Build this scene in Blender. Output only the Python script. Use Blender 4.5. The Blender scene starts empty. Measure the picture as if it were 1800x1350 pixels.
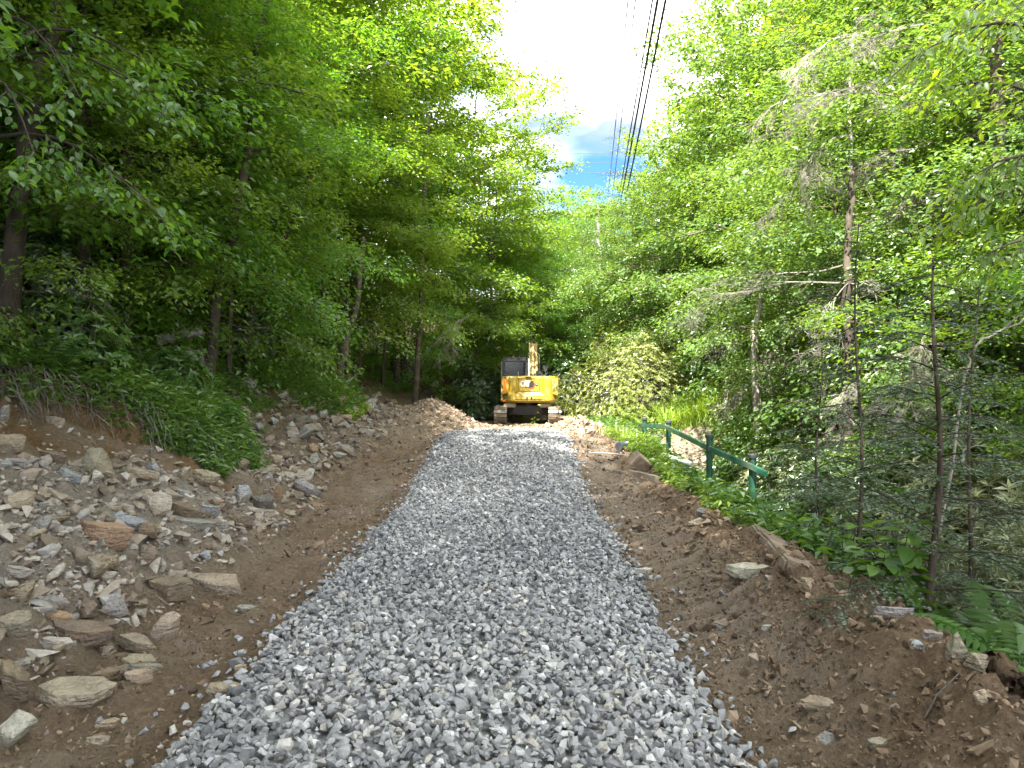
import bpy, bmesh, math, random
import numpy as np
from mathutils import Vector, Matrix, noise as mnoise
R = math.radians
rng = np.random.default_rng(7)
random.seed(7)
scene = bpy.context.scene
COL = scene.collection

# ------------------------------------------------------------------ camera
CAM_Z = 1.6
FPX = 1285.0
HORIZ = 666.0
cam_data = bpy.data.cameras.new('camera')
cam = bpy.data.objects.new('camera', cam_data)
COL.objects.link(cam)
cam.location = (0, 0, CAM_Z)
cam.rotation_euler = (R(90), 0, 0)
cam_data.sensor_width = 36
cam_data.lens = 36 * FPX / 1800
cam_data.shift_y = -0.005
cam_data.clip_end = 2000
scene.camera = cam

# ------------------------------------------------------------------ sky, sun, exposure
SUN_EL = R(58)
SUN_AZ = math.atan2(-0.34, -0.94)
scene.view_settings.view_transform = 'Standard'
scene.view_settings.look = 'None'
scene.view_settings.exposure = 2.65
scene.view_settings.gamma = 1
scene.view_settings.use_curve_mapping = False
scene.render.engine = 'CYCLES'
scene.cycles.max_bounces = 10
scene.cycles.diffuse_bounces = 6
scene.cycles.glossy_bounces = 2
scene.cycles.transmission_bounces = 8
scene.cycles.transparent_max_bounces = 8
scene.cycles.use_denoising = True
scene.cycles.sample_clamp_indirect = 8

world = bpy.data.worlds.new('World')
scene.world = world
world.use_nodes = True
nt = world.node_tree
nt.nodes.clear()
def N(tree, kind, **kw):
    n = tree.nodes.new(kind)
    for k, v in kw.items():
        if k in n.inputs.keys() if hasattr(n.inputs, 'keys') else False:
            n.inputs[k].default_value = v
        else:
            setattr(n, k, v)
    return n
def Lk(tree, a, b): tree.links.new(a, b)
out = N(nt, 'ShaderNodeOutputWorld')
sky = N(nt, 'ShaderNodeTexSky', sky_type='NISHITA', sun_disc=False)
sky.sun_elevation = SUN_EL
sky.sun_rotation = SUN_AZ
sky.air_density = 1.0
sky.dust_density = 0.3
sky.ozone_density = 2.5
bg1 = N(nt, 'ShaderNodeBackground'); bg1.inputs['Strength'].default_value = 0.055
tint = N(nt, 'ShaderNodeMix', data_type='RGBA', blend_type='MULTIPLY'); tint.inputs[0].default_value = 1
Lk(nt, sky.outputs[0], tint.inputs[6]); tint.inputs[7].default_value = (0.42, 0.70, 1.22, 1)
Lk(nt, tint.outputs[2], bg1.inputs['Color'])
bg2 = N(nt, 'ShaderNodeBackground'); bg2.inputs['Strength'].default_value = 1.75
tc = N(nt, 'ShaderNodeTexCoord')
sep = N(nt, 'ShaderNodeSeparateXYZ'); Lk(nt, tc.outputs['Generated'], sep.inputs[0])
zz = N(nt, 'ShaderNodeMath', operation='ADD'); Lk(nt, sep.outputs[2], zz.inputs[0]); zz.inputs[1].default_value = 0.18
zm = N(nt, 'ShaderNodeMath', operation='MAXIMUM'); Lk(nt, zz.outputs[0], zm.inputs[0]); zm.inputs[1].default_value = 0.08
dx = N(nt, 'ShaderNodeMath', operation='DIVIDE'); Lk(nt, sep.outputs[0], dx.inputs[0]); Lk(nt, zm.outputs[0], dx.inputs[1])
dy = N(nt, 'ShaderNodeMath', operation='DIVIDE'); Lk(nt, sep.outputs[1], dy.inputs[0]); Lk(nt, zm.outputs[0], dy.inputs[1])
cmb = N(nt, 'ShaderNodeCombineXYZ'); Lk(nt, dx.outputs[0], cmb.inputs[0]); Lk(nt, dy.outputs[0], cmb.inputs[1])
mapn = N(nt, 'ShaderNodeMapping'); Lk(nt, cmb.outputs[0], mapn.inputs[0])
mapn.inputs['Location'].default_value = (7.7076, 8.9189, 0.0)
cn = N(nt, 'ShaderNodeTexNoise'); Lk(nt, mapn.outputs[0], cn.inputs['Vector'])
cn.inputs['Scale'].default_value = 1.1; cn.inputs['Detail'].default_value = 7; cn.inputs['Roughness'].default_value = 0.5; cn.inputs['Distortion'].default_value = 0.3
cr = N(nt, 'ShaderNodeValToRGB'); Lk(nt, cn.outputs['Fac'], cr.inputs[0])
cr.color_ramp.elements[0].position = 0.41; cr.color_ramp.elements[0].color = (0, 0, 0, 1)
cr.color_ramp.elements[1].position = 0.565; cr.color_ramp.elements[1].color = (1, 1, 1, 1)
# cloud brightness varies: thin parts white, thick bases pale blue-grey
cn2 = N(nt, 'ShaderNodeTexNoise'); Lk(nt, mapn.outputs[0], cn2.inputs['Vector'])
cn2.inputs['Scale'].default_value = 1.6; cn2.inputs['Detail'].default_value = 4
cr2 = N(nt, 'ShaderNodeValToRGB'); Lk(nt, cn2.outputs['Fac'], cr2.inputs[0])
cr2.color_ramp.elements[0].position = 0.33; cr2.color_ramp.elements[0].color = (0.10, 0.107, 0.125, 1)
cr2.color_ramp.elements[1].position = 0.56; cr2.color_ramp.elements[1].color = (1.0, 1.0, 1.0, 1)
Lk(nt, cr2.outputs[0], bg2.inputs['Color'])
mx = N(nt, 'ShaderNodeMixShader')
Lk(nt, cr.outputs[0], mx.inputs[0]); Lk(nt, bg1.outputs[0], mx.inputs[1]); Lk(nt, bg2.outputs[0], mx.inputs[2])
Lk(nt, mx.outputs[0], out.inputs['Surface'])

sun_data = bpy.data.lights.new('sun', 'SUN')
sun_data.energy = 4.7
sun_data.angle = R(0.55)
sun_data.color = (1.0, 0.955, 0.87)
sun = bpy.data.objects.new('sun', sun_data)
COL.objects.link(sun)
SUNV = Vector((math.sin(SUN_AZ) * math.cos(SUN_EL), math.cos(SUN_AZ) * math.cos(SUN_EL), math.sin(SUN_EL)))
sun.rotation_euler = (-SUNV).to_track_quat('-Z', 'Y').to_euler()
sun.location = SUNV * 60

# ------------------------------------------------------------------ small helpers
def tag(o, label=None, cat=None, group=None, kind=None):
    if label: o['label'] = label
    if cat: o['category'] = cat
    if group: o['group'] = group
    if kind: o['kind'] = kind
    return o
def empty(name, loc=(0, 0, 0), rz=0.0, label=None, cat=None, group=None):
    o = bpy.data.objects.new(name, None)
    COL.objects.link(o)
    o.empty_display_size = 0.2
    o.location = loc
    o.rotation_euler = (0, 0, rz)
    return tag(o, label, cat, group)
def link(name, me, parent=None):
    o = bpy.data.objects.new(name, me)
    COL.objects.link(o)
    if parent is not None: o.parent = parent
    return o
def np_mesh(name, V, F, mat, tone=None, smooth=False, extra=None):
    """mesh from numpy arrays; F is (n,3) or (n,4) or a list of such arrays"""
    Fs = F if isinstance(F, list) else [F]
    Fs = [f for f in Fs if len(f)]
    me = bpy.data.meshes.new(name)
    V = np.ascontiguousarray(V, dtype=np.float32)
    loops = np.concatenate([f.reshape(-1) for f in Fs]).astype(np.int32)
    sizes = np.concatenate([np.full(len(f), f.shape[1], dtype=np.int32) for f in Fs])
    starts = np.concatenate([[0], np.cumsum(sizes)[:-1]]).astype(np.int32)
    me.vertices.add(len(V)); me.vertices.foreach_set('co', V.reshape(-1))
    me.loops.add(len(loops)); me.loops.foreach_set('vertex_index', loops)
    me.polygons.add(len(sizes)); me.polygons.foreach_set('loop_start', starts)
    try: me.polygons.foreach_set('loop_total', sizes)
    except Exception: pass
    me.update(calc_edges=True)
    if tone is not None:
        a = me.attributes.new('tone', 'FLOAT', 'FACE')
        a.data.foreach_set('value', np.ascontiguousarray(tone, dtype=np.float32))
    if extra:
        for k, arr in extra.items():
            a = me.attributes.new(k, 'FLOAT', 'POINT')
            a.data.foreach_set('value', np.ascontiguousarray(arr, dtype=np.float32))
    me.polygons.foreach_set('use_smooth', np.full(len(sizes), smooth, dtype=bool))
    if mat is not None: me.materials.append(mat)
    return me
def unit(a):
    return a / np.maximum(np.linalg.norm(a, axis=-1, keepdims=True), 1e-9)

# lattice value noise, vectorised
_perm = np.random.default_rng(11).permutation(4096)
_vals = np.random.default_rng(12).random(4096).astype(np.float64)
def vnoise(x, y, seed=0):
    x = np.asarray(x, dtype=np.float64) + seed * 17.3; y = np.asarray(y, dtype=np.float64) + seed * 9.1
    xi = np.floor(x).astype(np.int64); yi = np.floor(y).astype(np.int64)
    u = x - xi; v = y - yi
    u = u * u * u * (u * (6 * u - 15) + 10); v = v * v * v * (v * (6 * v - 15) + 10)
    def h(i, j): return _vals[_perm[(i + _perm[(j) & 4095]) & 4095]]
    a = h(xi, yi); b = h(xi + 1, yi); c = h(xi, yi + 1); d = h(xi + 1, yi + 1)
    return (a + (b - a) * u) + ((c + (d - c) * u) - (a + (b - a) * u)) * v
def fbm(x, y, oct=4, seed=0, gain=0.5):
    s = 0; amp = 1; t = 0
    for k in range(oct):
        s = s + amp * (vnoise(x * 2.03 ** k, y * 2.03 ** k, seed + k * 3) - 0.5) * 2
        t += amp; amp *= gain
    return s / t
def sstep(a, b, x):
    t = np.clip((np.asarray(x, dtype=np.float64) - a) / (b - a), 0, 1)
    return t * t * (3 - 2 * t)

# ------------------------------------------------------------------ materials
def new_mat(name):
    m = bpy.data.materials.new(name); m.use_nodes = True
    m.node_tree.nodes.clear()
    return m, m.node_tree
def simple_mat(name, col, rough=0.6, metal=0.0, noise=0.0, nscale=8.0, bump=0.0, bscale=40.0, dirt=None, dirt_amt=0.0, spec=0.5, coat=0.0):
    m, t = new_mat(name)
    o = N(t, 'ShaderNodeOutputMaterial'); b = N(t, 'ShaderNodeBsdfPrincipled')
    b.inputs['Roughness'].default_value = rough; b.inputs['Metallic'].default_value = metal
    b.inputs['Specular IOR Level'].default_value = spec; b.inputs['Coat Weight'].default_value = coat
    Lk(t, b.outputs[0], o.inputs[0])
    tcn = N(t, 'ShaderNodeTexCoord')
    nz = N(t, 'ShaderNodeTexNoise'); nz.inputs['Scale'].default_value = nscale; nz.inputs['Detail'].default_value = 6; nz.inputs['Roughness'].default_value = 0.65
    Lk(t, tcn.outputs['Object'], nz.inputs['Vector'])
    r = N(t, 'ShaderNodeValToRGB'); Lk(t, nz.outputs['Fac'], r.inputs[0])
    r.color_ramp.elements[0].position = 0.3; r.color_ramp.elements[1].position = 0.7
    k = noise
    r.color_ramp.elements[0].color = (*[c * (1 - k) for c in col], 1)
    r.color_ramp.elements[1].color = (*[min(1, c * (1 + k)) for c in col], 1)
    src = r.outputs[0]
    if dirt is not None:
        n2 = N(t, 'ShaderNodeTexNoise'); n2.inputs['Scale'].default_value = nscale * 0.5; n2.inputs['Detail'].default_value = 8; n2.inputs['Roughness'].default_value = 0.7
        Lk(t, tcn.outputs['Object'], n2.inputs['Vector'])
        r2 = N(t, 'ShaderNodeValToRGB'); Lk(t, n2.outputs['Fac'], r2.inputs[0])
        r2.color_ramp.elements[0].position = 0.62 - dirt_amt * 0.4; r2.color_ramp.elements[1].position = 0.78 - dirt_amt * 0.25
        mxn = N(t, 'ShaderNodeMix', data_type='RGBA'); Lk(t, r2.outputs[0], mxn.inputs[0]); Lk(t, src, mxn.inputs[6]); mxn.inputs[7].default_value = (*dirt, 1)
        src = mxn.outputs[2]
    Lk(t, src, b.inputs['Base Color'])
    if bump > 0:
        n3 = N(t, 'ShaderNodeTexNoise'); n3.inputs['Scale'].default_value = bscale; n3.inputs['Detail'].default_value = 5
        Lk(t, tcn.outputs['Object'], n3.inputs['Vector'])
        bp = N(t, 'ShaderNodeBump'); bp.inputs['Strength'].default_value = bump; bp.inputs['Distance'].default_value = 0.02
        Lk(t, n3.outputs['Fac'], bp.inputs['Height']); Lk(t, bp.outputs[0], b.inputs['Normal'])
    return m

def leaf_mat(name, ca, cb, trans, tmix=0.45, gloss=0.06, rough=0.42):
    """two-sided leaf: diffuse + translucent + a thin sheen; colour varies leaf by leaf and plant by plant"""
    m, t = new_mat(name)
    o = N(t, 'ShaderNodeOutputMaterial')
    at = N(t, 'ShaderNodeAttribute'); at.attribute_name = 'tone'
    oi = N(t, 'ShaderNodeObjectInfo')
    ad = N(t, 'ShaderNodeMath', operation='MULTIPLY_ADD'); Lk(t, oi.outputs['Random'], ad.inputs[0]); ad.inputs[1].default_value = 0.55
    ad.inputs[2].default_value = -0.27
    sm = N(t, 'ShaderNodeMath', operation='ADD', use_clamp=True); Lk(t, at.outputs['Fac'], sm.inputs[0]); Lk(t, ad.outputs[0], sm.inputs[1])
    mc = N(t, 'ShaderNodeMix', data_type='RGBA'); Lk(t, sm.outputs[0], mc.inputs[0]); mc.inputs[6].default_value = (*ca, 1); mc.inputs[7].default_value = (*cb, 1)
    mt = N(t, 'ShaderNodeMix', data_type='RGBA', blend_type='MULTIPLY'); mt.inputs[0].default_value = 1.0
    Lk(t, mc.outputs[2], mt.inputs[6]); mt.inputs[7].default_value = (*trans, 1)
    d = N(t, 'ShaderNodeBsdfDiffuse'); Lk(t, mc.outputs[2], d.inputs[0])
    tr = N(t, 'ShaderNodeBsdfTranslucent'); Lk(t, mt.outputs[2], tr.inputs[0])
    m1 = N(t, 'ShaderNodeMixShader'); m1.inputs[0].default_value = tmix; Lk(t, d.outputs[0], m1.inputs[1]); Lk(t, tr.outputs[0], m1.inputs[2])
    g = N(t, 'ShaderNodeBsdfGlossy'); g.inputs['Roughness'].default_value = rough; g.inputs['Color'].default_value = (0.9, 0.95, 0.9, 1)
    m2 = N(t, 'ShaderNodeMixShader'); m2.inputs[0].default_value = gloss; Lk(t, m1.outputs[0], m2.inputs[1]); Lk(t, g.outputs[0], m2.inputs[2])
    Lk(t, m2.outputs[0], o.inputs[0])
    return m

M = {}
# (dark tone, light tone, multiplier for light that comes through)
M['leaf_beech'] = leaf_mat('leaf_beech', (0.042, 0.12, 0.02), (0.10, 0.215, 0.032), (3.2, 2.6, 0.8), 0.55, 0.05)
M['leaf_maple'] = leaf_mat('leaf_maple', (0.056, 0.13, 0.02), (0.145, 0.25, 0.034), (3.2, 2.4, 0.8), 0.55, 0.05)
M['leaf_lime'] = leaf_mat('leaf_lime', (0.054, 0.122, 0.026), (0.135, 0.23, 0.05), (2.4, 1.95, 0.9), 0.45, 0.05)
M['leaf_rhodo'] = leaf_mat('leaf_rhodo', (0.11, 0.145, 0.03), (0.33, 0.345, 0.095), (1.5, 1.4, 0.5), 0.3, 0.05, 0.4)
M['leaf_rhodo_pale'] = leaf_mat('leaf_rhodo_pale', (0.075, 0.105, 0.035), (0.27, 0.285, 0.15), (1.3, 1.3, 0.8), 0.25, 0.06, 0.35)
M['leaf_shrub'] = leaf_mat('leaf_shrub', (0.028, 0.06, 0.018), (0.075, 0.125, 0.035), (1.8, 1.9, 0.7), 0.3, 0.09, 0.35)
M['leaf_weed'] = leaf_mat('leaf_weed', (0.042, 0.105, 0.02), (0.13, 0.225, 0.042), (2.1, 2.0, 0.6), 0.4, 0.05)
M['leaf_grass'] = leaf_mat('leaf_grass', (0.11, 0.20, 0.024), (0.28, 0.37, 0.05), (1.6, 1.6, 0.6), 0.4, 0.05)
M['leaf_needle'] = leaf_mat('leaf_needle', (0.03, 0.062, 0.028), (0.075, 0.125, 0.055), (1.5, 1.6, 0.8), 0.3, 0.06)
M['leaf_fern'] = leaf_mat('leaf_fern', (0.035, 0.095, 0.02), (0.09, 0.17, 0.03), (2.0, 2.0, 0.6), 0.4, 0.04)
M['leaf_dry'] = leaf_mat('leaf_dry', (0.10, 0.065, 0.04), (0.22, 0.16, 0.10), (1.2, 1.1, 0.9), 0.2, 0.04)

def bark_mat(name, ca, cb, sc=6.0, bump=0.7):
    m, t = new_mat(name)
    o = N(t, 'ShaderNodeOutputMaterial'); b = N(t, 'ShaderNodeBsdfPrincipled'); b.inputs['Roughness'].default_value = 0.9; b.inputs['Specular IOR Level'].default_value = 0.2
    tcn = N(t, 'ShaderNodeTexCoord'); mp = N(t, 'ShaderNodeMapping'); mp.inputs['Scale'].default_value = (1, 1, 0.22); Lk(t, tcn.outputs['Object'], mp.inputs[0])
    nz = N(t, 'ShaderNodeTexNoise'); nz.inputs['Scale'].default_value = sc * 3; nz.inputs['Detail'].default_value = 8; nz.inputs['Roughness'].default_value = 0.7; Lk(t, mp.outputs[0], nz.inputs['Vector'])
    r = N(t, 'ShaderNodeValToRGB'); Lk(t, nz.outputs['Fac'], r.inputs[0]); r.color_ramp.elements[0].position = 0.32; r.color_ramp.elements[1].position = 0.68
    r.color_ramp.elements[0].color = (*ca, 1); r.color_ramp.elements[1].color = (*cb, 1)
    n2 = N(t, 'ShaderNodeTexNoise'); n2.inputs['Scale'].default_value = 1.7; n2.inputs['Detail'].default_value = 4; Lk(t, tcn.outputs['Object'], n2.inputs['Vector'])
    r2 = N(t, 'ShaderNodeValToRGB'); Lk(t, n2.outputs['Fac'], r2.inputs[0]); r2.color_ramp.elements[0].position = 0.52; r2.color_ramp.elements[1].position = 0.66
    mx_ = N(t, 'ShaderNodeMix', data_type='RGBA'); Lk(t, r2.outputs[0], mx_.inputs[0]); Lk(t, r.outputs[0], mx_.inputs[6]); mx_.inputs[7].default_value = (cb[0] * 1.3, cb[1] * 1.35, cb[2] * 1.2, 1)
    Lk(t, mx_.outputs[2], b.inputs['Base Color'])
    bp = N(t, 'ShaderNodeBump'); bp.inputs['Strength'].default_value = bump; bp.inputs['Distance'].default_value = 0.03; Lk(t, nz.outputs['Fac'], bp.inputs['Height']); Lk(t, bp.outputs[0], b.inputs['Normal'])
    Lk(t, b.outputs[0], o.inputs[0])
    return m
M['bark'] = bark_mat('bark', (0.035, 0.026, 0.02), (0.12, 0.095, 0.075))
M['bark_grey'] = bark_mat('bark_grey', (0.10, 0.09, 0.08), (0.27, 0.25, 0.225))
M['twig_dead'] = bark_mat('twig_dead', (0.10, 0.088, 0.078), (0.22, 0.195, 0.175), 9, 0.4)
M['twig_pale'] = bark_mat('twig_pale', (0.20, 0.17, 0.15), (0.38, 0.34, 0.31), 9, 0.4)
M['twig_dark'] = bark_mat('twig_dark', (0.03, 0.024, 0.02), (0.085, 0.068, 0.055), 9, 0.4)
M['rotten_wood'] = bark_mat('rotten_wood', (0.03, 0.02, 0.014), (0.13, 0.085, 0.055), 5, 1.0)

def rock_mat():
    m, t = new_mat('fieldstone')
    o = N(t, 'ShaderNodeOutputMaterial'); b = N(t, 'ShaderNodeBsdfPrincipled'); b.inputs['Roughness'].default_value = 0.88; b.inputs['Specular IOR Level'].default_value = 0.25
    oi = N(t, 'ShaderNodeObjectInfo'); tcn = N(t, 'ShaderNodeTexCoord'); geo = N(t, 'ShaderNodeNewGeometry')
    off = N(t, 'ShaderNodeVectorMath', operation='MULTIPLY_ADD')
    Lk(t, geo.outputs['Position'], off.inputs[0]); off.inputs[1].default_value = (1, 1, 1.0); Lk(t, oi.outputs['Random'], off.inputs[2])
    n1 = N(t, 'ShaderNodeTexNoise'); n1.inputs['Scale'].default_value = 9; n1.inputs['Detail'].default_value = 7; n1.inputs['Roughness'].default_value = 0.7; Lk(t, off.outputs[0], n1.inputs['Vector'])
    r1 = N(t, 'ShaderNodeValToRGB'); Lk(t, n1.outputs['Fac'], r1.inputs[0]); r1.color_ramp.elements[0].position = 0.28; r1.color_ramp.elements[1].position = 0.72
    r1.color_ramp.elements[0].color = (0.62, 0.60, 0.58, 1); r1.color_ramp.elements[1].color = (1.32, 1.30, 1.26, 1)
    mu = N(t, 'ShaderNodeMix', data_type='RGBA', blend_type='MULTIPLY'); mu.inputs[0].default_value = 1; Lk(t, oi.outputs['Color'], mu.inputs[6]); Lk(t, r1.outputs[0], mu.inputs[7])
    # rusty faces and dusty coats in patches
    n2 = N(t, 'ShaderNodeTexNoise'); n2.inputs['Scale'].default_value = 4.0; n2.inputs['Detail'].default_value = 5; Lk(t, off.outputs[0], n2.inputs['Vector'])
    r2 = N(t, 'ShaderNodeValToRGB'); Lk(t, n2.outputs['Fac'], r2.inputs[0]); r2.color_ramp.elements[0].position = 0.55; r2.color_ramp.elements[1].position = 0.68
    r2.color_ramp.elements[1].color = (0.55, 0.55, 0.55, 1)
    m2 = N(t, 'ShaderNodeMix', data_type='RGBA'); Lk(t, r2.outputs[0], m2.inputs[0]); Lk(t, mu.outputs[2], m2.inputs[6]); m2.inputs[7].default_value = (0.33, 0.235, 0.145, 1)
    n3 = N(t, 'ShaderNodeTexNoise'); n3.inputs['Scale'].default_value = 6.0; n3.inputs['Detail'].default_value = 8; n3.inputs['Roughness'].default_value = 0.75; Lk(t, tcn.outputs['Object'], n3.inputs['Vector'])
    r3 = N(t, 'ShaderNodeValToRGB'); Lk(t, n3.outputs['Fac'], r3.inputs[0]); r3.color_ramp.elements[0].position = 0.58; r3.color_ramp.elements[1].position = 0.75
    r3.color_ramp.elements[1].color = (0.5, 0.5, 0.5, 1)
    m3 = N(t, 'ShaderNodeMix', data_type='RGBA'); Lk(t, r3.outputs[0], m3.inputs[0]); Lk(t, m2.outputs[2], m3.inputs[6]); m3.inputs[7].default_value = (0.42, 0.385, 0.34, 1)
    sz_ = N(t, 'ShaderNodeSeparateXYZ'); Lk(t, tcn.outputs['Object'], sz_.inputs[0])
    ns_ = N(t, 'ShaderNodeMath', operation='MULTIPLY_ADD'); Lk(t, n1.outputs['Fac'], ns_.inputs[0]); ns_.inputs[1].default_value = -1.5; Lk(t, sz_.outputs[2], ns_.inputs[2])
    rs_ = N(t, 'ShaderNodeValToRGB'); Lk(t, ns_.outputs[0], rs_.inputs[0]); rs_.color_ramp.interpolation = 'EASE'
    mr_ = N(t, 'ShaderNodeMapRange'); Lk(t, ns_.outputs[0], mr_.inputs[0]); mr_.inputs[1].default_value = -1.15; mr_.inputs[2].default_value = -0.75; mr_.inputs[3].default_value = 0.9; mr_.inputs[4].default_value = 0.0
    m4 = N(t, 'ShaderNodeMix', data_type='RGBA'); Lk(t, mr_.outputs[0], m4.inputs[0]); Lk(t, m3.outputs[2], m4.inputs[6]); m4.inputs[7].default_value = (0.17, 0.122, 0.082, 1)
    Lk(t, m4.outputs[2], b.inputs['Base Color'])
    # foliation: fine parallel layers
    mp = N(t, 'ShaderNodeMapping'); mp.inputs['Scale'].default_value = (2.2, 2.2, 11); mp.inputs['Rotation'].default_value = (0.25, 0.18, 0); Lk(t, geo.outputs['Position'], mp.inputs[0])
    n4 = N(t, 'ShaderNodeTexNoise'); n4.inputs['Scale'].default_value = 5; n4.inputs['Detail'].default_value = 6; Lk(t, mp.outputs[0], n4.inputs['Vector'])
    n5 = N(t, 'ShaderNodeTexNoise'); n5.inputs['Scale'].default_value = 45; n5.inputs['Detail'].default_value = 5; Lk(t, geo.outputs['Position'], n5.inputs['Vector'])
    ad = N(t, 'ShaderNodeMath', operation='ADD'); Lk(t, n4.outputs['Fac'], ad.inputs[0]); Lk(t, n5.outputs['Fac'], ad.inputs[1])
    bp = N(t, 'ShaderNodeBump'); bp.inputs['Strength'].default_value = 1.0; bp.inputs['Distance'].default_value = 0.035; Lk(t, ad.outputs[0], bp.inputs['Height']); Lk(t, bp.outputs[0], b.inputs['Normal'])
    Lk(t, b.outputs[0], o.inputs[0])
    return m
M['rock'] = rock_mat()

def stones_mat(name, stops, rough=0.85, bump=0.5):
    """loose stones: each has its own tone out of the ramp"""
    m, t = new_mat(name)
    o = N(t, 'ShaderNodeOutputMaterial'); b = N(t, 'ShaderNodeBsdfPrincipled'); b.inputs['Roughness'].default_value = rough; b.inputs['Specular IOR Level'].default_value = 0.3
    at = N(t, 'ShaderNodeAttribute'); at.attribute_name = 'tone'
    r = N(t, 'ShaderNodeValToRGB'); Lk(t, at.outputs['Fac'], r.inputs[0])
    els = r.color_ramp.elements
    els[0].position = stops[0][0]; els[0].color = (*stops[0][1], 1); els[1].position = stops[-1][0]; els[1].color = (*stops[-1][1], 1)
    for p_, c_ in stops[1:-1]:
        e = els.new(p_); e.color = (*c_, 1)
    geo = N(t, 'ShaderNodeNewGeometry')
    n = N(t, 'ShaderNodeTexNoise'); n.inputs['Scale'].default_value = 38; n.inputs['Detail'].default_value = 5; n.inputs['Roughness'].default_value = 0.7; Lk(t, geo.outputs['Position'], n.inputs['Vector'])
    r1 = N(t, 'ShaderNodeValToRGB'); Lk(t, n.outputs['Fac'], r1.inputs[0]); r1.color_ramp.elements[0].position = 0.3; r1.color_ramp.elements[1].position = 0.7
    r1.color_ramp.elements[0].color = (0.72, 0.72, 0.72, 1); r1.color_ramp.elements[1].color = (1.22, 1.22, 1.22, 1)
    mu = N(t, 'ShaderNodeMix', data_type='RGBA', blend_type='MULTIPLY'); mu.inputs[0].default_value = 1; Lk(t, r.outputs[0], mu.inputs[6]); Lk(t, r1.outputs[0], mu.inputs[7])
    Lk(t, mu.outputs[2], b.inputs['Base Color'])
    bp = N(t, 'ShaderNodeBump'); bp.inputs['Strength'].default_value = bump; bp.inputs['Distance'].default_value = 0.008; Lk(t, n.outputs['Fac'], bp.inputs['Height']); Lk(t, bp.outputs[0], b.inputs['Normal'])
    Lk(t, b.outputs[0], o.inputs[0])
    return m
M['gravel'] = stones_mat('gravel', [(0, (0.115, 0.116, 0.12)), (0.25, (0.22, 0.221, 0.225)), (0.6, (0.315, 0.316, 0.318)), (0.85, (0.41, 0.409, 0.405)), (0.93, (0.43, 0.395, 0.34)), (1.0, (0.56, 0.555, 0.545))])
M['rubble'] = stones_mat('rubble', [(0, (0.13, 0.102, 0.075)), (0.3, (0.215, 0.172, 0.128)), (0.55, (0.29, 0.245, 0.195)), (0.75, (0.29, 0.275, 0.262)), (1.0, (0.40, 0.362, 0.31))])
M['clod'] = stones_mat('clod', [(0, (0.07, 0.048, 0.033)), (0.5, (0.195, 0.136, 0.088)), (0.85, (0.29, 0.213, 0.146)), (1.0, (0.32, 0.26, 0.205))], 0.95, 0.9)

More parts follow.
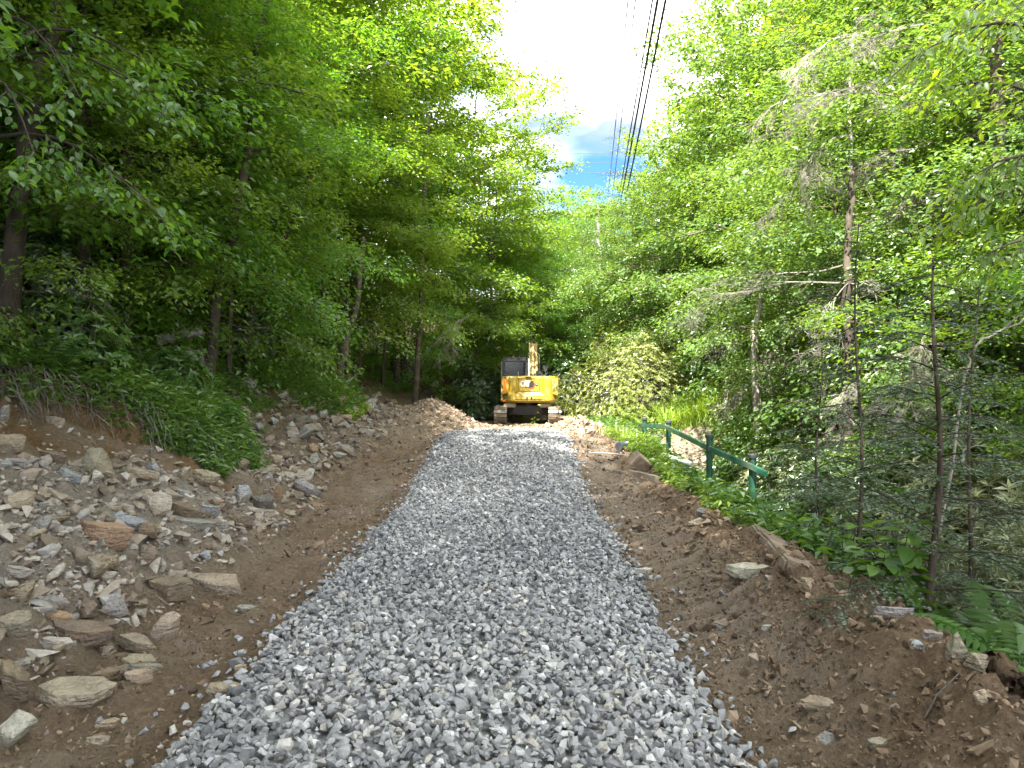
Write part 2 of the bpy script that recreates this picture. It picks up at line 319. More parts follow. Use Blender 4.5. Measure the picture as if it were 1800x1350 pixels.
def ground_mat():
    m, t = new_mat('soil')
    o = N(t, 'ShaderNodeOutputMaterial'); b = N(t, 'ShaderNodeBsdfPrincipled'); b.inputs['Roughness'].default_value = 0.95; b.inputs['Specular IOR Level'].default_value = 0.15
    geo = N(t, 'ShaderNodeNewGeometry')
    def noise(sc, det=7, rough=0.65):
        n = N(t, 'ShaderNodeTexNoise'); n.inputs['Scale'].default_value = sc; n.inputs['Detail'].default_value = det; n.inputs['Roughness'].default_value = rough
        Lk(t, geo.outputs['Position'], n.inputs['Vector']); return n
    def ramp(src, p0, c0, p1, c1, mid=None):
        r = N(t, 'ShaderNodeValToRGB'); Lk(t, src, r.inputs[0])
        r.color_ramp.elements[0].position = p0; r.color_ramp.elements[0].color = (*c0, 1); r.color_ramp.elements[1].position = p1; r.color_ramp.elements[1].color = (*c1, 1)
        if mid:
            e = r.color_ramp.elements.new(mid[0]); e.color = (*mid[1], 1)
        return r
    def attr(nm):
        a = N(t, 'ShaderNodeAttribute'); a.attribute_name = nm; return a
    def mix(f, a, c):
        x = N(t, 'ShaderNodeMix', data_type='RGBA'); Lk(t, f, x.inputs[0]); Lk(t, a, x.inputs[6]); Lk(t, c, x.inputs[7]); return x.outputs[2]
    n_big = noise(0.9); n_mid = noise(6); n_fine = noise(34, 8, 0.75)
    nmix = N(t, 'ShaderNodeMath', operation='MULTIPLY_ADD'); Lk(t, n_fine.outputs['Fac'], nmix.inputs[0]); nmix.inputs[1].default_value = 0.6
    nhalf = N(t, 'ShaderNodeMath', operation='MULTIPLY'); Lk(t, n_mid.outputs['Fac'], nhalf.inputs[0]); nhalf.inputs[1].default_value = 0.4; Lk(t, nhalf.outputs[0], nmix.inputs[2])
    dirt = ramp(nmix.outputs[0], 0.32, (0.075, 0.050, 0.031), 0.70, (0.44, 0.335, 0.235), (0.52, (0.235, 0.163, 0.104)))
    orange = ramp(n_fine.outputs['Fac'], 0.3, (0.11, 0.072, 0.043), 0.7, (0.26, 0.18, 0.115))
    pat = ramp(n_big.outputs['Fac'], 0.56, (0, 0, 0), 0.70, (0.75, 0.75, 0.75))
    c = mix(pat.outputs[0], dirt.outputs[0], orange.outputs[0])
    dust = ramp(n_fine.outputs['Fac'], 0.3, (0.23, 0.19, 0.148), 0.72, (0.44, 0.395, 0.34))
    c = mix(attr('dust').outputs['Fac'], c, dust.outputs[0])
    worn_ridge_light = ramp(n_fine.outputs['Fac'], 0.3, (0.22, 0.168, 0.12), 0.7, (0.40, 0.325, 0.25))
    c = mix(attr('worn_ridge_light').outputs['Fac'], c, worn_ridge_light.outputs[0])
    ochre = ramp(n_fine.outputs['Fac'], 0.3, (0.13, 0.075, 0.035), 0.7, (0.30, 0.19, 0.10))
    c = mix(attr('ochre').outputs['Fac'], c, ochre.outputs[0])
    litter = ramp(n_fine.outputs['Fac'], 0.28, (0.035, 0.024, 0.016), 0.75, (0.20, 0.14, 0.09), (0.5, (0.085, 0.058, 0.036)))
    c = mix(attr('forest').outputs['Fac'], c, litter.outputs[0])
    sand = ramp(n_mid.outputs['Fac'], 0.3, (0.22, 0.175, 0.125), 0.7, (0.36, 0.30, 0.225))
    c = mix(attr('sand').outputs['Fac'], c, sand.outputs[0])
    grey = ramp(n_fine.outputs['Fac'], 0.3, (0.10, 0.10, 0.11), 0.7, (0.24, 0.24, 0.25))
    c = mix(attr('bed').outputs['Fac'], c, grey.outputs[0])
    Lk(t, c, b.inputs['Base Color'])
    n_b = noise(60, 6, 0.7)
    ad = N(t, 'ShaderNodeMath', operation='ADD'); Lk(t, n_b.outputs['Fac'], ad.inputs[0]); Lk(t, n_fine.outputs['Fac'], ad.inputs[1])
    bp = N(t, 'ShaderNodeBump'); bp.inputs['Strength'].default_value = 1.0; bp.inputs['Distance'].default_value = 0.05; Lk(t, ad.outputs[0], bp.inputs['Height']); Lk(t, bp.outputs[0], b.inputs['Normal'])
    Lk(t, b.outputs[0], o.inputs[0])
    return m
M['soil'] = ground_mat()

# ------------------------------------------------------------------ terrain
def road_x(Y): return -0.28 + 0.0093 * Y
def road_left(Y): return -1.19 + 0.05 * fbm(Y * 0.9, Y * 0 + 3.3, 3, 5) + 0.03 * fbm(Y * 4, Y * 0 + 8, 2, 6)
def road_right(Y): return 1.19 + 0.05 * fbm(Y * 0.9, Y * 0 + 7.7, 3, 9) + 0.03 * fbm(Y * 4, Y * 0 + 1, 2, 4)
VEG_Y = [-20, 4, 7.2, 8.3, 9.6, 10.4, 12, 15.0, 16.3, 17.6, 18.6, 30, 120]
VEG_L = [5.2, 5.0, 4.4, 3.35, 3.3, 4.0, 4.3, 4.2, 3.6, 3.6, 4.6, 4.4, 4.4]
def veg_edge(Y): return np.interp(Y, VEG_Y, VEG_L)
def tread(X, Y, rel):
    """crawler track prints along both verges: where, how clear, and the ridge profile"""
    strip = np.exp(-((-rel - 1.74) / 0.40) ** 4) + np.exp(-((rel - 1.68) / 0.36) ** 4)
    mod = (0.25 + 0.75 * sstep(0.3, 0.55, vnoise(X * 0.5, Y * 0.5, 81))) * (Y < 16) * sstep(3.6, 5.0, Y) * np.clip(0.75 + 1.3 * fbm(X * 2.5, Y * 1.6, 2, 85), 0, 1)
    s = np.sin(2 * np.pi * (Y + 0.035 * fbm(X * 3, Y * 2, 2, 84)) / 0.19)
    return strip, mod, np.sign(s) * np.abs(s) ** 0.6
def height(X, Y, fine=True):
    X = np.asarray(X, dtype=np.float64); Y = np.asarray(Y, dtype=np.float64)
    rel = X - road_x(Y)
    L = -rel; Rr = rel
    z = np.zeros(np.broadcast(X, Y).shape)
    # the raised end of the gravel, then the raw dirt ahead of it
    hump = 0.47 * sstep(8.8, 14.2, Y) * (1 - sstep(14.8, 17.4, Y))
    wid = (1 - sstep(1.15, 2.1, np.abs(rel)))
    z = z + hump * wid + hump * 0.55 * (1 - wid) * (1 - sstep(2.5, 4, np.abs(rel)))
    z = z + 0.22 * sstep(15, 17.5, Y) * (1 - sstep(19.5, 24, Y)) * (1 - sstep(1.8, 3.5, np.abs(rel)))
    z = z - 0.07 * sstep(22, 25, Y) * (1 - sstep(31, 34, Y)) * (1 - sstep(1.8, 3, np.abs(rel)))
    z = z + 0.10 * np.maximum(Y - 36, 0)
    # left bank of rubble and the cut lip above it
    foot = 2.12 + 0.4 * sstep(6, 12, Y) + 0.16 * fbm(Y * 0.8, Y * 0 + 2.2, 3, 21)
    ve = veg_edge(Y) + 0.18 * fbm(Y * 1.1, X * 1.1, 3, 31)
    talus = 0.60 * np.maximum(L - foot, 0)
    cap = 0.60 * (4.4 - foot)
    talus = cap - np.log1p(np.exp((cap - talus) / 0.12)) * 0.12
    talus = np.where(L > foot - 0.3, np.maximum(talus, 0), 0)
    lip = 0.30 * sstep(-0.15, 0.22, L - ve) * (1 - 0.4 * sstep(18, 22, Y))
    hill = 0.47 * np.maximum(L - 4.5, 0) + 0.012 * np.maximum(L - 9, 0) ** 1.4
    hill = np.minimum(hill, 13 + 0.12 * L)
    z = z + talus + lip + hill
    # loose heap left of the machine
    z = z + 0.80 * np.exp(-((X + 2.25) / 0.95) ** 2 - ((Y - 20.4) / 2.3) ** 2) + 0.35 * np.exp(-((X + 3.3) / 0.9) ** 2 - ((Y - 17.8) / 1.8) ** 2)
    z = z + 0.20 * np.exp(-((X - 1.75) / 0.55) ** 2 - ((Y - 19.5) / 1.6) ** 2)
    # right: berm of spoil, then the drop to the hollow
    fade = 1 - sstep(17, 23, Y)
    berm = (0.26 + 0.03 * (1 - sstep(4.5, 6.5, Y)) + 0.10 * fbm(Y * 0.7, Y * 0 + 5, 3, 41)) * np.exp(-((Rr - 2.2) / 0.42) ** 2) * (1 - 0.55 * sstep(4.8, 7.0, Y)) * (1 - 0.5 * sstep(9, 15, Y)) * fade
    z = z + berm + 0.05 * sstep(1.2, 2.0, Rr) * fade
    drop = 0.62 * np.clip(Rr - 2.5, 0, 2.2) + 0.08 * np.clip(Rr - 4.7, 0, 5)
    z = z - drop * fade - 0.15 * sstep(2.5, 5, Rr) * (1 - fade)
    z = z + 0.26 * np.maximum(Rr - 10.5, 0) * (1 + 0.02 * np.maximum(Rr - 10.5, 0))
    z = z + 1.3 * np.exp(-((X - 7.5) / 2.2) ** 2 - ((Y - 25.5) / 4.5) ** 2)
    # sand path by the fence
    if fine:
        onbed = (1 - sstep(1.15, 1.45, np.abs(rel))) * (Y < 16)
        rough = 1 - 0.85 * onbed
        strip, mod, wave = tread(X, Y, rel)
        calm = 1 - 0.65 * np.clip(strip, 0, 1) * mod * (Y < 16)
        z = z + rough * (0.075 * fbm(X * 1.1, Y * 1.1, 4, 51) + 0.045 * fbm(X * 4.3, Y * 4.3, 3, 61) * (1 + 0.5 * sstep(1.9, 2.3, np.abs(rel))))
        z = z + rough * calm * 0.060 * np.maximum(fbm(X * 9, Y * 9, 3, 71), -0.12) * (1.0 + 1.0 * sstep(1.8, 2.3, Rr) + 0.8 * sstep(2.0, 2.6, L))
        # crawler tread marks pressed into the verges
        z = z + strip * mod * 0.042 * wave - 0.03 * strip * (Y < 16)
    return z
def bed_top(rel): return 0.085 * np.clip(1 - (np.abs(rel) / 1.27) ** 5, 0, 1)
def H(x, y): return float(height(np.array([x]), np.array([y]), True)[0])
def hit(px, py, ymin=2.2, ymax=90):
    """the point of the ground seen at a place in the photograph"""
    Ys = np.geomspace(ymin, ymax, 2500)
    Xs = (px - 900) / FPX * Ys; Zs = CAM_Z - (py - HORIZ) / FPX * Ys
    d = Zs - height(Xs, Ys, False)
    k = np.argmax(d < 0) if (d < 0).any() else len(Ys) - 1
    return float(Xs[k]), float(Ys[k])
def at(px, py, Y):
    return Vector(((px - 900) / FPX * Y, Y, CAM_Z - (py - HORIZ) / FPX * Y))
# ------------------------------------------------------------------ the ground sheet
def build_ground():
    ys = [-22.0]
    while ys[-1] < 2.0: ys.append(ys[-1] + max(0.04, 0.10 * abs(ys[-1] - 2.6)))
    while ys[-1] < 130: ys.append(ys[-1] + max(0.024, (0.0050 if ys[-1] < 11 else 0.009) * ys[-1]) * (1 if ys[-1] < 25 else 3.5))
    ys = np.array(ys + [260.0, 520.0])
    fine = np.arange(-4.6, 3.0, 0.038)
    left = [-4.6]
    while left[-1] > -70: left.append(left[-1] - max(0.06, 0.11 * (abs(left[-1]) - 4.2)))
    right = [3.0]
    while right[-1] < 70: right.append(right[-1] + max(0.06, 0.11 * (right[-1] - 2.6)))
    xs = np.concatenate([[-400.0, -150.0], np.array(left[1:])[::-1], fine, np.array(right), [150.0, 400.0]])
    X, Y = np.meshgrid(xs, ys)
    Z = height(X, Y)
    rel = X - road_x(Y)
    onroad = (Y < 15.2) & (rel > -1.3) & (rel < 1.3)
    nx, ny = len(xs), len(ys)
    idx = np.arange(nx * ny).reshape(ny, nx)
    F = np.stack([idx[:-1, :-1], idx[:-1, 1:], idx[1:, 1:], idx[1:, :-1]], -1).reshape(-1, 4)
    L = -rel
    ve = veg_edge(Y) + 0.18 * fbm(Y * 1.1, X * 1.1, 3, 31)
    patch = 0.5 + 0.9 * fbm(X * 0.9, Y * 0.9, 4, 91)
    dust = sstep(2.0, 2.7, L) * (1 - sstep(3.6, 4.4, L)) * np.clip(patch + 0.35 + 0.30 * (1 - sstep(6, 9, Y)), 0, 1) * (1 - 0.75 * sstep(8, 11, Y))
    forest = np.maximum(sstep(-0.05, 0.25, L - ve), sstep(2.7, 3.3, rel + 0.3 * fbm(X, Y, 3, 92)) * (1 - sstep(16, 18, Y)) + sstep(3.0, 4.2, rel) * sstep(16, 18, Y))
    forest = np.maximum(forest, sstep(32, 36, Y))
    worn_ridge_light = (np.exp(-((L - 1.9) / 0.45) ** 4) + np.exp(-((rel - 1.62) / 0.33) ** 4)) * np.clip(0.42 + 1.3 * fbm(X * 0.8, Y * 0.6, 3, 93), 0, 0.9)
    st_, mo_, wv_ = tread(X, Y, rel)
    worn_ridge_light = np.clip(worn_ridge_light + 0.75 * st_ * mo_ * np.clip(wv_, -0.6, 1) * (0.6 + 0.8 * fbm(X * 4, Y * 4, 2, 96)), 0, 1)  # ridge crests painted lighter, grooves darker, since the soft light leaves them flat
    worn_ridge_light = np.maximum(worn_ridge_light, 0.75 * sstep(15.3, 16.3, Y) * (1 - sstep(32, 36, Y)) * (1 - sstep(2.2, 3.2, np.abs(rel))) * np.clip(0.7 + fbm(X, Y, 3, 94), 0, 1))
    worn_ridge_light = np.maximum(worn_ridge_light, 0.9 * np.exp(-((X + 2.0) / 0.9) ** 4 - ((Y - 20.6) / 2.2) ** 4))
    sx, sy = hit(1235, 812)
    sand = np.exp(-(((X - sx) / 1.1) ** 2 + ((Y - sy) / 2.4) ** 2) ** 2)
    bed = (1 - sstep(1.12, 1.22, np.abs(rel))) * (1 - sstep(14.9, 15.4, Y)) * 1.0
    ochre = sstep(-1.15, -0.8, L - ve) * (1 - sstep(7.8, 9.0, Y)) * np.clip(0.75 + 1.2 * fbm(X * 1.5, Y * 1.5, 3, 95), 0, 1)
    V = np.stack([X, Y, Z], -1).reshape(-1, 3)
    me = np_mesh('ground', V, F, M['soil'], smooth=True, extra={k: v.reshape(-1) for k, v in dict(ochre=ochre, dust=dust, forest=forest, worn_ridge_light=worn_ridge_light, sand=sand, bed=bed).items()})
    tag(link('ground', me), kind='structure')
build_ground()

# ------------------------------------------------------------------ stones
def hull_stone(seed, n=11, box=False, flat=1.0, sub=0, rough=0.0):
    """an angular broken stone about one unit across"""
    r = random.Random(seed)
    bm = bmesh.new()
    if box:
        for sx in (-1, 1):
            for sy in (-1, 1):
                for sz in (-1, 1):
                    k = r.uniform(0.55, 1.0)
                    bm.verts.new((sx * 0.5 * r.uniform(0.62, 1.05), sy * 0.5 * r.uniform(0.55, 1.05), sz * 0.5 * r.uniform(0.6, 1.05)))
        for _ in range(n - 8):
            v = Vector((r.gauss(0, 1), r.gauss(0, 1), r.gauss(0, 1))).normalized()
            m_ = max(abs(v.x), abs(v.y), abs(v.z))
            bm.verts.new(v / m_ * 0.5 * r.uniform(0.9, 1.08))
    else:
        for _ in range(n):
            v = Vector((r.gauss(0, 1), r.gauss(0, 1), r.gauss(0, 1))).normalized() * 0.5 * r.uniform(0.78, 1.1)
            bm.verts.new(v)
    for v in bm.verts: v.co.z *= flat
    bmesh.ops.convex_hull(bm, input=bm.verts[:])
    lone = [v for v in bm.verts if not v.link_faces]
    if lone: bmesh.ops.delete(bm, geom=lone, context='VERTS')
    if sub:
        bmesh.ops.dissolve_limit(bm, angle_limit=R(9), verts=bm.verts[:], edges=bm.edges[:])
        bmesh.ops.bevel(bm, geom=bm.edges[:], offset=0.022, segments=1, affect='EDGES', clamp_overlap=True)
        bmesh.ops.triangulate(bm, faces=bm.faces[:])
        for _ in range(sub):
            bmesh.ops.subdivide_edges(bm, edges=[e for e in bm.edges if e.calc_length() > 0.12], cuts=1)
            bmesh.ops.triangulate(bm, faces=[f for f in bm.faces if len(f.verts) > 3])
        o3 = Vector((seed * 3.1, seed * 1.7, seed))
        for v in bm.verts:
            d = mnoise.noise(v.co * 3.2 + o3) * rough + mnoise.noise(v.co * 8 + o3) * rough * 0.5
            v.co += v.co.normalized() * d
            v.co.z += mnoise.noise(Vector((v.co.x * 2, v.co.y * 2, v.co.z * 14)) + o3) * rough * 0.35
    bmesh.ops.triangulate(bm, faces=bm.faces[:])
    bm.verts.ensure_lookup_table()
    V = np.array([v.co[:] for v in bm.verts]); F = np.array([[v.index for v in f.verts] for f in bm.faces], dtype=np.int64)
    bm.free()
    return V, F
def rot_mats(n, r, tilt=None):
    q = r.normal(size=(n, 4))
    if tilt is not None:
        a = r.random(n) * 2 * np.pi; t = r.normal(size=n) * tilt; az = r.random(n) * 2 * np.pi
        q1 = np.stack([np.cos(a / 2), 0 * a, 0 * a, np.sin(a / 2)], -1)
        q2 = np.stack([np.cos(t / 2), np.sin(t / 2) * np.cos(az), np.sin(t / 2) * np.sin(az), 0 * a], -1)
        w1, x1, y1, z1 = q2.T; w2, x2, y2, z2 = q1.T
        q = np.stack([w1*w2-x1*x2-y1*y2-z1*z2, w1*x2+x1*w2+y1*z2-z1*y2, w1*y2-x1*z2+y1*w2+z1*x2, w1*z2+x1*y2-y1*x2+z1*w2], -1)
    q = unit(q); w, x, y, z = q.T
    return np.stack([np.stack([1-2*(y*y+z*z), 2*(x*y-z*w), 2*(x*z+y*w)], -1), np.stack([2*(x*y+z*w), 1-2*(x*x+z*z), 2*(y*z-x*w)], -1), np.stack([2*(x*z-y*w), 2*(y*z+x*w), 1-2*(x*x+y*y)], -1)], -2)
def scatter_stones(name, P, size, mat, bases, r, flat=(0.55, 1.0), tilt=None, tone=None, kind='stuff', parent=None):
    n = len(P)
    which = r.integers(0, len(bases), n)
    sc = np.stack([size * r.uniform(0.8, 1.25, n), size * r.uniform(0.6, 0.95, n), size * r.uniform(flat[0], flat[1], n)], -1)
    Rm = rot_mats(n, r, tilt)
    if tone is None: tone = r.random(n)
    Vs, Fs, Ts, off = [], [], [], 0
    for b, (bv, bf) in enumerate(bases):
        ii = np.where(which == b)[0]
        if not len(ii): continue
        v = bv[None] * sc[ii][:, None, :]
        v = np.einsum('nij,nkj->nki', Rm[ii], v) + P[ii][:, None, :]
        Vs.append(v.reshape(-1, 3))
        Fs.append((bf[None] + (np.arange(len(ii)) * len(bv))[:, None, None] + off).reshape(-1, 3))
        Ts.append(np.repeat(tone[ii], len(bf)))
        off += len(ii) * len(bv)
    me = np_mesh(name, np.concatenate(Vs), np.concatenate(Fs), mat, np.concatenate(Ts))
    o = link(name, me, parent)
    return tag(o, kind=kind)
CHIP = [hull_stone(100 + i, 8 + i % 4) for i in range(14)]
CLOD = [hull_stone(200 + i, 8) for i in range(8)]
CRUMB = [hull_stone(250 + i, 6) for i in range(6)]

def gravel():
    r = np.random.default_rng(21)
    pts = []
    y = 2.1
    while y < 15.6:
        y2 = y * 1.06
        dens = 1080 if y < 6 else (760 if y < 10 else 600)
        n = int((y2 - y) * 2.75 * dens)
        Y = r.uniform(y, y2, n); rel = r.uniform(-1.37, 1.37, n)
        pts.append(np.stack([rel, Y], -1)); y = y2
    q = np.concatenate(pts); rel, Y = q.T
    edge = np.where(rel < 0, rel / road_left(Y), rel / road_right(Y))
    keep = (edge < 1.0) | (r.random(len(rel)) < np.exp(-(edge - 1.0) / 0.035) * 0.7)
    keep &= Y < 15.25 + 0.35 * np.cos(rel * 1.3) * 1.0 - 0.25 * rel ** 2 * 0.5
    rel, Y, edge = rel[keep], Y[keep], edge[keep]
    n = len(rel)
    X = rel + road_x(Y)
    size = np.clip(r.lognormal(np.log(0.047), 0.27, n), 0.024, 0.10)
    z = height(X, Y, True) + bed_top(rel) * 1.0
    z = z + r.uniform(-0.015, 0.022, n) + 0.016 * fbm(X * 2.2, Y * 1.4, 2, 101) * (edge < 1)
    z = np.where(edge > 0.97, height(X, Y, True) + size * 0.22 + bed_top(rel) * 0.3, z)
    tone = np.clip(0.5 + 0.27 * r.normal(size=n) + 0.25 * fbm(X * 0.7, Y * 0.5, 3, 111), 0, 1)
    # the odd tan stone; more of them down the middle of the lane
    scatter_stones('gravel', np.stack([X, Y, z], -1), size, M['gravel'], CHIP, r, (0.5, 0.95), 0.55, tone)
    # stones knocked out over the dirt verges
    n = 620
    Y = r.uniform(2.3, 14, n); side = np.where(r.random(n) < 0.55, 1, -1); d = 1.20 + r.exponential(0.17, n)
    X = road_x(Y) + side * d
    s = r.uniform(0.03, 0.06, n)
    scatter_stones('stray_gravel', np.stack([X, Y, height(X, Y) + s * 0.2], -1), s, M['gravel'], CHIP, r, (0.5, 0.95), 0.5)
    # the bed the top stones lie on
    ys = np.linspace(2.0, 15.5, 220); us = np.linspace(-1, 1, 41)
    U, Yg = np.meshgrid(us, ys)
    relg = np.where(U < 0, -U * road_left(Yg), U * road_right(Yg)) * 0.985
    Xg = relg + road_x(Yg)
    Zg = height(Xg, Yg) + bed_top(relg) - 0.024 - 0.05 * sstep(0.93, 1, np.abs(U)) - 0.2 * sstep(15.0, 15.5, Yg)
    idx = np.arange(U.size).reshape(U.shape)
    F = np.stack([idx[:-1, :-1], idx[:-1, 1:], idx[1:, 1:], idx[1:, :-1]], -1).reshape(-1, 4)
    tone_ = r.random(len(F)) * 0.35
    me = np_mesh('gravel_bed', np.stack([Xg, Yg, Zg], -1).reshape(-1, 3), F, M['gravel'], tone_)
    tag(link('gravel_bed', me), kind='structure')
gravel()

def loose_rubble():
    r = np.random.default_rng(31)
    # chips and fist-sized stones over the left bank
    P, S, T = [], [], []
    for (y0, y1, n) in ((2.4, 5, 5200), (5, 8, 5000), (8, 11, 3200), (11, 16, 3600), (16, 24, 2600)):
        Y = r.uniform(y0, y1, n); L = 2.12 + 0.3 * sstep(6, 12, Y) + r.beta(1.3, 1.5, n) * (veg_edge(Y) - 1.9)
        X = road_x(Y) - L
        dens = np.clip(0.55 + 0.9 * fbm(X * 0.8, Y * 0.8, 3, 121) - 0.35 * (Y > 8) * (L < 2.8), 0.05, 1)
        k = (r.random(n) < dens) & ((L < veg_edge(Y) - 0.95) | (Y > 8.6) | (r.random(n) < 0.22))
        X, Y = X[k], Y[k]
        s = np.clip(r.lognormal(np.log(0.044), 0.58, len(X)), 0.018, 0.19) * (1 + 0.5 * sstep(8, 12, Y))
        P.append(np.stack([X, Y, height(X, Y) + s * 0.12], -1)); S.append(s)
    P = np.concatenate(P); S = np.concatenate(S)
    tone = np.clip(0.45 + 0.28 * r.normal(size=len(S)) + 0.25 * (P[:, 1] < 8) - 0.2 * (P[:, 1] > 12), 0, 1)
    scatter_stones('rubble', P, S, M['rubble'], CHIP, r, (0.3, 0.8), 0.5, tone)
    # fist to head sized pieces in the pile
    n = 1500; Y = np.where(r.random(n) < 0.5, r.uniform(2.6, 8, n), r.uniform(8, 19, n)); L = 2.2 + 0.34 * sstep(6, 12, Y) + r.beta(1.2, 1.4, n) * (veg_edge(Y) - 2.2)
    X = road_x(Y) - L; k = (r.random(n) < np.clip(0.6 + 0.9 * fbm(X * 0.9, Y * 0.9, 3, 123), 0.1, 1)) & ((L < veg_edge(Y) - 0.95) | (Y > 8.6) | (r.random(n) < 0.12)); X, Y = X[k], Y[k]
    s = np.clip(r.lognormal(np.log(0.12), 0.35, len(X)), 0.07, 0.24)
    tone = np.clip(0.42 + 0.25 * r.normal(size=len(s)) - 0.1 * (Y > 10), 0, 1)
    scatter_stones('small_rocks', np.stack([X, Y, height(X, Y) + s * 0.10], -1), s, M['rubble'], CHIP, r, (0.3, 0.7), 0.4, tone)
    # clods of turned soil on both verges, the berm and the heap
    P, S = [], []
    for (x0, x1, y0, y1, n, s0) in ((1.25, 2.6, 2.4, 6, 5600, 0.022), (1.25, 2.6, 6, 10, 3600, 0.027), (1.25, 2.8, 10, 15, 2200, 0.035), (-2.7, -1.2, 2.4, 6, 2600, 0.02), (-3.1, -1.2, 6, 10, 2400, 0.026), (-3.3, -1.2, 10, 15.5, 2600, 0.034), (-3.6, 2.9, 15.2, 24, 4200, 0.05)):
        Y = r.uniform(y0, y1, n); rel = r.uniform(x0, x1, n); X = rel + road_x(Y)
        k = r.random(n) < np.clip(0.45 + 1.1 * fbm(X * 1.3, Y * 1.3, 3, 131) + 0.35 * (rel > 1.85) + 0.1, 0.03, 1)
        X, Y = X[k], Y[k]
        s = np.clip(r.lognormal(np.log(s0), 0.55, len(X)), 0.01, 0.15)
        P.append(np.stack([X, Y, height(X, Y) + s * 0.1], -1)); S.append(s)
    # crumbs: the fine broken surface near the viewer
    r2 = np.random.default_rng(33); n = 17000
    Y = 2.5 + 7.0 * r2.random(n) ** 1.5; rel = np.where(r2.random(n) < 0.66, r2.uniform(1.28, 2.65, n), -r2.uniform(1.3, 2.5, n)); X = rel + road_x(Y)
    k = r2.random(n) < np.clip(0.55 + 1.2 * fbm(X * 1.7, Y * 1.7, 3, 136), 0.05, 1)
    X, Y = X[k], Y[k]; s = np.clip(r2.lognormal(np.log(0.014), 0.4, len(X)), 0.007, 0.04)
    scatter_stones('soil_crumbs', np.stack([X, Y, height(X, Y) + s * 0.2], -1), s, M['clod'], CRUMB, r2, (0.6, 1.0), 0.8, np.clip(0.45 + 0.25 * r2.normal(size=len(s)), 0, 0.98))
    n = 420   # lumps along the berm
    Y = r.uniform(2.6, 9, n); rel = 2.15 + r.normal(size=n) * 0.28; X = rel + road_x(Y)
    s = np.clip(r.lognormal(np.log(0.06), 0.4, n), 0.03, 0.14)
    P.append(np.stack([X, Y, height(X, Y) + s * 0.05], -1)); S.append(s)
    n = 900   # spoil ahead of the machine on the right
    X = 1.9 + r.normal(size=n) * 0.6; Y = 19.0 + r.normal(size=n) * 1.8
    s = np.clip(r.lognormal(np.log(0.09), 0.55, n), 0.03, 0.3)
    P.append(np.stack([X, Y, height(X, Y) + s * 0.15], -1)); S.append(s)
    n = 1700   # the loose heap
    X = -2.25 + r.normal(size=n) * 0.75; Y = 20.4 + r.normal(size=n) * 1.7
    s = np.clip(r.lognormal(np.log(0.075), 0.5, n), 0.02, 0.22)
    P.append(np.stack([X, Y, height(X, Y) + s * 0.15], -1)); S.append(s)
    P = np.concatenate(P); S = np.concatenate(S)
    tone = np.clip(0.42 + 0.27 * r.normal(size=len(S)), 0, 0.97)
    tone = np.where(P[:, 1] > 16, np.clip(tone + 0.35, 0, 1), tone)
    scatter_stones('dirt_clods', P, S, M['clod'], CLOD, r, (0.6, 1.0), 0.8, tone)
loose_rubble()

# ------------------------------------------------------------------ rocks one can pick out
def flag_stone(seed):
    """a broken plate: uneven outline, slanted sides, split along its layers"""
    r = random.Random(seed)
    n = r.randint(5, 7)
    an = sorted(k / n * 6.283 + r.uniform(-0.38, 0.38) for k in range(n))
    el = r.uniform(0.75, 1.0)
    out_ = [(math.cos(a) * 0.52 * r.uniform(0.78, 1.1), math.sin(a) * 0.52 * el * r.uniform(0.78, 1.1)) for a in an]
    bm = bmesh.new()
    sl = (r.uniform(-0.25, 0.25), r.uniform(-0.25, 0.25))
    for lev, k in ((0.5, r.uniform(0.86, 1.0)), (r.uniform(-0.25, 0.15), 1.0), (-0.5, r.uniform(0.8, 0.98))):
        sx, sy = r.uniform(-0.05, 0.05), r.uniform(-0.05, 0.05)
        for x, y in out_:
            q = k * r.uniform(0.88, 1.04)
            bm.verts.new((x * q + sx, y * q + sy, lev * r.uniform(0.82, 1.0) + (x * sl[0] + y * sl[1]) * (lev > 0)))
    bmesh.ops.convex_hull(bm, input=bm.verts[:])
    lone = [v for v in bm.verts if not v.link_faces]
    if lone: bmesh.ops.delete(bm, geom=lone, context='VERTS')
    bmesh.ops.dissolve_limit(bm, angle_limit=R(7), verts=bm.verts[:], edges=bm.edges[:])
    bmesh.ops.bevel(bm, geom=bm.edges[:], offset=0.02, segments=1, affect='EDGES', clamp_overlap=True)
    bmesh.ops.triangulate(bm, faces=bm.faces[:])
    for _ in range(2):
        bmesh.ops.subdivide_edges(bm, edges=[e for e in bm.edges if e.calc_length() > 0.2], cuts=1)
        bmesh.ops.triangulate(bm, faces=[f for f in bm.faces if len(f.verts) > 3])
    o3 = Vector((seed * 3.1, seed * 1.7, seed))
    for v in bm.verts:
        c = v.co.copy()
        h_ = mnoise.noise(Vector((c.x * 2.2, c.y * 2.2, c.z * 1.2)) + o3)
        s_ = mnoise.noise(Vector((c.x * 6, c.y * 6, c.z * 5)) + o3)
        v.co.x += c.x * (h_ * 0.07 + s_ * 0.06); v.co.y += c.y * (h_ * 0.07 + s_ * 0.06)
        v.co.z += h_ * 0.06 + s_ * 0.05
    bmesh.ops.triangulate(bm, faces=bm.faces[:])
    bm.verts.ensure_lookup_table()
    V = np.array([v.co[:] for v in bm.verts]); F = np.array([[v.index for v in f.verts] for f in bm.faces], dtype=np.int64)
    bm.free()
    return V, F
SLAB = [flag_stone(300 + i) for i in range(12)]
BLOCK = [hull_stone(340 + i, 14, False, 1.0, 1, 0.05) for i in range(8)]
ROCK_ME = {}
def rock_mesh(fam, i):
    k = (fam, i)
    if k not in ROCK_ME:
        V, F = (SLAB if fam == 'slab' else BLOCK)[i]
        ROCK_ME[k] = np_mesh('stone', V, F, M['rock'])
    return ROCK_ME[k]
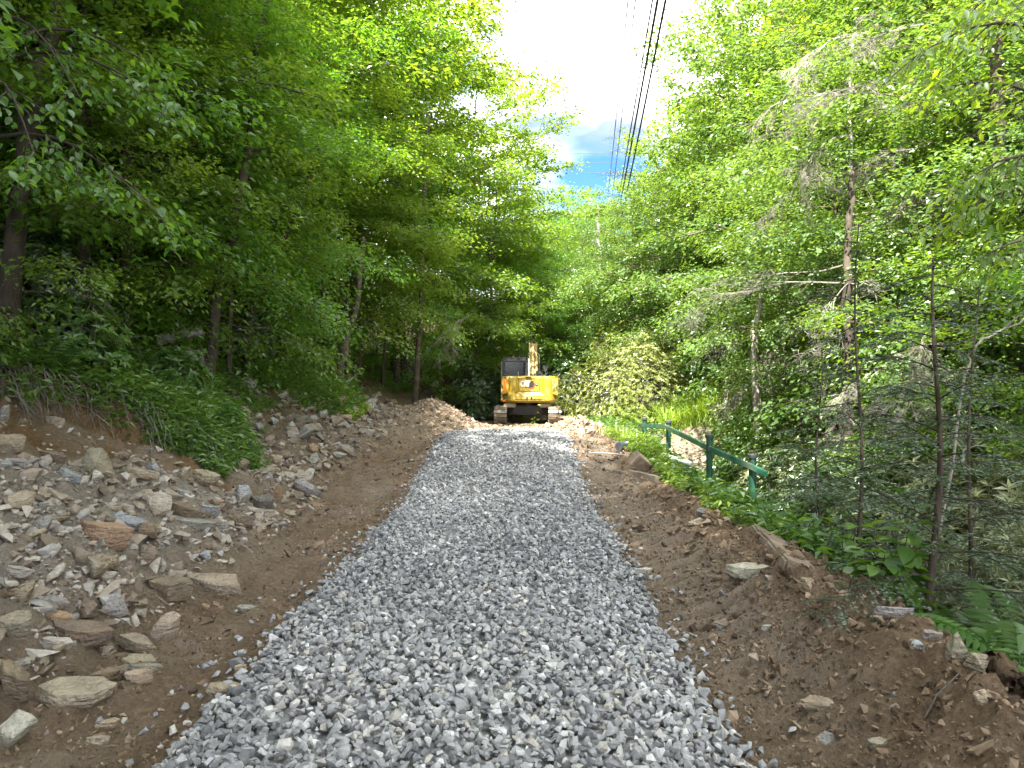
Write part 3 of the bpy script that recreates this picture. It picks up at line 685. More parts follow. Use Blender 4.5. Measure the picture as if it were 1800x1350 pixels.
ROCKCOL = {'tan': (0.34, 0.29, 0.225), 'grey': (0.31, 0.30, 0.285), 'blue grey': (0.32, 0.34, 0.37), 'rusty': (0.33, 0.225, 0.15), 'brown': (0.22, 0.175, 0.135), 'pale': (0.46, 0.435, 0.39), 'dark': (0.17, 0.155, 0.14), 'olive': (0.27, 0.245, 0.19)}
ROCKS = []
def put_rock(name, x, y, size, colour, fam='slab', rz=None, tilt=(0, 0), label='', group=None, sink=0.25, r=random, idx=None):
    me = rock_mesh(fam, (idx if idx is not None else r.randrange(12 if fam == 'slab' else 8)) % (12 if fam == 'slab' else 8))
    o = link(name, me)
    o.scale = size
    o.rotation_euler = (tilt[0], tilt[1], rz if rz is not None else r.uniform(0, 6.28))
    o.location = (x, y, H(x, y) + size[2] * (0.5 - sink))
    c = ROCKCOL[colour]; j = r.uniform(0.88, 1.12)
    o.color = (c[0] * j, c[1] * j * r.uniform(0.97, 1.03), c[2] * j * r.uniform(0.94, 1.06), 1)
    tag(o, label, 'rock', group)
    ROCKS.append((x, y, max(size[:2])))
    return o
G_R = 'broken rocks strewn over the left bank'
# px, py of the middle, width and height in the photograph, colour, family, turn, label, short noun
HERO = [
 (170, 935, 82, 52, 'rusty', 'slab', 0.3, 'rust orange flat-faced block with one dark corner, alone on the grey rubble slope', 'rust orange block'),
 (82, 925, 48, 38, 'grey', 'block', 0.9, 'grey and white banded rock standing tilted left of the rust orange block', 'banded rock'),
 (268, 893, 50, 36, 'pale', 'block', 0.2, 'pale chalky grey boulder at the upper end of the stone cluster on the left bank', 'chalky boulder'),
 (312, 895, 70, 30, 'brown', 'slab', 0.1, 'long brown capstone lying on top of paler slabs in the middle of the left bank', 'brown capstone'),
 (362, 894, 40, 24, 'blue grey', 'slab', -0.2, 'smooth blue grey stone at the right end of the brown capstone', 'smooth blue grey stone'),
 (318, 912, 76, 22, 'grey', 'slab', 0.15, 'long light grey slab supporting the brown capstone from below', 'light grey support slab'),
 (268, 925, 30, 22, 'pale', 'slab', 0.5, 'small whitish wedge below the chalky boulder', 'whitish wedge'),
 (222, 922, 52, 20, 'blue grey', 'slab', -0.1, 'layered blue grey slab right beside the rust orange block', 'layered blue grey slab'),
 (388, 922, 24, 28, 'pale', 'slab', 1.2, 'upright cream stone on the dirt below the smooth blue grey stone', 'upright cream stone'),
 (330, 842, 32, 30, 'tan', 'block', 0.1, 'sandy tan block at the top of the stone cluster under the green bank', 'sandy top block'),
 (358, 848, 40, 24, 'tan', 'slab', 0.3, 'broad tan plate beside the sandy block under the green bank', 'tan plate'),
 (415, 812, 34, 28, 'tan', 'block', 0.5, 'rounded tan boulder at the lowest tip of the green bank', 'tan tip boulder'),
 (445, 806, 40, 24, 'olive', 'block', 0.2, 'olive brown boulder paired with the tan one at the tip of the green bank', 'olive tip boulder'),
 (535, 838, 28, 26, 'pale', 'block', 0.6, 'lone cream boulder out on the smooth dirt above the track marks', 'lone cream boulder'),
 (458, 885, 44, 28, 'dark', 'slab', -0.6, 'dark layered slab sliding off the lower right of the stone cluster', 'dark sliding slab'),
 (486, 868, 16, 34, 'rusty', 'slab', 1.5, 'narrow brown stone standing on end at the edge of the track marks', 'standing brown stone'),
 (422, 885, 30, 36, 'blue grey', 'block', 0.4, 'bluish block in the thick of the cluster below the olive boulder', 'bluish block'),
 (45, 1040, 60, 54, 'olive', 'block', 0.7, 'bulky olive boulder with a pointed top beside the left border of the view', 'bulky olive boulder'),
 (82, 1053, 42, 28, 'grey', 'slab', 0.2, 'pale green grey cube-like stone touching the bulky olive boulder', 'green grey cube stone'),
 (92, 1078, 50, 20, 'rusty', 'slab', 0.05, 'ochre flat stone in front of the green grey cube-like stone', 'ochre flat stone'),
 (365, 1024, 108, 34, 'tan', 'slab', -0.12, 'largest long tan slab overhanging a dark hollow beside the brown verge', 'long tan overhanging slab'),
 (290, 1030, 64, 36, 'brown', 'slab', 0.2, 'brown stepped slab left of the long tan overhanging slab', 'brown stepped slab'),
 (156, 1075, 42, 34, 'brown', 'block', -0.7, 'purplish brown stone leaning in the lower rubble, right of the ochre flat stone', 'purplish leaning stone'),
 (198, 1075, 42, 36, 'grey', 'block', 0.6, 'tall grey brown rock right of the purplish leaning stone, black chip at its foot', 'black-footed rock'),
 (128, 1115, 104, 34, 'brown', 'slab', 0.05, 'long dark brown slab with one bluish end in the lower rubble', 'dark brown long slab'),
 (92, 1136, 54, 26, 'pale', 'slab', 0.1, 'cream lens-shaped stone in front of the long dark brown slab', 'cream lens stone'),
 (288, 1117, 42, 46, 'tan', 'slab', 0.9, 'square pale slab leaning on edge at the border of the verge, last of the pile', 'leaning square slab'),
 (232, 1130, 66, 28, 'tan', 'slab', -0.25, 'golden tan slab lying between the square leaning slab and the dark brown one', 'golden tan slab'),
 (237, 1158, 70, 34, 'olive', 'slab', -0.35, 'olive diamond-shaped slab lying below the golden tan slab', 'olive diamond slab'),
 (184, 1140, 32, 28, 'tan', 'block', -0.6, 'stubby tan stone resting between the golden tan slab and the cream lens-shaped stone', 'stubby tan stone'),
 (248, 1184, 44, 20, 'olive', 'slab', 0.1, 'small brick-shaped stone under the olive diamond-shaped slab', 'brick-shaped stone'),
 (210, 1178, 38, 30, 'brown', 'slab', -0.8, 'thin stake-like stone wedged diagonally under the olive diamond slab', 'stake-like stone'),
 (180, 1190, 46, 32, 'brown', 'slab', 0.7, 'brown slab tilted up against the stake-like stone', 'tilted brown slab'),
 (238, 1210, 40, 24, 'tan', 'slab', 0.3, 'flat tan stone at the foot of the pile, just above bare dirt', 'foot stone'),
 (122, 1236, 112, 40, 'tan', 'slab', 0.15, 'broad tan slab half sunk in dark soil near the lower left corner', 'broad sunken slab'),
 (20, 1222, 60, 60, 'brown', 'slab', -0.5, 'jagged brown slab cut by the left border, above the corner boulder', 'jagged border slab'),
 (18, 1285, 56, 54, 'pale', 'block', 0.3, 'whitish boulder in the extreme lower left corner of the view', 'corner boulder'),
 (32, 1190, 34, 26, 'grey', 'block', 0.4, 'split grey stone above the jagged brown slab at the left border', 'split grey stone'),
 (15, 1105, 56, 50, 'olive', 'slab', 0.2, 'olive slab with a sharp lower edge, cut by the left border below the bulky boulder', 'olive border slab'),
 (162, 808, 60, 56, 'olive', 'block', 0.2, 'big weathered boulder set in the cut earth face under the dangling roots', 'earth face boulder'),
 (165, 838, 22, 18, 'pale', 'block', 0.1, 'small yellowish stone at the base of the boulder in the cut earth face', 'yellowish base stone'),
 (8, 725, 22, 36, 'grey', 'block', 0.2, 'grey stone high in the earth face at the left border', 'high grey stone'),
 (85, 738, 36, 22, 'tan', 'block', 0.1, 'dull yellow stone bedded in the upper earth face, under the dark roots', 'bedded yellow stone'),
 (16, 782, 40, 30, 'tan', 'slab', 0.1, 'layered tan rock in the earth face at the left border', 'layered earth face rock'),
 (20, 808, 48, 18, 'grey', 'slab', 0.1, 'thin grey ledge under the layered tan rock at the left border', 'grey ledge'),
 (240, 848, 56, 16, 'tan', 'slab', 0.1, 'flat ochre plank-like stone at the foot of the earth face', 'plank-like stone'),
 (320, 868, 20, 14, 'blue grey', 'slab', 0.4, 'small shiny slate chip in the dark soil above the brown capstone', 'slate chip'),
 (120, 845, 40, 22, 'blue grey', 'slab', -0.3, 'streaky blue grey ledge on the dusty slope, left of the yellowish stone', 'streaky ledge'),
 (25, 1000, 44, 20, 'pale', 'slab', 0.1, 'light dusty plate on the powdery slope above the bulky olive boulder', 'dusty plate'),
]
def px_rock(px, py, w, h, colour, fam, rz, label, name='rock', group=None, i=0, sink=0.30, yofs=0.0):
    x, y = hit(px, py + h * 0.38)
    k = y / FPX
    r = random.Random(i * 13 + 5)
    if fam == 'slab': size = (w * k * 1.25, w * k * r.uniform(0.6, 0.85), h * k * 1.0)
    else: size = (w * k * 1.35, w * k * r.uniform(0.9, 1.15), h * k * 1.45)
    if abs(rz) > 1.0 and fam == 'slab': size = (w * k, w * k * 0.8, h * k * 1.1); rz = 0.3
    sl = 0.28 if x < -2.2 else 0.0
    o = put_rock(name, x, y + size[1] * 0.3, size, colour, fam, rz * 0.8, (r.uniform(-0.10, 0.22), sl * r.uniform(0.3, 1) - rz * 0.35 * 0), label, group, sink, r, idx=i * 5)
    return o
HERO_POS = []
for i, (px, py, w, h, c, fam, rz, lab, noun) in enumerate(HERO):
    o = px_rock(px, py, w, h, c, fam, rz, lab, 'rock', G_R, i)
    HERO_POS.append((o.location.x, o.location.y, noun, px, py))
# rocks on the right verge and in the lane
RV = 'stones lying on the right verge'
for i, (px, py, w, h, c, fam, rz, lab) in enumerate([
 (1318, 1003, 68, 26, 'pale', 'slab', -0.2, 'pale flat flagstone lying tilted on the brown right verge'),
 (1130, 1004, 38, 18, 'pale', 'slab', 0.1, 'whitish flat stone at the gravel edge on the right verge'),
 (1160, 1012, 20, 18, 'blue grey', 'block', 0.1, 'small round blue grey stone beside the whitish flat stone at the gravel edge'),
 (1450, 994, 30, 24, 'grey', 'block', 0.1, 'round grey stone on top of the berm beside the leafy saplings'),
 (1424, 1036, 34, 24, 'tan', 'block', 0.3, 'tan stone bedded in the berm below the round grey one'),
 (1348, 1095, 16, 12, 'pale', 'slab', 0.3, 'little white triangular chip in the middle of the right verge'),
 (1285, 1083, 50, 12, 'brown', 'slab', 0.0, 'narrow brown stick-like stone sunk in the right verge'),
 (1445, 1222, 50, 24, 'tan', 'slab', -0.4, 'dusty tan slab half buried in the lower right verge'),
 (1460, 1278, 36, 24, 'grey', 'block', -0.4, 'grey brown lump in the lower right verge below the dusty tan slab'),
 (1545, 1285, 32, 20, 'tan', 'slab', 0.1, 'flat cream stone near the lower border of the right verge'),
 (1618, 1130, 30, 24, 'blue grey', 'block', 0.2, 'blue and white mottled stone on the berm above the two rounded boulders'),
 (1690, 1155, 38, 50, 'olive', 'block', 0.3, 'tall rounded boulder on the right berm, beside the rotten wood'),
 (1728, 1176, 42, 36, 'tan', 'block', 0.2, 'squat rounded boulder right of the tall one on the right berm'),
 (1660, 1140, 30, 34, 'brown', 'block', 0.2, 'brown soil-covered stone left of the tall rounded boulder'),
 (1735, 1240, 40, 34, 'tan', 'block', 0.1, 'yellowish stone in the berm face near the right border'),
 (1640, 1118, 40, 22, 'grey', 'slab', 0.2, 'grey slab behind the blue and white mottled stone'),
 (1570, 1080, 60, 22, 'grey', 'slab', -0.3, 'broad grey slab flush with the crest of the right berm'),
 (1225, 925, 24, 16, 'tan', 'block', 0.3, 'tan stone on the upper right verge below the concrete channel'),
 (1235, 912, 20, 14, 'grey', 'block', 0.3, 'grey stone on the berm edge just above the tan stone'),
 (868, 1132, 22, 26, 'tan', 'slab', 0.5, 'oversized tan stone lying on top of the grey gravel'),
 (600, 968, 24, 14, 'tan', 'slab', 0.2, 'tan stone at the left gravel edge beside the track marks'),
 (420, 1180, 22, 26, 'tan', 'slab', 1.4, 'upright tan shard at the left gravel edge'),
 (430, 1052, 28, 14, 'grey', 'slab', 0.1, 'grey plate beside the end of the long tan slab'),
 (392, 1212, 50, 24, 'tan', 'slab', 0.3, 'sandy slab sunk flush in the left verge by the gravel'),
 (165, 1292, 40, 18, 'tan', 'slab', 0.1, 'cream stone in the dirt at the lower left, below the sunken slab'),
 (185, 1268, 40, 18, 'tan', 'slab', 0.3, 'long sandy sliver on the dirt right of the broad sunken slab'),
 (1110, 755, 30, 18, 'grey', 'block', 0.0, 'square grey rock under the first green post'),
 (820, 710, 30, 12, 'pale', 'slab', 0.2, 'cream slab lying on the loose heap beside the machine'),
 (640, 760, 26, 16, 'pale', 'slab', 0.6, 'sunlit cream shard below the second green tongue of the bank'),
 (770, 678, 22, 18, 'pale', 'block', 0.3, 'bright sunlit boulder at the top of the heap behind the rubble'),
]):
    px_rock(px, py, w, h, c, fam, rz, lab, 'rock', RV if px > 900 else G_R, 60 + i, 0.42)

# the rest of the pile: every rock a thing of its own, said by its neighbours
def more_rocks():
    r = random.Random(77)
    dirs = ['right of', 'above', 'left of', 'below']
    seen = set()
    made = 0
    tries = 0
    adj = {'tan': ['tan', 'sandy', 'honey-coloured'], 'grey': ['grey', 'ash grey', 'dusty grey'], 'blue grey': ['blue grey', 'slate blue'], 'rusty': ['rusty', 'rust-stained'], 'brown': ['brown', 'earth brown'], 'pale': ['pale', 'chalky', 'cream'], 'dark': ['dark', 'charcoal'], 'olive': ['olive', 'mossy olive']}
    noun_s = ['slab', 'plate', 'flake']; noun_b = ['chunk', 'lump', 'block']
    while made < 218 and tries < 6000:
        tries += 1
        u = r.random()
        if u < 0.42: y = r.uniform(3.0, 7.5)
        elif u < 0.82: y = r.uniform(7.5, 15.5)
        else: y = r.uniform(15.5, 23)
        ve = float(veg_edge(y))
        L = (2.18 + 0.36 * float(sstep(6, 12, y))) + r.betavariate(1.2, 1.3) * (ve - 2.15)
        x = float(road_x(y)) - L
        px = 900 + x / y * FPX
        if px < -10 or px > 880: continue
        if 7.5 < y < 9.6 and L < 2.9 and r.random() < 0.8: continue
        if y < 8.6 and L > ve - 0.95 and r.random() < 0.85: continue
        s = min(0.42, max(0.075, r.lognormvariate(math.log(0.18 if y < 9 else 0.25), 0.42)))
        if any((x - a) ** 2 + (y - b) ** 2 < (0.36 * (s + c)) ** 2 for a, b, c in ROCKS): continue
        if y < 8: cname = r.choices(['tan', 'grey', 'blue grey', 'rusty', 'brown', 'pale', 'olive', 'dark'], [26, 24, 12, 5, 10, 15, 6, 3])[0]
        else: cname = r.choices(['tan', 'grey', 'blue grey', 'rusty', 'brown', 'pale', 'olive', 'dark'], [34, 16, 6, 7, 16, 8, 10, 3])[0]
        fam = 'slab' if r.random() < 0.62 else 'block'
        size = (s, s * r.uniform(0.55, 0.9), s * (r.uniform(0.22, 0.45) if fam == 'slab' else r.uniform(0.6, 0.85)))
        z = H(x, y); py = HORIZ + (CAM_Z - z) / y * FPX
        near = sorted(HERO_POS, key=lambda q: (q[3] - px) ** 2 + (q[4] - py) ** 2)
        lab = None
        sz = 'small' if s < 0.13 else ('middling' if s < 0.2 else 'large')
        for q in near[:4]:
            dxp, dyp = px - q[3], py - q[4]
            d = dirs[0] if abs(dxp) > abs(dyp) and dxp > 0 else dirs[2] if abs(dxp) > abs(dyp) else dirs[1] if dyp < 0 else dirs[3]
            far = 'just ' if math.hypot(dxp, dyp) < 60 else 'a little way ' if math.hypot(dxp, dyp) < 140 else 'well '
            for a in adj[cname]:
                for nn in (noun_s if fam == 'slab' else noun_b):
                    t = f'{sz} {a} {nn} of stone {far}{d} the {q[2]}'
                    if t not in seen: lab = t; break
                if lab: break
            if lab: break
        if not lab: continue
        seen.add(lab)
        put_rock('rock', x, y, size, cname, fam, None, (r.gauss(0, 0.28), 0.25 * r.random() + r.gauss(0, 0.25)), lab, G_R, r.uniform(0.05, 0.32), r)
        made += 1
more_rocks()
# ------------------------------------------------------------------ bmesh builder for made things
class MB:
    def __init__(self): self.bm = bmesh.new()
    def box(self, c, s, bev=0.0, rot=None, seg=2):
        g = bmesh.ops.create_cube(self.bm, size=1)['verts']
        m_ = Matrix.Translation(Vector(c)) @ (rot.to_4x4() if rot is not None else Matrix.Identity(4)) @ Matrix.Diagonal((*s, 1))
        bmesh.ops.transform(self.bm, matrix=m_, verts=g)
        if bev > 0:
            ed = list({e for v in g for e in v.link_edges})
            bmesh.ops.bevel(self.bm, geom=ed, offset=bev, segments=seg, affect='EDGES', clamp_overlap=True)
        return self
    def cyl(self, a, b, r, n=16, r2=None, bev=0):
        a, b = Vector(a), Vector(b); d = b - a
        g = bmesh.ops.create_cone(self.bm, cap_ends=True, segments=n, radius1=r, radius2=r if r2 is None else r2, depth=d.length)['verts']
        bmesh.ops.transform(self.bm, matrix=Matrix.Translation((a + b) / 2) @ d.to_track_quat('Z', 'Y').to_matrix().to_4x4(), verts=g)
        return self
    def prism(self, poly, o, u, v, depth, bev=0.0):
        """polygon in the plane (u, v) at o, thickened along u x v"""
        o, u, v = Vector(o), Vector(u), Vector(v); n = u.cross(v).normalized() * depth
        a = [self.bm.verts.new(o + u * p[0] + v * p[1]) for p in poly]
        b = [self.bm.verts.new(o + u * p[0] + v * p[1] + n) for p in poly]
        k = len(poly)
        fs = [self.bm.faces.new(a[::-1]), self.bm.faces.new(b)]
        for i in range(k): fs.append(self.bm.faces.new((a[i], a[(i + 1) % k], b[(i + 1) % k], b[i])))
        if bev > 0: bmesh.ops.bevel(self.bm, geom=list({e for f in fs for e in f.edges}), offset=bev, segments=2, affect='EDGES', clamp_overlap=True)
        return self
    def tube(self, pts, rad, n=6):
        V, F = tube_np([np.array(pts, dtype=float)], [np.full(len(pts), rad) if np.isscalar(rad) else np.array(rad)], n)
        vs = [self.bm.verts.new(v) for v in V]
        for f in F:
            try: self.bm.faces.new([vs[i] for i in f])
            except ValueError: pass
        return self
    def mesh(self, name, mat, smooth=True, angle=35):
        bmesh.ops.recalc_face_normals(self.bm, faces=self.bm.faces[:])
        if smooth:
            for f in self.bm.faces: f.smooth = True
            for e in self.bm.edges:
                if len(e.link_faces) == 2 and e.calc_face_angle(0) > R(angle): e.smooth = False
        me = bpy.data.meshes.new(name); self.bm.to_mesh(me); self.bm.free()
        for m_ in (mat if isinstance(mat, list) else [mat]): me.materials.append(m_)
        return me
    def build(self, name, mat, parent=None, smooth=True):
        return link(name, self.mesh(name, mat, smooth), parent)
def tube_np(paths, radii, n=5):
    Vs, Fs, off = [], [], 0
    ang = np.arange(n) / n * 2 * np.pi
    for P, Rr in zip(paths, radii):
        P = np.asarray(P, dtype=float); k = len(P)
        T = unit(np.gradient(P, axis=0))
        up = np.where(np.abs(T[:, 2:3]) > 0.9, np.array([[1.0, 0, 0]]), np.array([[0, 0, 1.0]]))
        A = unit(np.cross(T, up)); B = np.cross(T, A)
        ring = P[:, None] + (A[:, None] * np.cos(ang)[None, :, None] + B[:, None] * np.sin(ang)[None, :, None]) * np.asarray(Rr)[:, None, None]
        Vs.append(ring.reshape(-1, 3))
        i = np.arange(k - 1)[:, None] * n + np.arange(n)[None]
        j = np.arange(k - 1)[:, None] * n + (np.arange(n)[None] + 1) % n
        Fs.append(np.stack([i, j, j + n, i + n], -1).reshape(-1, 4) + off)
        off += k * n
    return np.concatenate(Vs), np.concatenate(Fs)

M['cat_yellow'] = simple_mat('machine_yellow', (0.34, 0.232, 0.016), 0.45, 0, 0.10, 3, dirt=(0.30, 0.23, 0.14), dirt_amt=0.28, coat=0.15)
M['black_paint'] = simple_mat('black_paint', (0.018, 0.018, 0.019), 0.45, 0, 0.2, 5, dirt=(0.16, 0.13, 0.10), dirt_amt=0.12)
M['seam'] = simple_mat('seam_rubber', (0.02, 0.016, 0.01), 0.8)
M['grey_metal'] = simple_mat('dusty_metal', (0.32, 0.29, 0.25), 0.62, 0.25, 0.25, 6, 0.3, 30, dirt=(0.45, 0.37, 0.27), dirt_amt=0.5)
M['track_steel'] = simple_mat('track_steel', (0.27, 0.235, 0.195), 0.55, 0.45, 0.3, 7, 0.4, 30, dirt=(0.46, 0.38, 0.28), dirt_amt=0.55)
M['white_paint'] = simple_mat('white_print', (0.82, 0.82, 0.80), 0.5)
M['red_print'] = simple_mat('red_print', (0.62, 0.06, 0.02), 0.5)
M['orange_print'] = simple_mat('orange_print', (0.62, 0.13, 0.012), 0.55, 0, 0.3, 14)
M['grey_brown'] = simple_mat('grey_brown', (0.25, 0.19, 0.08), 0.6, 0, 0.2, 9)
M['orange_brown'] = simple_mat('hose_brown', (0.17, 0.085, 0.03), 0.7, 0, 0.2, 6)
M['chrome'] = simple_mat('rod_chrome', (0.75, 0.75, 0.76), 0.15, 1.0)
M['seat'] = simple_mat('seat_cloth', (0.02, 0.022, 0.024), 0.8)
M['hose'] = simple_mat('hose_rubber', (0.02, 0.02, 0.02), 0.6)
M['boom_dust'] = simple_mat('boom_yellow', (0.46, 0.355, 0.12), 0.6, 0, 0.15, 5, dirt=(0.28, 0.215, 0.12), dirt_amt=0.35)
def glass_mat():
    m, t = new_mat('cab_glass'); o = N(t, 'ShaderNodeOutputMaterial')
    tr = N(t, 'ShaderNodeBsdfTransparent'); tr.inputs[0].default_value = (0.22, 0.33, 0.28, 1)
    g = N(t, 'ShaderNodeBsdfGlossy'); g.inputs['Roughness'].default_value = 0.05
    x = N(t, 'ShaderNodeMixShader'); x.inputs[0].default_value = 0.018
    Lk(t, tr.outputs[0], x.inputs[1]); Lk(t, g.outputs[0], x.inputs[2]); Lk(t, x.outputs[0], o.inputs[0]); return m
M['glass'] = glass_mat()

def excavator():
    root = empty('excavator', (0.60, 28.3, -0.05), R(-1.2), 'yellow tracked excavator seen from behind, parked on the dirt beyond the gravel', 'excavator')
    # ---- undercarriage
    ur = MB()
    ur.box((0, 0, 0.47), (1.05, 1.5, 0.34), 0.05); ur.cyl((0, 0, 0.6), (0, 0, 0.80), 0.52, 32)
    for sy in (-1, 1):
        ur.box((-0.52, sy * 0.5, 0.42), (0.75, 0.34, 0.26), 0.05, Matrix.Rotation(R(14 * sy), 3, 'Z')); ur.box((0.52, sy * 0.5, 0.42), (0.75, 0.34, 0.26), 0.05, Matrix.Rotation(R(-14 * sy), 3, 'Z'))
    ur.build('car_body', M['black_paint'], root)
    rad, half = 0.275, 1.13
    shoe = MB(); shoe.box((0, 0, 0), (0.46, 0.118, 0.018), 0.004)
    for gy in (-0.05, 0.0, 0.05): shoe.box((0, gy, 0.019), (0.455, 0.012, 0.022), 0.003)
    shoe.box((-0.08, 0, -0.03), (0.05, 0.13, 0.045)); shoe.box((0.08, 0, -0.03), (0.05, 0.13, 0.045))
    shoe_me = shoe.mesh('track_shoe', M['track_steel'])
    per = 4 * half + 2 * math.pi * rad; ns = 44
    for sx in (-1, 1):
        x0 = sx * 1.0
        tf = MB(); tf.box((x0, 0, 0.30), (0.20, 2.15, 0.20), 0.04)
        tf.box((x0 - sx * 0.13, 0, 0.33), (0.06, 1.9, 0.14), 0.01)
        fr = tf.build('track_frame', M['grey_metal'], root)
        for ry in np.linspace(-0.82, 0.82, 6): MB().cyl((x0 - 0.14, ry, 0.125), (x0 + 0.14, ry, 0.125), 0.085, 16).build('roller', M['black_paint'], fr)
        MB().cyl((x0 - 0.1, half, 0.315), (x0 + 0.1, half, 0.315), 0.235, 24).build('idler', M['grey_metal'], fr)
        sp = MB(); sp.cyl((x0 - 0.05, -half, 0.315), (x0 + 0.05, -half, 0.315), 0.205, 24)
        for k in range(15):
            a = k / 15 * 2 * math.pi
            sp.box((x0, -half + math.cos(a) * 0.22, 0.315 + math.sin(a) * 0.22), (0.05, 0.045, 0.045), 0.005, Matrix.Rotation(a, 3, 'X'))
        sp.build('sprocket', M['grey_metal'], fr)
        tr = MB(); tr.box((x0 - 0.08, 0, 0.575), (0.03, 2.0, 0.02)).box((x0 + 0.08, 0, 0.575), (0.03, 2.0, 0.02)).box((x0 - 0.08, 0, 0.055), (0.03, 2.0, 0.02)).box((x0 + 0.08, 0, 0.055), (0.03, 2.0, 0.02))
        belt = tr.build('track', M['track_steel'], root)
        for k in range(ns):
            s = k / ns * per
            if s < 2 * half: y, z, a = half - s, 0.315 + rad, 0.0
            elif s < 2 * half + math.pi * rad: t_ = (s - 2 * half) / rad; y, z, a = -half - math.sin(t_) * rad, 0.315 + math.cos(t_) * rad, t_
            elif s < 4 * half + math.pi * rad: y, z, a = -half + (s - 2 * half - math.pi * rad), 0.315 - rad, math.pi
            else: t_ = (s - 4 * half - math.pi * rad) / rad; y, z, a = half + math.sin(t_) * rad, 0.315 - math.cos(t_) * rad, math.pi + t_
            o = link('track_shoe', shoe_me, belt); o.location = (x0, y, z); o.rotation_euler = (a, 0, 0)
        # pale dusty block standing for the sunlit top of the track frame
        MB().box((x0 - sx * 0.34, -0.72, 0.66), (0.46, 0.75, 0.15), 0.03).build('lit_frame_top', M['grey_metal'], root)
    bl = MB(); prof = [(0.0, 0.0), (0.06, 0.02), (0.03, 0.2), (0.03, 0.4), (0.10, 0.55), (0.02, 0.55), (-0.04, 0.4), (-0.04, 0.2)]
    bl.prism(prof, (-1.15, 1.75, 0.04), (0, 1, 0), (0, 0, 1), 2.3); bl.box((-0.4, 1.45, 0.3), (0.1, 0.7, 0.14), 0.02).box((0.4, 1.45, 0.3), (0.1, 0.7, 0.14), 0.02)
    bl.build('dozer_blade', M['grey_metal'], root)
    # ---- house: counterweight shell with a hollow middle
    hx = 0.085
    W, z0, z1 = 1.09, 0.77, 1.735
    nx_, nz_ = 73, 41
    us = np.linspace(-1, 1, nx_); zs = np.linspace(z0, z1, nz_)
    U, Zz = np.meshgrid(us, zs)
    Xs = U * W
    yb = -1.30 + 0.55 * np.clip((np.abs(Xs) - 0.62) / 0.47, 0, 1) ** 2.4
    zn = (Zz - z0) / (z1 - z0)
    wl = 0.42 + 0.22 * np.clip((0.42 - zn) / 0.42, 0, 1)
    rec = 1 - sstep(wl - 0.015, wl + 0.12, np.abs(Xs))
    ledge = sstep(0.27, 0.40, zn)
    yb = yb + 0.13 * rec * ledge
    yb = yb - 0.05 * (1 - sstep(0.10, 0.16, zn)) * (1 - sstep(0.55, 0.60, np.abs(Xs)))
    yb = yb + 0.10 * (1 - sstep(0.0, 0.10, zn)) ** 2 + 0.04 * sstep(0.95, 1.0, zn)
    V = np.stack([Xs + hx, yb, Zz], -1).reshape(-1, 3)
    idx = np.arange(nx_ * nz_).reshape(nz_, nx_)
    F = np.stack([idx[:-1, :-1], idx[:-1, 1:], idx[1:, 1:], idx[1:, :-1]], -1).reshape(-1, 4)
    # close it off with top, bottom, sides and front
    fr_ = V.copy(); fr_[:, 1] = -0.30
    nV = len(V); rim = np.concatenate([idx[0, :], idx[1:, -1], idx[-1, -2::-1], idx[-2:0:-1, 0]])
    nxt = np.roll(rim, -1)
    F2 = np.stack([rim, rim + nV, nxt + nV, nxt], -1)
    F3 = (F + nV)[:, ::-1]
    me = np_mesh('counterweight', np.concatenate([V, fr_]), [F, F2, F3], M['cat_yellow'], smooth=True)
    cw = link('counterweight', me, root)
    m_ = me
    ends = m_.edges
    b_ = bmesh.new(); b_.from_mesh(me); bmesh.ops.recalc_face_normals(b_, faces=b_.faces[:])
    for e in b_.edges:
        if len(e.link_faces) == 2 and e.calc_face_angle(0) > R(40): e.smooth = False
    b_.to_mesh(me); b_.free()
    hb = MB(); hb.box((hx, 0.28, 0.86), (2.1, 1.5, 0.16), 0.04); hb.box((hx + 0.77, 0.25, 1.32), (0.56, 1.35, 0.80), 0.07); hb.box((hx - 0.72, -0.22, 1.25), (0.66, 0.30, 0.72), 0.05)
    hb.build('engine_house', M['cat_yellow'], root)
    hd = MB(); hd.prism([(-0.98, 0), (0.98, 0), (0.9, 0.02), (-0.9, 0.02)], (hx, -1.02, z1), (1, 0, 0), (0, 0, 1), -0.7, 0.0); hd.box((hx - 0.05, -1.21, z1 + 0.012), (0.22, 0.12, 0.03), 0.008)
    hd.build('hood', M['cat_yellow'], root)
    # ---- doors in the tail
    def door(poly, o, u, v, name):
        c = Vector((sum(p[0] for p in poly) / len(poly), sum(p[1] for p in poly) / len(poly), 0))
        se = MB(); se.prism(poly, o, u, v, 0.012); s_o = None
        inner = [(c.x + (p[0] - c.x) * 0.955, c.y + (p[1] - c.y) * 0.965) for p in poly]
        n = Vector(u).cross(Vector(v)).normalized()
        d = MB(); d.prism(inner, Vector(o) + n * 0.004, u, v, 0.020, 0.004)
        dd = d.build(name, M['cat_yellow'], root)
        s_o = se.build('door_seam', M['seam'], dd)
        return dd, n
    # middle door, in the hollow
    yh = -1.30 + 0.13
    mid, n = door([(-0.385, -0.24), (0.385, -0.24), (0.40, 0.0), (0.40, 0.26), (-0.40, 0.26), (-0.40, 0.0)], (hx - 0.02, yh + 0.006, 1.43), (1, 0, 0), (0, 0, 1), 'rear_door')
    yq = yh - 0.022
    def flat(poly, mat, name, par, z=0.0, ox=0.0, oz=0.0, sc=1.0, dep=0.004, sz=None):
        sz = sc if sz is None else sz
        m2 = MB(); m2.prism([(p[0] * sc + ox, p[1] * sz + oz) for p in poly], (hx - 0.02, yq - z, 1.43), (1, 0, 0), (0, 0, 1), dep)
        return m2.build(name, mat, par, False)
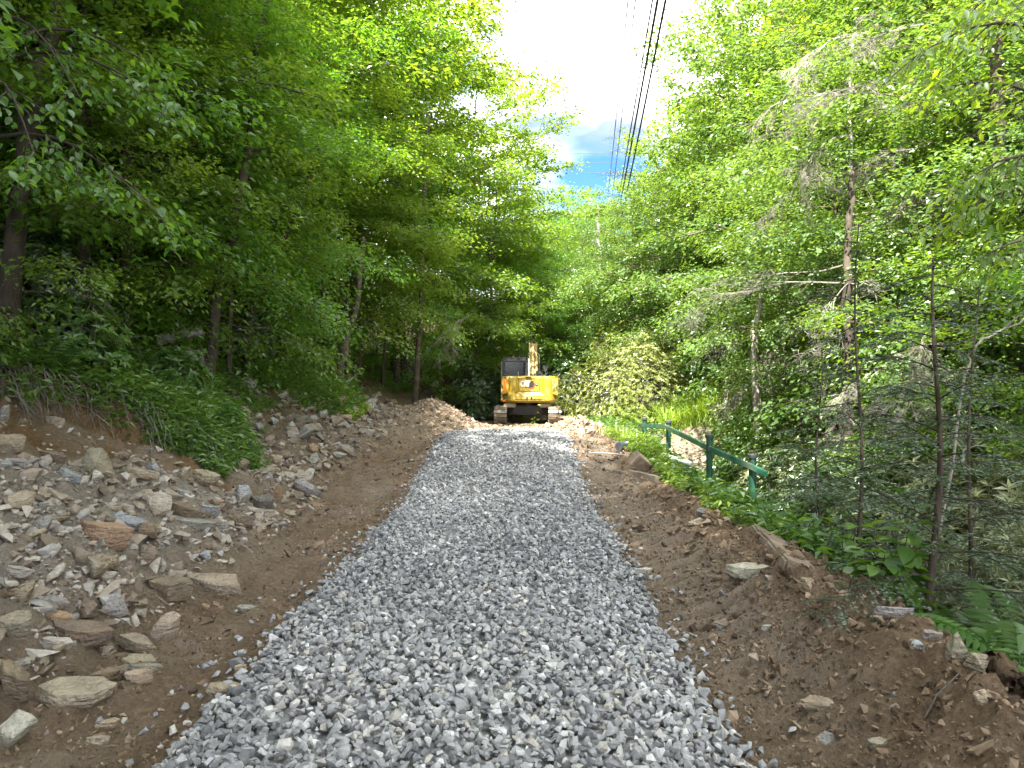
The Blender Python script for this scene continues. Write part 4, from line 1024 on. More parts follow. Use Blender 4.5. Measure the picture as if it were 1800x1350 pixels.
    # the hexagon mark behind the lettering, red edge then black
    hexa = [(math.cos(a) * 1.0, math.sin(a) * 0.98) for a in [R(x) for x in (0, 60, 120, 180, 240, 300)]]
    em = flat(hexa, M['red_print'], 'emblem', mid, 0.001, 0.085, 0.0, 0.150, sz=0.165)
    flat(hexa, M['seam'], 'emblem_face', mid, 0.005, 0.066, 0.022, 0.130, sz=0.145)
    # C, A, T as plain heavy strokes
    def arc_c():
        o_, i_ = [], []
        for a in np.linspace(R(48), R(312), 18):
            o_.append((0.052 + 0.062 * math.cos(a), 0.075 + 0.078 * math.sin(a)))
            i_.append((0.056 + 0.030 * math.cos(a), 0.075 + 0.046 * math.sin(a)))
        return o_ + i_[::-1]
    letters = [arc_c(), [(0.112, 0), (0.148, 0.152), (0.196, 0.152), (0.232, 0), (0.194, 0), (0.186, 0.034), (0.158, 0.034), (0.150, 0)], [(0.212, 0.152), (0.328, 0.152), (0.328, 0.116), (0.290, 0.116), (0.290, 0), (0.250, 0), (0.250, 0.116), (0.212, 0.116)]]
    for k, p in enumerate(letters):
        cx = sum(q[0] for q in p) / len(p); cy = sum(q[1] for q in p) / len(p)
        big = [(cx + (q[0] - cx) * 1.05 + 0.005, cy + (q[1] - cy) * 1.05 - 0.005) for q in p]
        g = flat(p, M['white_paint'], 'letter', mid, 0.017 + 0.0006 * k, -0.315, -0.065, 1.06, sz=1.42)
        if k != 0: flat(big, M['seam'], 'letter_shadow', mid, 0.011 + 0.0006 * k, -0.315, -0.065, 1.06, sz=1.42)
        else: flat([(q[0] * 1.03 + 0.006, q[1] * 1.03 - 0.007) for q in p], M['seam'], 'letter_shadow', mid, 0.011, -0.315, -0.065, 1.06, sz=1.42)
    flat([(0.118, -0.006), (0.172, 0.052), (0.226, -0.006)], M['cat_yellow'], 'emblem_triangle', mid, 0.023, -0.315, -0.065, 1.06, sz=1.42)
    lt = MB(); lt.box((hx + 0.255, yq - 0.008, 1.45), (0.085, 0.016, 0.10), 0.006); lh = lt.build('latch', M['seam'], mid)
    MB().box((hx + 0.255, yq - 0.018, 1.45), (0.045, 0.008, 0.055), 0.003).build('latch_button', M['grey_metal'], mid)
    MB().cyl((hx + 0.06, -1.33, 0.95), (hx + 0.06, -1.25, 0.95), 0.035, 12).cyl((hx - 0.10, -1.33, 0.95), (hx - 0.10, -1.25, 0.95), 0.035, 12).build('tow_eye', M['black_paint'], cw)
    MB().box((hx, -1.337, 0.895), (1.14, 0.02, 0.03), 0.004).build('lower_seam', M['seam'], cw)
    for sx in (-1, 1):
        c_ = Vector((hx + sx * 0.895, -1.17, 1.36))
        ang = R(22) * sx
        u = Vector((math.cos(ang), math.sin(ang) * 1.0, 0)); v = Vector((0, 0, 1))
        if sx < 0: poly = [(-0.18, -0.32), (0.185, -0.20), (0.185, 0.33), (-0.18, 0.33)]
        else: poly = [(-0.185, -0.20), (-0.15, -0.25), (0.18, -0.35), (0.18, 0.33), (-0.185, 0.33)]
        nrm = u.cross(v).normalized()
        if nrm.y > 0: u = -u; poly = [(-p[0], p[1]) for p in poly][::-1]
        nrm = u.cross(v).normalized()
        oo = c_ + nrm * 0.0
        dd, n = door(poly, oo, u, v, 'side_door')
        face = oo + n * 0.024
        def on(poly_, mat, name, par, d=0.002):
            m2 = MB(); m2.prism(poly_, face + n * d, u, v, 0.003); return m2.build(name, mat, par, False)
        if sx < 0:
            on([(-0.12, 0.24), (0.10, 0.25), (0.03, 0.06), (0.05, -0.06), (0.10, -0.20), (-0.07, -0.16), (-0.035, -0.03), (-0.05, 0.09)], M['orange_print'], 'decal', dd)
            on([(-0.15, 0.02), (-0.105, 0.02), (-0.105, -0.07), (-0.15, -0.07)], M['seam'], 'latch', dd, 0.004)
            st = MB(); st.prism([(-0.2, -0.40), (0.19, -0.24), (0.19, -0.26), (-0.2, -0.43)], face - n * 0.012, u, v, 0.012); st.build('crease', M['seam'], cw)
            MB().prism([(-0.13, -0.50), (0.12, -0.42), (0.08, -0.53), (-0.1, -0.55)], face - n * 0.03, u, v, 0.012).build('decal', M['orange_print'], cw)
        else:
            on([(-0.09, 0.22), (0.06, 0.22), (0.06, 0.16), (-0.01, 0.14), (-0.01, 0.06), (-0.09, 0.06)], M['grey_brown'], 'door_patch', dd)  # flat grey-brown patch on the door face
            on([(-0.09, -0.04), (0.03, -0.04), (0.05, -0.16), (-0.05, -0.20), (-0.09, -0.16)], M['grey_brown'], 'door_patch', dd)
            on([(0.07, 0.01), (0.135, 0.01), (0.135, -0.10), (0.07, -0.10)], M['seam'], 'latch', dd, 0.004)
    # ---- cab on the left
    cab = MB(); cx0, cx1, cy0, cy1, ct = hx - 1.05, hx - 0.06, -0.62, 0.95, 2.43
    for x in (cx0 + 0.05, cx1 - 0.05):
        for y in (cy0 + 0.05, cy1 - 0.05): cab.box((x, y, (1.0 + ct) / 2), (0.10, 0.10, ct - 1.0), 0.02)
    for y in (cy0 + 0.05, cy1 - 0.05):
        cab.box(((cx0 + cx1) / 2, y, ct - 0.07), (cx1 - cx0, 0.12, 0.13), 0.03); cab.box(((cx0 + cx1) / 2, y, 1.72), (cx1 - cx0 - 0.02, 0.09, 0.12), 0.02)
    for x in (cx0 + 0.05, cx1 - 0.05): cab.box((x, (cy0 + cy1) / 2, ct - 0.06), (0.09, cy1 - cy0, 0.10), 0.02); cab.box((x, (cy0 + cy1) / 2, 1.20), (0.07, cy1 - cy0, 0.5), 0.01)
    cb = cab.build('cab', M['black_paint'], root)
    MB().box(((cx0 + cx1) / 2, (cy0 + cy1) / 2, ct + 0.012), (cx1 - cx0 - 0.06, cy1 - cy0 - 0.06, 0.05), 0.02).build('cab_roof', M['black_paint'], cb)
    MB().box((cx1 + 0.02, cy0 + 0.06, 2.06), (0.055, 0.10, 0.70), 0.015).build('pillar_trim', M['white_paint'], cb)
    MB().box((cx0 - 0.012, cy0 + 0.05, 2.02), (0.03, 0.08, 0.62), 0.01).build('grab_rail', M['grey_metal'], cb)
    gl = MB(); gl.box(((cx0 + cx1) / 2, cy0 + 0.04, 2.04), (cx1 - cx0 - 0.2, 0.008, 0.54)); gl.build('rear_window', M['glass'], cb)
    gl = MB(); gl.box(((cx0 + cx1) / 2, cy1 - 0.04, 1.95), (cx1 - cx0 - 0.2, 0.008, 0.75)); gl.build('windscreen', M['glass'], cb)
    for x in (cx0 + 0.05, cx1 - 0.05): MB().box((x, (cy0 + cy1) / 2, 1.88), (0.008, cy1 - cy0 - 0.2, 0.85)).build('side_window', M['glass'], cb)
    st = MB(); st.box(((cx0 + cx1) / 2, -0.12, 1.50), (0.48, 0.5, 0.14), 0.05).box(((cx0 + cx1) / 2 + 0.02, -0.36, 1.80), (0.44, 0.13, 0.55), 0.05).box(((cx0 + cx1) / 2 + 0.02, -0.38, 2.12), (0.26, 0.09, 0.16), 0.03)
    st.box(((cx0 + cx1) / 2, 0.2, 1.15), (0.8, 1.3, 0.25), 0.02)
    st.build('seat', M['seat'], cb)
    MB().box((cx0 + 0.62, cy0 - 0.015, 1.80), (0.018, 0.018, 0.22), 0.003).build('wiper', M['grey_metal'], cb)
    fx = MB()
    for z in (1.82, 2.0, 2.2, 2.34): fx.cyl((cx0 + 0.10, cy0 - 0.012, z), (cx0 + 0.10, cy0 + 0.01, z), 0.014, 8)
    fx.build('bolt', M['grey_metal'], cb)
    # ---- boom, dipper arm and bucket, folded ahead of the machine
    bx = hx + 0.15
    side = [(0.25, 1.02), (0.55, 0.92), (1.55, 2.30), (2.05, 2.82), (3.55, 2.20), (3.75, 2.32), (2.15, 3.12), (1.55, 3.05), (0.95, 2.35)]
    b = MB(); b.prism(side, (bx - 0.16, 0, 0), (0, 1, 0), (0, 0, 1), 0.32, 0.02)
    boom = b.build('boom', M['boom_dust'], root)
    # ribs and hydraulic lines that run up its back
    bk = [(0.25, 1.04), (0.95, 2.36), (1.55, 3.06), (2.15, 3.13)]
    for k, ox in enumerate((-0.155, -0.085, -0.02, 0.05, 0.115, 0.165)):
        pts = [(bx + ox, y - 0.035, z + 0.03) for y, z in bk]
        MB().tube(pts, 0.016 if k % 2 else 0.021, 8).build('hydraulic_line', M['boom_dust'] if k % 2 == 0 else M['orange_brown'], boom)
    cl = MB()
    for y, z in ((0.5, 1.55), (0.8, 2.1), (1.2, 2.66), (1.5, 3.0)): cl.box((bx, y - 0.045, z + 0.035), (0.36, 0.03, 0.045), 0.006)
    cl.build('line_clamp', M['boom_dust'], boom)
    cy = MB(); cy.cyl((bx + 0.24, 0.75, 1.05), (bx + 0.24, 1.35, 2.25), 0.055, 14).cyl((bx - 0.24, 0.75, 1.05), (bx - 0.24, 1.35, 2.25), 0.055, 14); lc = cy.build('lift_cylinder', M['black_paint'], boom)
    MB().cyl((bx + 0.24, 1.3, 2.15), (bx + 0.24, 1.62, 2.66), 0.03, 10).cyl((bx - 0.24, 1.3, 2.15), (bx - 0.24, 1.62, 2.66), 0.03, 10).build('cylinder_rod', M['chrome'], lc)
    MB().cyl((bx + 0.23, 1.75, 2.74), (bx + 0.23, 2.6, 2.95), 0.05, 12).build('light_bracket', M['black_paint'], boom)
    s2 = MB(); s2.prism([(3.35, 2.62), (3.75, 2.66), (3.62, 2.1), (3.25, 0.75), (3.05, 0.72), (3.35, 2.1)], (bx - 0.13, 0, 0), (0, 1, 0), (0, 0, 1), 0.26, 0.02); dip = s2.build('dipper_arm', M['cat_yellow'], root)
    a2 = MB(); a2.cyl((bx, 2.0, 3.22), (bx, 2.9, 2.92), 0.055, 14).cyl((bx, 2.9, 2.92), (bx, 3.5, 2.62), 0.03, 10); a2.build('arm_cylinder', M['black_paint'], dip)
    bu = MB(); bu.prism([(2.55, 0.25), (2.9, 0.15), (3.25, 0.35), (3.35, 0.72), (3.1, 0.86), (2.85, 0.75), (3.0, 0.55), (2.85, 0.38)], (bx - 0.42, 0, 0), (0, 1, 0), (0, 0, 1), 0.84, 0.02)
    for k in range(5): bu.box((bx - 0.36 + k * 0.18, 2.47, 0.24), (0.06, 0.2, 0.04), 0.006)
    bu.build('bucket', M['grey_metal'], root)
    # counterparts right of the boom: tank side step, mirror, exhaust
    mr = MB(); mr.cyl((hx + 0.62, 0.85, 1.70), (hx + 0.66, 0.95, 2.10), 0.016, 8).box((hx + 0.62, 0.94, 2.08), (0.17, 0.05, 0.24), 0.02); mr.build('mirror', M['black_paint'], root)
    hr = MB(); hr.tube([(hx + 0.5, 0.2, 1.72), (hx + 0.5, 0.2, 2.0), (hx + 0.5, 0.75, 2.0), (hx + 0.5, 0.75, 1.72)], 0.016, 8); hr.build('handrail', M['black_paint'], root)
    MB().cyl((hx + 0.28, -0.5, 1.72), (hx + 0.28, -0.5, 1.94), 0.04, 14).build('exhaust', M['black_paint'], root)
    bc = MB(); bc.cyl((hx + 0.40, 0.1, 1.76), (hx + 0.40, 0.5, 1.86), 0.10, 16).box((hx + 0.42, 0.3, 1.78), (0.24, 0.5, 0.14), 0.04); bc.build('swivel_cover', M['black_paint'], root)
excavator()

# ------------------------------------------------------------------ green railing, right
M['green_paint'] = simple_mat('green_paint', (0.013, 0.07, 0.043), 0.5, 0, 0.35, 6, 0.15, 25, dirt=(0.05, 0.07, 0.05), dirt_amt=0.25)
M['green_rail'] = simple_mat('green_rail_paint', (0.022, 0.108, 0.068), 0.45, 0, 0.25, 6, 0.1, 25, dirt=(0.12, 0.15, 0.10), dirt_amt=0.4)
M['dark_cap'] = simple_mat('dark_cap', (0.04, 0.045, 0.045), 0.6)
M['concrete'] = simple_mat('concrete', (0.30, 0.265, 0.215), 0.95, 0, 0.3, 9, 0.9, 40, dirt=(0.17, 0.12, 0.08), dirt_amt=0.5)
M['board'] = simple_mat('weathered_board', (0.27, 0.205, 0.15), 0.9, 0, 0.35, 7, 0.8, 30, dirt=(0.13, 0.09, 0.062), dirt_amt=0.45)
M['pvc'] = simple_mat('pale_pipe', (0.62, 0.64, 0.63), 0.5, 0, 0.12, 4, dirt=(0.35, 0.30, 0.22), dirt_amt=0.2)
M['dark_pipe'] = simple_mat('dark_pipe', (0.06, 0.075, 0.095), 0.55, 0, 0.2, 4, dirt=(0.3, 0.25, 0.2), dirt_amt=0.25)
M['wire'] = simple_mat('cable_sheath', (0.015, 0.015, 0.016), 0.6)
M['wire_pale'] = simple_mat('bare_wire', (0.10, 0.11, 0.125), 0.5, 0.3)
M['pole_grey'] = bark_mat('pole_grey', (0.22, 0.24, 0.25), (0.36, 0.38, 0.39), 5, 0.3)

def railing():
    posts = [(1133, 733, 14.6, 0.088, 1.0), (1175, 738, 13.0, 0.09, 1.1), (1247, 762, 10.3, 0.09, 1.15), (1323, 797, 9.5, 0.095, 1.15)]
    tops = [at(px, py, Y) for px, py, Y, w, h in posts]
    root = empty('railing', (tops[2].x, tops[2].y, H(tops[2].x, tops[2].y)), 0, 'dark green railing with four capped posts and a sloping handrail beside the lane', 'railing')
    inv = Vector(root.location)
    for (px, py, Y, w, h), p in zip(posts, tops):
        p = p - inv
        zt = p.z
        pb = MB(); pb.cyl((p.x, p.y, zt - h), (p.x, p.y, zt - 0.05), w / 2, 12); po = pb.build('post', M['green_paint'], root)
        MB().cyl((p.x, p.y, zt - 0.055), (p.x, p.y, zt - 0.02), w / 2 + 0.016, 14).cyl((p.x, p.y, zt - 0.022), (p.x, p.y, zt), w / 2 + 0.008, 14, w / 2 - 0.02).build('cap', M['dark_cap'], po)
    rp = [at(1124, 747, 14.75), at(1171, 750, 13.0), at(1250, 789, 10.25), at(1326, 822, 9.45), at(1346, 832, 9.2)]
    rp = [q - inv + Vector((-0.02, -0.065, 0)) for q in rp]
    for a, b in zip(rp[:-1], rp[1:]):
        d = b - a; q = d.to_track_quat('Y', 'Z').to_matrix()
        MB().box((a + b) / 2, (0.045, d.length + 0.02, 0.075), 0.008, q).build('rail', M['green_rail'], root)
railing()

def concrete_channel():
    a = Vector((*hit(1082, 822), 0)); b = Vector((*hit(1176, 850), 0))
    root = empty('concrete_channel', (a.x, a.y, H(a.x, a.y)), 0, 'broken pale concrete drain channel half buried at the edge of the grass', 'drain channel')
    d = Vector((b.x - a.x, b.y - a.y, H(b.x, b.y) - H(a.x, a.y))); ln = d.length
    q = d.to_track_quat('Y', 'Z').to_matrix()
    prof = [(-0.16, 0.0), (-0.11, 0.0), (-0.09, -0.06), (0.10, -0.06), (0.12, 0.09), (0.18, 0.09), (0.18, -0.12), (-0.16, -0.12)]
    for k, (t0, t1, dz, yaw) in enumerate(((0.0, 0.42, -0.03, 4), (0.45, 1.0, 0.02, -3))):
        m = MB(); m.prism(prof, (0, 0, 0), (1, 0, 0), (0, 0, 1), -ln * (t1 - t0), 0.008)
        o = m.build('channel_length', M['concrete'], root)
        o.location = d * t0 + Vector((0, 0, dz)); o.rotation_euler = (q @ Matrix.Rotation(R(yaw), 3, 'Z')).to_euler()
concrete_channel()
def small_made_things():
    x, y = hit(1124, 832); z = H(x, y)
    m = MB(); m.box((0, 0, 0), (0.25, 0.20, 0.20), 0.006); m.box((0.0, -0.092, 0.03), (0.2, 0.03, 0.13), 0.004)
    o = m.build('concrete_block', M['board']); o.location = (x, y, z + 0.12); o.rotation_euler = (R(25), R(38), R(20))
    tag(o, 'tan square block tipped on its corner behind the concrete channel', 'block')
    a = at(1164, 800, 11.6); b = at(1216, 816, 11.3)
    m = MB(); m.cyl((0, 0, 0), b - a, 0.04, 14); o = m.build('pale_pipe', M['pvc']); o.location = a; tag(o, 'pale plastic pipe lying in the grass behind the second green post', 'pipe')
    x, y = hit(1098, 790); m = MB(); m.cyl((-0.12, -0.1, 0.08), (0.25, 0.35, 0.12), 0.075, 14); o = m.build('dark_pipe', M['dark_pipe']); o.location = (x, y, H(x, y)); tag(o, 'dark bluish pipe end sticking out of the weeds near the first green post', 'pipe')
    m = MB(); m.tube([(0, 0, 0), (0.15, -0.05, 0.12), (0.4, 0.0, 0.16), (0.6, -0.2, 0.02), (0.7, -0.5, -0.03)], 0.018, 8); o = m.build('conduit', M['dark_pipe']); x, y = hit(1135, 775); o.location = (x, y, H(x, y) + 0.02); tag(o, 'thin grey blue conduit arching through the weeds between the first two posts', 'conduit')
    x, y = hit(1062, 800); m = MB(); m.tube([(0, 0, 0.03), (0.3, -0.35, 0.05), (0.75, -0.8, 0.04)], 0.014, 6); o = m.build('stick', M['twig_pale']); o.location = (x - 0.2, y + 0.4, H(x, y)); tag(o, 'straight pale stick pointing at the concrete channel', 'stick')
small_made_things()

# ------------------------------------------------------------------ wires
def wire(p, q, r, mat, label, group, sag=0.25, ext=0.0, n=26):
    p, q = Vector(p), Vector(q); d = q - p
    pts = []
    for k in range(n):
        t = -ext + (1 + ext) * k / (n - 1)
        v = p + d * t; s = (t + ext) / (1 + ext)
        v.z -= sag * (1 - (2 * s - 1) ** 2) - sag * 0.9
        pts.append(v)
    V, F = tube_np([np.array([w[:] for w in pts])], [np.full(n, r)], 6)
    tag(link('overhead_cable', np_mesh('overhead_cable', V, F, mat, smooth=True)), label, 'cable', group)
GW = 'cables running along the lane'
wire(at(1156, 0, 17.4), at(1084, 395, 44), 0.034, M['wire'], 'thick black overhead cable, left one of the heavy pair', GW, 0.25, 0.5)
wire(at(1170, 0, 17.6), at(1090, 400, 44), 0.032, M['wire'], 'thick black overhead cable, right one of the heavy pair', GW, 0.25, 0.5)
wire(at(1147, 0, 17.8), at(1080, 395, 44), 0.022, M['wire'], 'medium dark overhead cable just left of the heavy pair', GW, 0.25, 0.5)
wire(at(1104, 0, 19.5), at(1069, 345, 46), 0.020, M['wire_pale'], 'faint thin wire, outermost left of those along the lane', GW, 0.2, 0.5)
wire(at(1117, 0, 19.5), at(1076, 350, 46), 0.020, M['wire_pale'], 'faint thin wire between the outermost one and the dark cables', GW, 0.2, 0.5)
GX = 'wires crossing the gap between the trees'
for py, w_ in ((268, 'top'), (285, 'middle'), (303, 'lowest')):
    wire(at(900, py + 4, 62), at(1240, py - 3, 66), 0.018, M['wire_pale'], f'faint wire crossing the patch of sky, {w_} of three', GX, 0.05, 0.0)
def utility_pole():
    p = at(1043, 600, 46)
    root = empty('utility_pole', (p.x, p.y, H(p.x, p.y)), 0, 'slender grey utility pole standing far off among the trees beyond the machine', 'utility pole')
    MB().cyl((0, 0, -0.2), (0, 0, 5.6), 0.14, 12, 0.10).build('shaft', M['pole_grey'], root)
    MB().box((0, 0.1, 5.2), (1.2, 0.09, 0.11), 0.01).build('crossarm', M['pole_grey'], root)
utility_pole()
# ------------------------------------------------------------------ vegetation kit
def leaves_np(P, D, Nn, Ln, W, fold=0.12, droop=0.12, many=False):
    D = unit(D); S = unit(np.cross(D, Nn)); Nn = np.cross(S, D)
    Ln = np.asarray(Ln)[:, None]; W = np.asarray(W)[:, None]
    n = len(P)
    if not many:
        v0 = P; v1 = P + D * Ln * 0.42 + S * W * 0.5 + Nn * W * fold; v3 = P + D * Ln * 0.42 - S * W * 0.5 + Nn * W * fold
        v2 = P + D * Ln - Nn * Ln * droop
        V = np.stack([v0, v1, v2, v3], 1).reshape(-1, 3)
        b = np.arange(n)[:, None] * 4
        F = np.stack([b + np.array([[0, 2, 1]]), b + np.array([[0, 3, 2]])], 1).reshape(-1, 3)
        return V, F, 2
    prof = [(0.0, 0.0), (0.22, 0.36), (0.48, 0.5), (0.76, 0.32)]
    mid, lf, rt = [], [], []
    for t, w in prof:
        c = P + D * Ln * t - Nn * Ln * droop * t * t
        mid.append(c)
        if w: lf.append(c + S * W * w + Nn * W * fold * w * 2); rt.append(c - S * W * w + Nn * W * fold * w * 2)
    tip = P + D * Ln - Nn * Ln * droop
    V = np.stack(mid + lf + rt + [tip], 1).reshape(-1, 3)   # 4 mid, 3 left, 3 right, tip
    b = np.arange(n)[:, None] * 11
    tri = [[0, 1, 4], [1, 2, 5], [1, 5, 4], [2, 3, 6], [2, 6, 5], [3, 10, 6], [0, 7, 1], [1, 8, 2], [1, 7, 8], [2, 9, 3], [2, 8, 9], [3, 9, 10]]
    F = np.stack([b + np.array([q]) for q in tri], 1).reshape(-1, 3)
    return V, F, len(tri)

def rot_h(d, a):
    c, s = np.cos(a), np.sin(a)
    return np.stack([d[..., 0] * c - d[..., 1] * s, d[..., 0] * s + d[..., 1] * c, d[..., 2]], -1)

def make_tree(seed, Ht, base, Rad, nlimb=20, leaf=0.12, aspect=0.62, per=22, prof='oval', rise=0.35, droop=0.25, bark='bark', mat='leaf_maple', trunk_r=None, lean=0.5, twig_len=0.85, one_side=None, flat=0.4, density=1.0, many=False):
    """trunk with limbs, and a crown of single leaves set along its twigs in layered sprays"""
    r = np.random.default_rng(seed)
    tr = trunk_r or Ht * 0.0125
    nz = 14
    tt = np.linspace(0, 1, nz)
    wob = np.cumsum(r.normal(size=(nz, 2)) * 0.05 * Ht / 14, 0); wob[0] = 0
    la = r.uniform(0, 6.28)
    TP = np.stack([wob[:, 0] + lean * tt ** 1.5 * np.cos(la), wob[:, 1] + lean * tt ** 1.5 * np.sin(la), tt * Ht * 0.97], -1)
    TP[0, 2] = -1.8
    paths = [TP]; radii = [tr * (1 - tt * 0.93) * (1 + 0.5 * np.exp(-tt * 22))]
    tw_p, tw_d, tw_l = [], [], []
    thin_paths, thin_r = [], []
    for k in range(nlimb):
        u = (k + r.uniform(0.1, 0.9)) / nlimb
        zf = (base + (Ht * 0.97 - base) * u ** 0.9) / Ht
        p0 = np.array([np.interp(zf, tt, TP[:, i]) for i in range(3)])
        az = k * 2.39996 + r.normal() * 0.35
        if one_side is not None:
            az = one_side + (((az - one_side + np.pi) % (2 * np.pi)) - np.pi) * 0.72
        if prof == 'oval': R_ = Rad * (0.30 + 0.85 * math.sin(math.pi * min(1, 0.18 + 0.80 * u)) ** 0.9)
        elif prof == 'cone': R_ = Rad * (1.06 - 0.95 * u)
        else: R_ = Rad * (0.55 + 0.55 * math.sin(math.pi * (0.1 + 0.8 * u)))
        R_ *= r.uniform(0.72, 1.12)
        el0 = rise * (0.6 + 1.2 * u) + r.normal() * 0.1
        n = 7
        s = np.linspace(0, 1, n)
        hd = np.array([math.cos(az), math.sin(az)])
        side = np.array([-hd[1], hd[0]]) * r.normal() * 0.22
        LP = p0 + np.stack([(hd[0] * s + side[0] * s * s) * R_, (hd[1] * s + side[1] * s * s) * R_, R_ * (math.tan(el0) * s - droop * s * s * (1.15 - 0.5 * u))], -1)
        LP[1:-1] += r.normal(size=(n - 2, 3)) * 0.035 * R_ * np.array([1, 1, 0.7])
        lr = max(0.012, tr * 0.42 * (1 - 0.75 * zf) * min(1.5, R_ / Rad + 0.3))
        paths.append(LP); radii.append(lr * (1 - 0.85 * s))
        nsec = max(4, int(R_ * 2.5))
        for j in range(nsec):
            sj = 0.22 + 0.76 * (j + r.uniform(0, 0.8)) / nsec
            pj = np.array([np.interp(sj, s, LP[:, i]) for i in range(3)])
            d = LP[-1] - LP[0]; d = d / np.linalg.norm(d)
            a = (1 if j % 2 else -1) * r.uniform(0.55, 1.15)
            dj = rot_h(d, a); dj = dj / np.linalg.norm(dj)
            Lj = (0.35 + 0.75 * (1 - sj)) * R_ * 0.5 * r.uniform(0.7, 1.2)
            m_ = 4; q = np.linspace(0, 1, m_)
            SP = pj + dj * (q * Lj)[:, None] + np.stack([0 * q, 0 * q, -0.10 * Lj * q * q * (1 + 2 * droop) + 0.05 * Lj * q], -1)
            thin_paths.append(SP); thin_r.append(np.maximum(0.004, lr * 0.38 * (1 - 0.8 * q)))
            nt = max(3, int(Lj / (twig_len * 0.30) * density))
            for i in range(nt):
                qi = 0.12 + 0.88 * (i + r.uniform(0, 0.9)) / nt
                pi = pj + dj * qi * Lj + np.array([0, 0, -0.10 * Lj * qi * qi * (1 + 2 * droop) + 0.05 * Lj * qi])
                ai = (1 if i % 2 else -1) * r.uniform(0.35, 1.0)
                di = rot_h(dj, ai) + np.array([0, 0, r.normal() * 0.34 - 0.10])
                tw_p.append(pi); tw_d.append(di / np.linalg.norm(di)); tw_l.append(twig_len * r.uniform(0.55, 1.2))
        tw_p.append(LP[-1]); tw_d.append(d); tw_l.append(twig_len)
    tw_p = np.array(tw_p); tw_d = np.array(tw_d); tw_l = np.array(tw_l)
    nt = len(tw_p)
    rep = np.repeat(np.arange(nt), per)
    n = len(rep)
    f = r.uniform(0.05, 1.0, n)
    base_p = tw_p[rep] + tw_d[rep] * (f * tw_l[rep])[:, None]
    base_p[:, 2] -= 0.16 * tw_l[rep] * f * f
    base_p += r.normal(size=(n, 3)) * np.array([0.10, 0.10, 0.085])
    sd = np.where(r.random(n) < 0.5, 1.0, -1.0)
    D = rot_h(tw_d[rep], sd * r.uniform(0.3, 1.25, n)); D[:, 2] = D[:, 2] * 0.5 + r.normal(size=n) * 0.25 - 0.22
    Nn = np.stack([r.normal(size=n) * flat, r.normal(size=n) * flat, np.ones(n)], -1)
    Ln = leaf * r.uniform(0.65, 1.2, n)
    V, F, k = leaves_np(base_p, D, Nn, Ln, Ln * aspect * r.uniform(0.8, 1.15, n), many=many)
    spray = r.random(nt)[rep]
    tone = np.clip(0.5 * spray + 0.5 * r.random(n) + 0.12 * r.normal(size=n), 0, 1)
    crown = np_mesh('crown', V, F, M[mat], np.repeat(tone, k))
    V1, F1 = tube_np(paths[:1], radii[:1], 10)
    V2, F2 = tube_np(paths[1:], radii[1:], 5)
    V3, F3 = tube_np(thin_paths, thin_r, 3)
    trunk = np_mesh('trunk', np.concatenate([V1, V2, V3]), np.concatenate([F1, F2 + len(V1), F3 + len(V1) + len(V2)]), M[bark], smooth=True)
    return trunk, crown

def dead_twigs(seed, length, levels=4, spread=0.7, droop=0.3, n0=9, r0=0.02, bunch=1.0):
    """a bare limb that keeps forking into fine twigs"""
    r = np.random.default_rng(seed)
    paths, radii = [], []
    def grow(p, d, L, rad, lv):
        n = 5; s = np.linspace(0, 1, n)
        bend = r.normal(size=3) * 0.22
        P = p + d * (s * L)[:, None] + bend * (s ** 2 * L)[:, None] * 0.6 + np.array([0, 0, -droop * L]) * (s ** 2)[:, None]
        P[1:] += r.normal(size=(n - 1, 3)) * L * 0.025
        paths.append(P); radii.append(rad * (1 - 0.72 * s))
        if lv <= 0: return
        m_ = int(round({4: n0, 3: 7, 2: 6, 1: 5}.get(lv, 5) * bunch))
        for k in range(m_):
            t = 0.25 + 0.75 * (k + r.random()) / m_
            q = np.array([np.interp(t, s, P[:, i]) for i in range(3)])
            dd = d + r.normal(size=3) * spread * np.array([1, 1, 0.6]); dd[2] -= droop * 0.4
            dd /= np.linalg.norm(dd)
            grow(q, dd, L * r.uniform(0.32, 0.55), max(0.0016, rad * 0.45), lv - 1)
    grow(np.zeros(3), np.array([1.0, 0, 0.12]), length, r0, levels)
    return tube_np(paths, radii, 3)

# ------------------------------------------------------------------ trees
TV = {}
TV['tall_a'] = make_tree(1, 17, 5.0, 4.6, 32, 0.155, 0.62, 26, mat='leaf_maple', flat=0.6, trunk_r=0.15)
TV['tall_b'] = make_tree(2, 16, 4.0, 4.2, 32, 0.15, 0.66, 26, mat='leaf_maple', rise=0.45, flat=0.6, trunk_r=0.14)
TV['mid_a'] = make_tree(3, 12, 1.4, 3.8, 33, 0.142, 0.62, 27, mat='leaf_maple', rise=0.25, flat=0.6, trunk_r=0.10)
TV['mid_b'] = make_tree(4, 12, 1.4, 3.6, 32, 0.135, 0.6, 27, mat='leaf_beech', rise=0.22, prof='flat', flat=0.5, trunk_r=0.10)
TV['under_a'] = make_tree(5, 7, 0.7, 3.0, 24, 0.10, 0.6, 32, mat='leaf_beech', rise=0.22, droop=0.35, prof='flat', twig_len=0.7, flat=0.5, trunk_r=0.055)
TV['under_b'] = make_tree(6, 6, 0.5, 2.6, 22, 0.096, 0.58, 32, mat='leaf_maple', rise=0.25, droop=0.4, prof='flat', twig_len=0.65, flat=0.5, trunk_r=0.05)
TV['lime_a'] = make_tree(7, 15, 1.6, 4.0, 38, 0.145, 0.62, 26, mat='leaf_lime', rise=0.3, droop=0.3, flat=0.6, trunk_r=0.12)
TV['lime_b'] = make_tree(8, 10, 0.7, 3.4, 33, 0.112, 0.6, 32, mat='leaf_lime', rise=0.2, droop=0.38, prof='flat', flat=0.5, trunk_r=0.09)
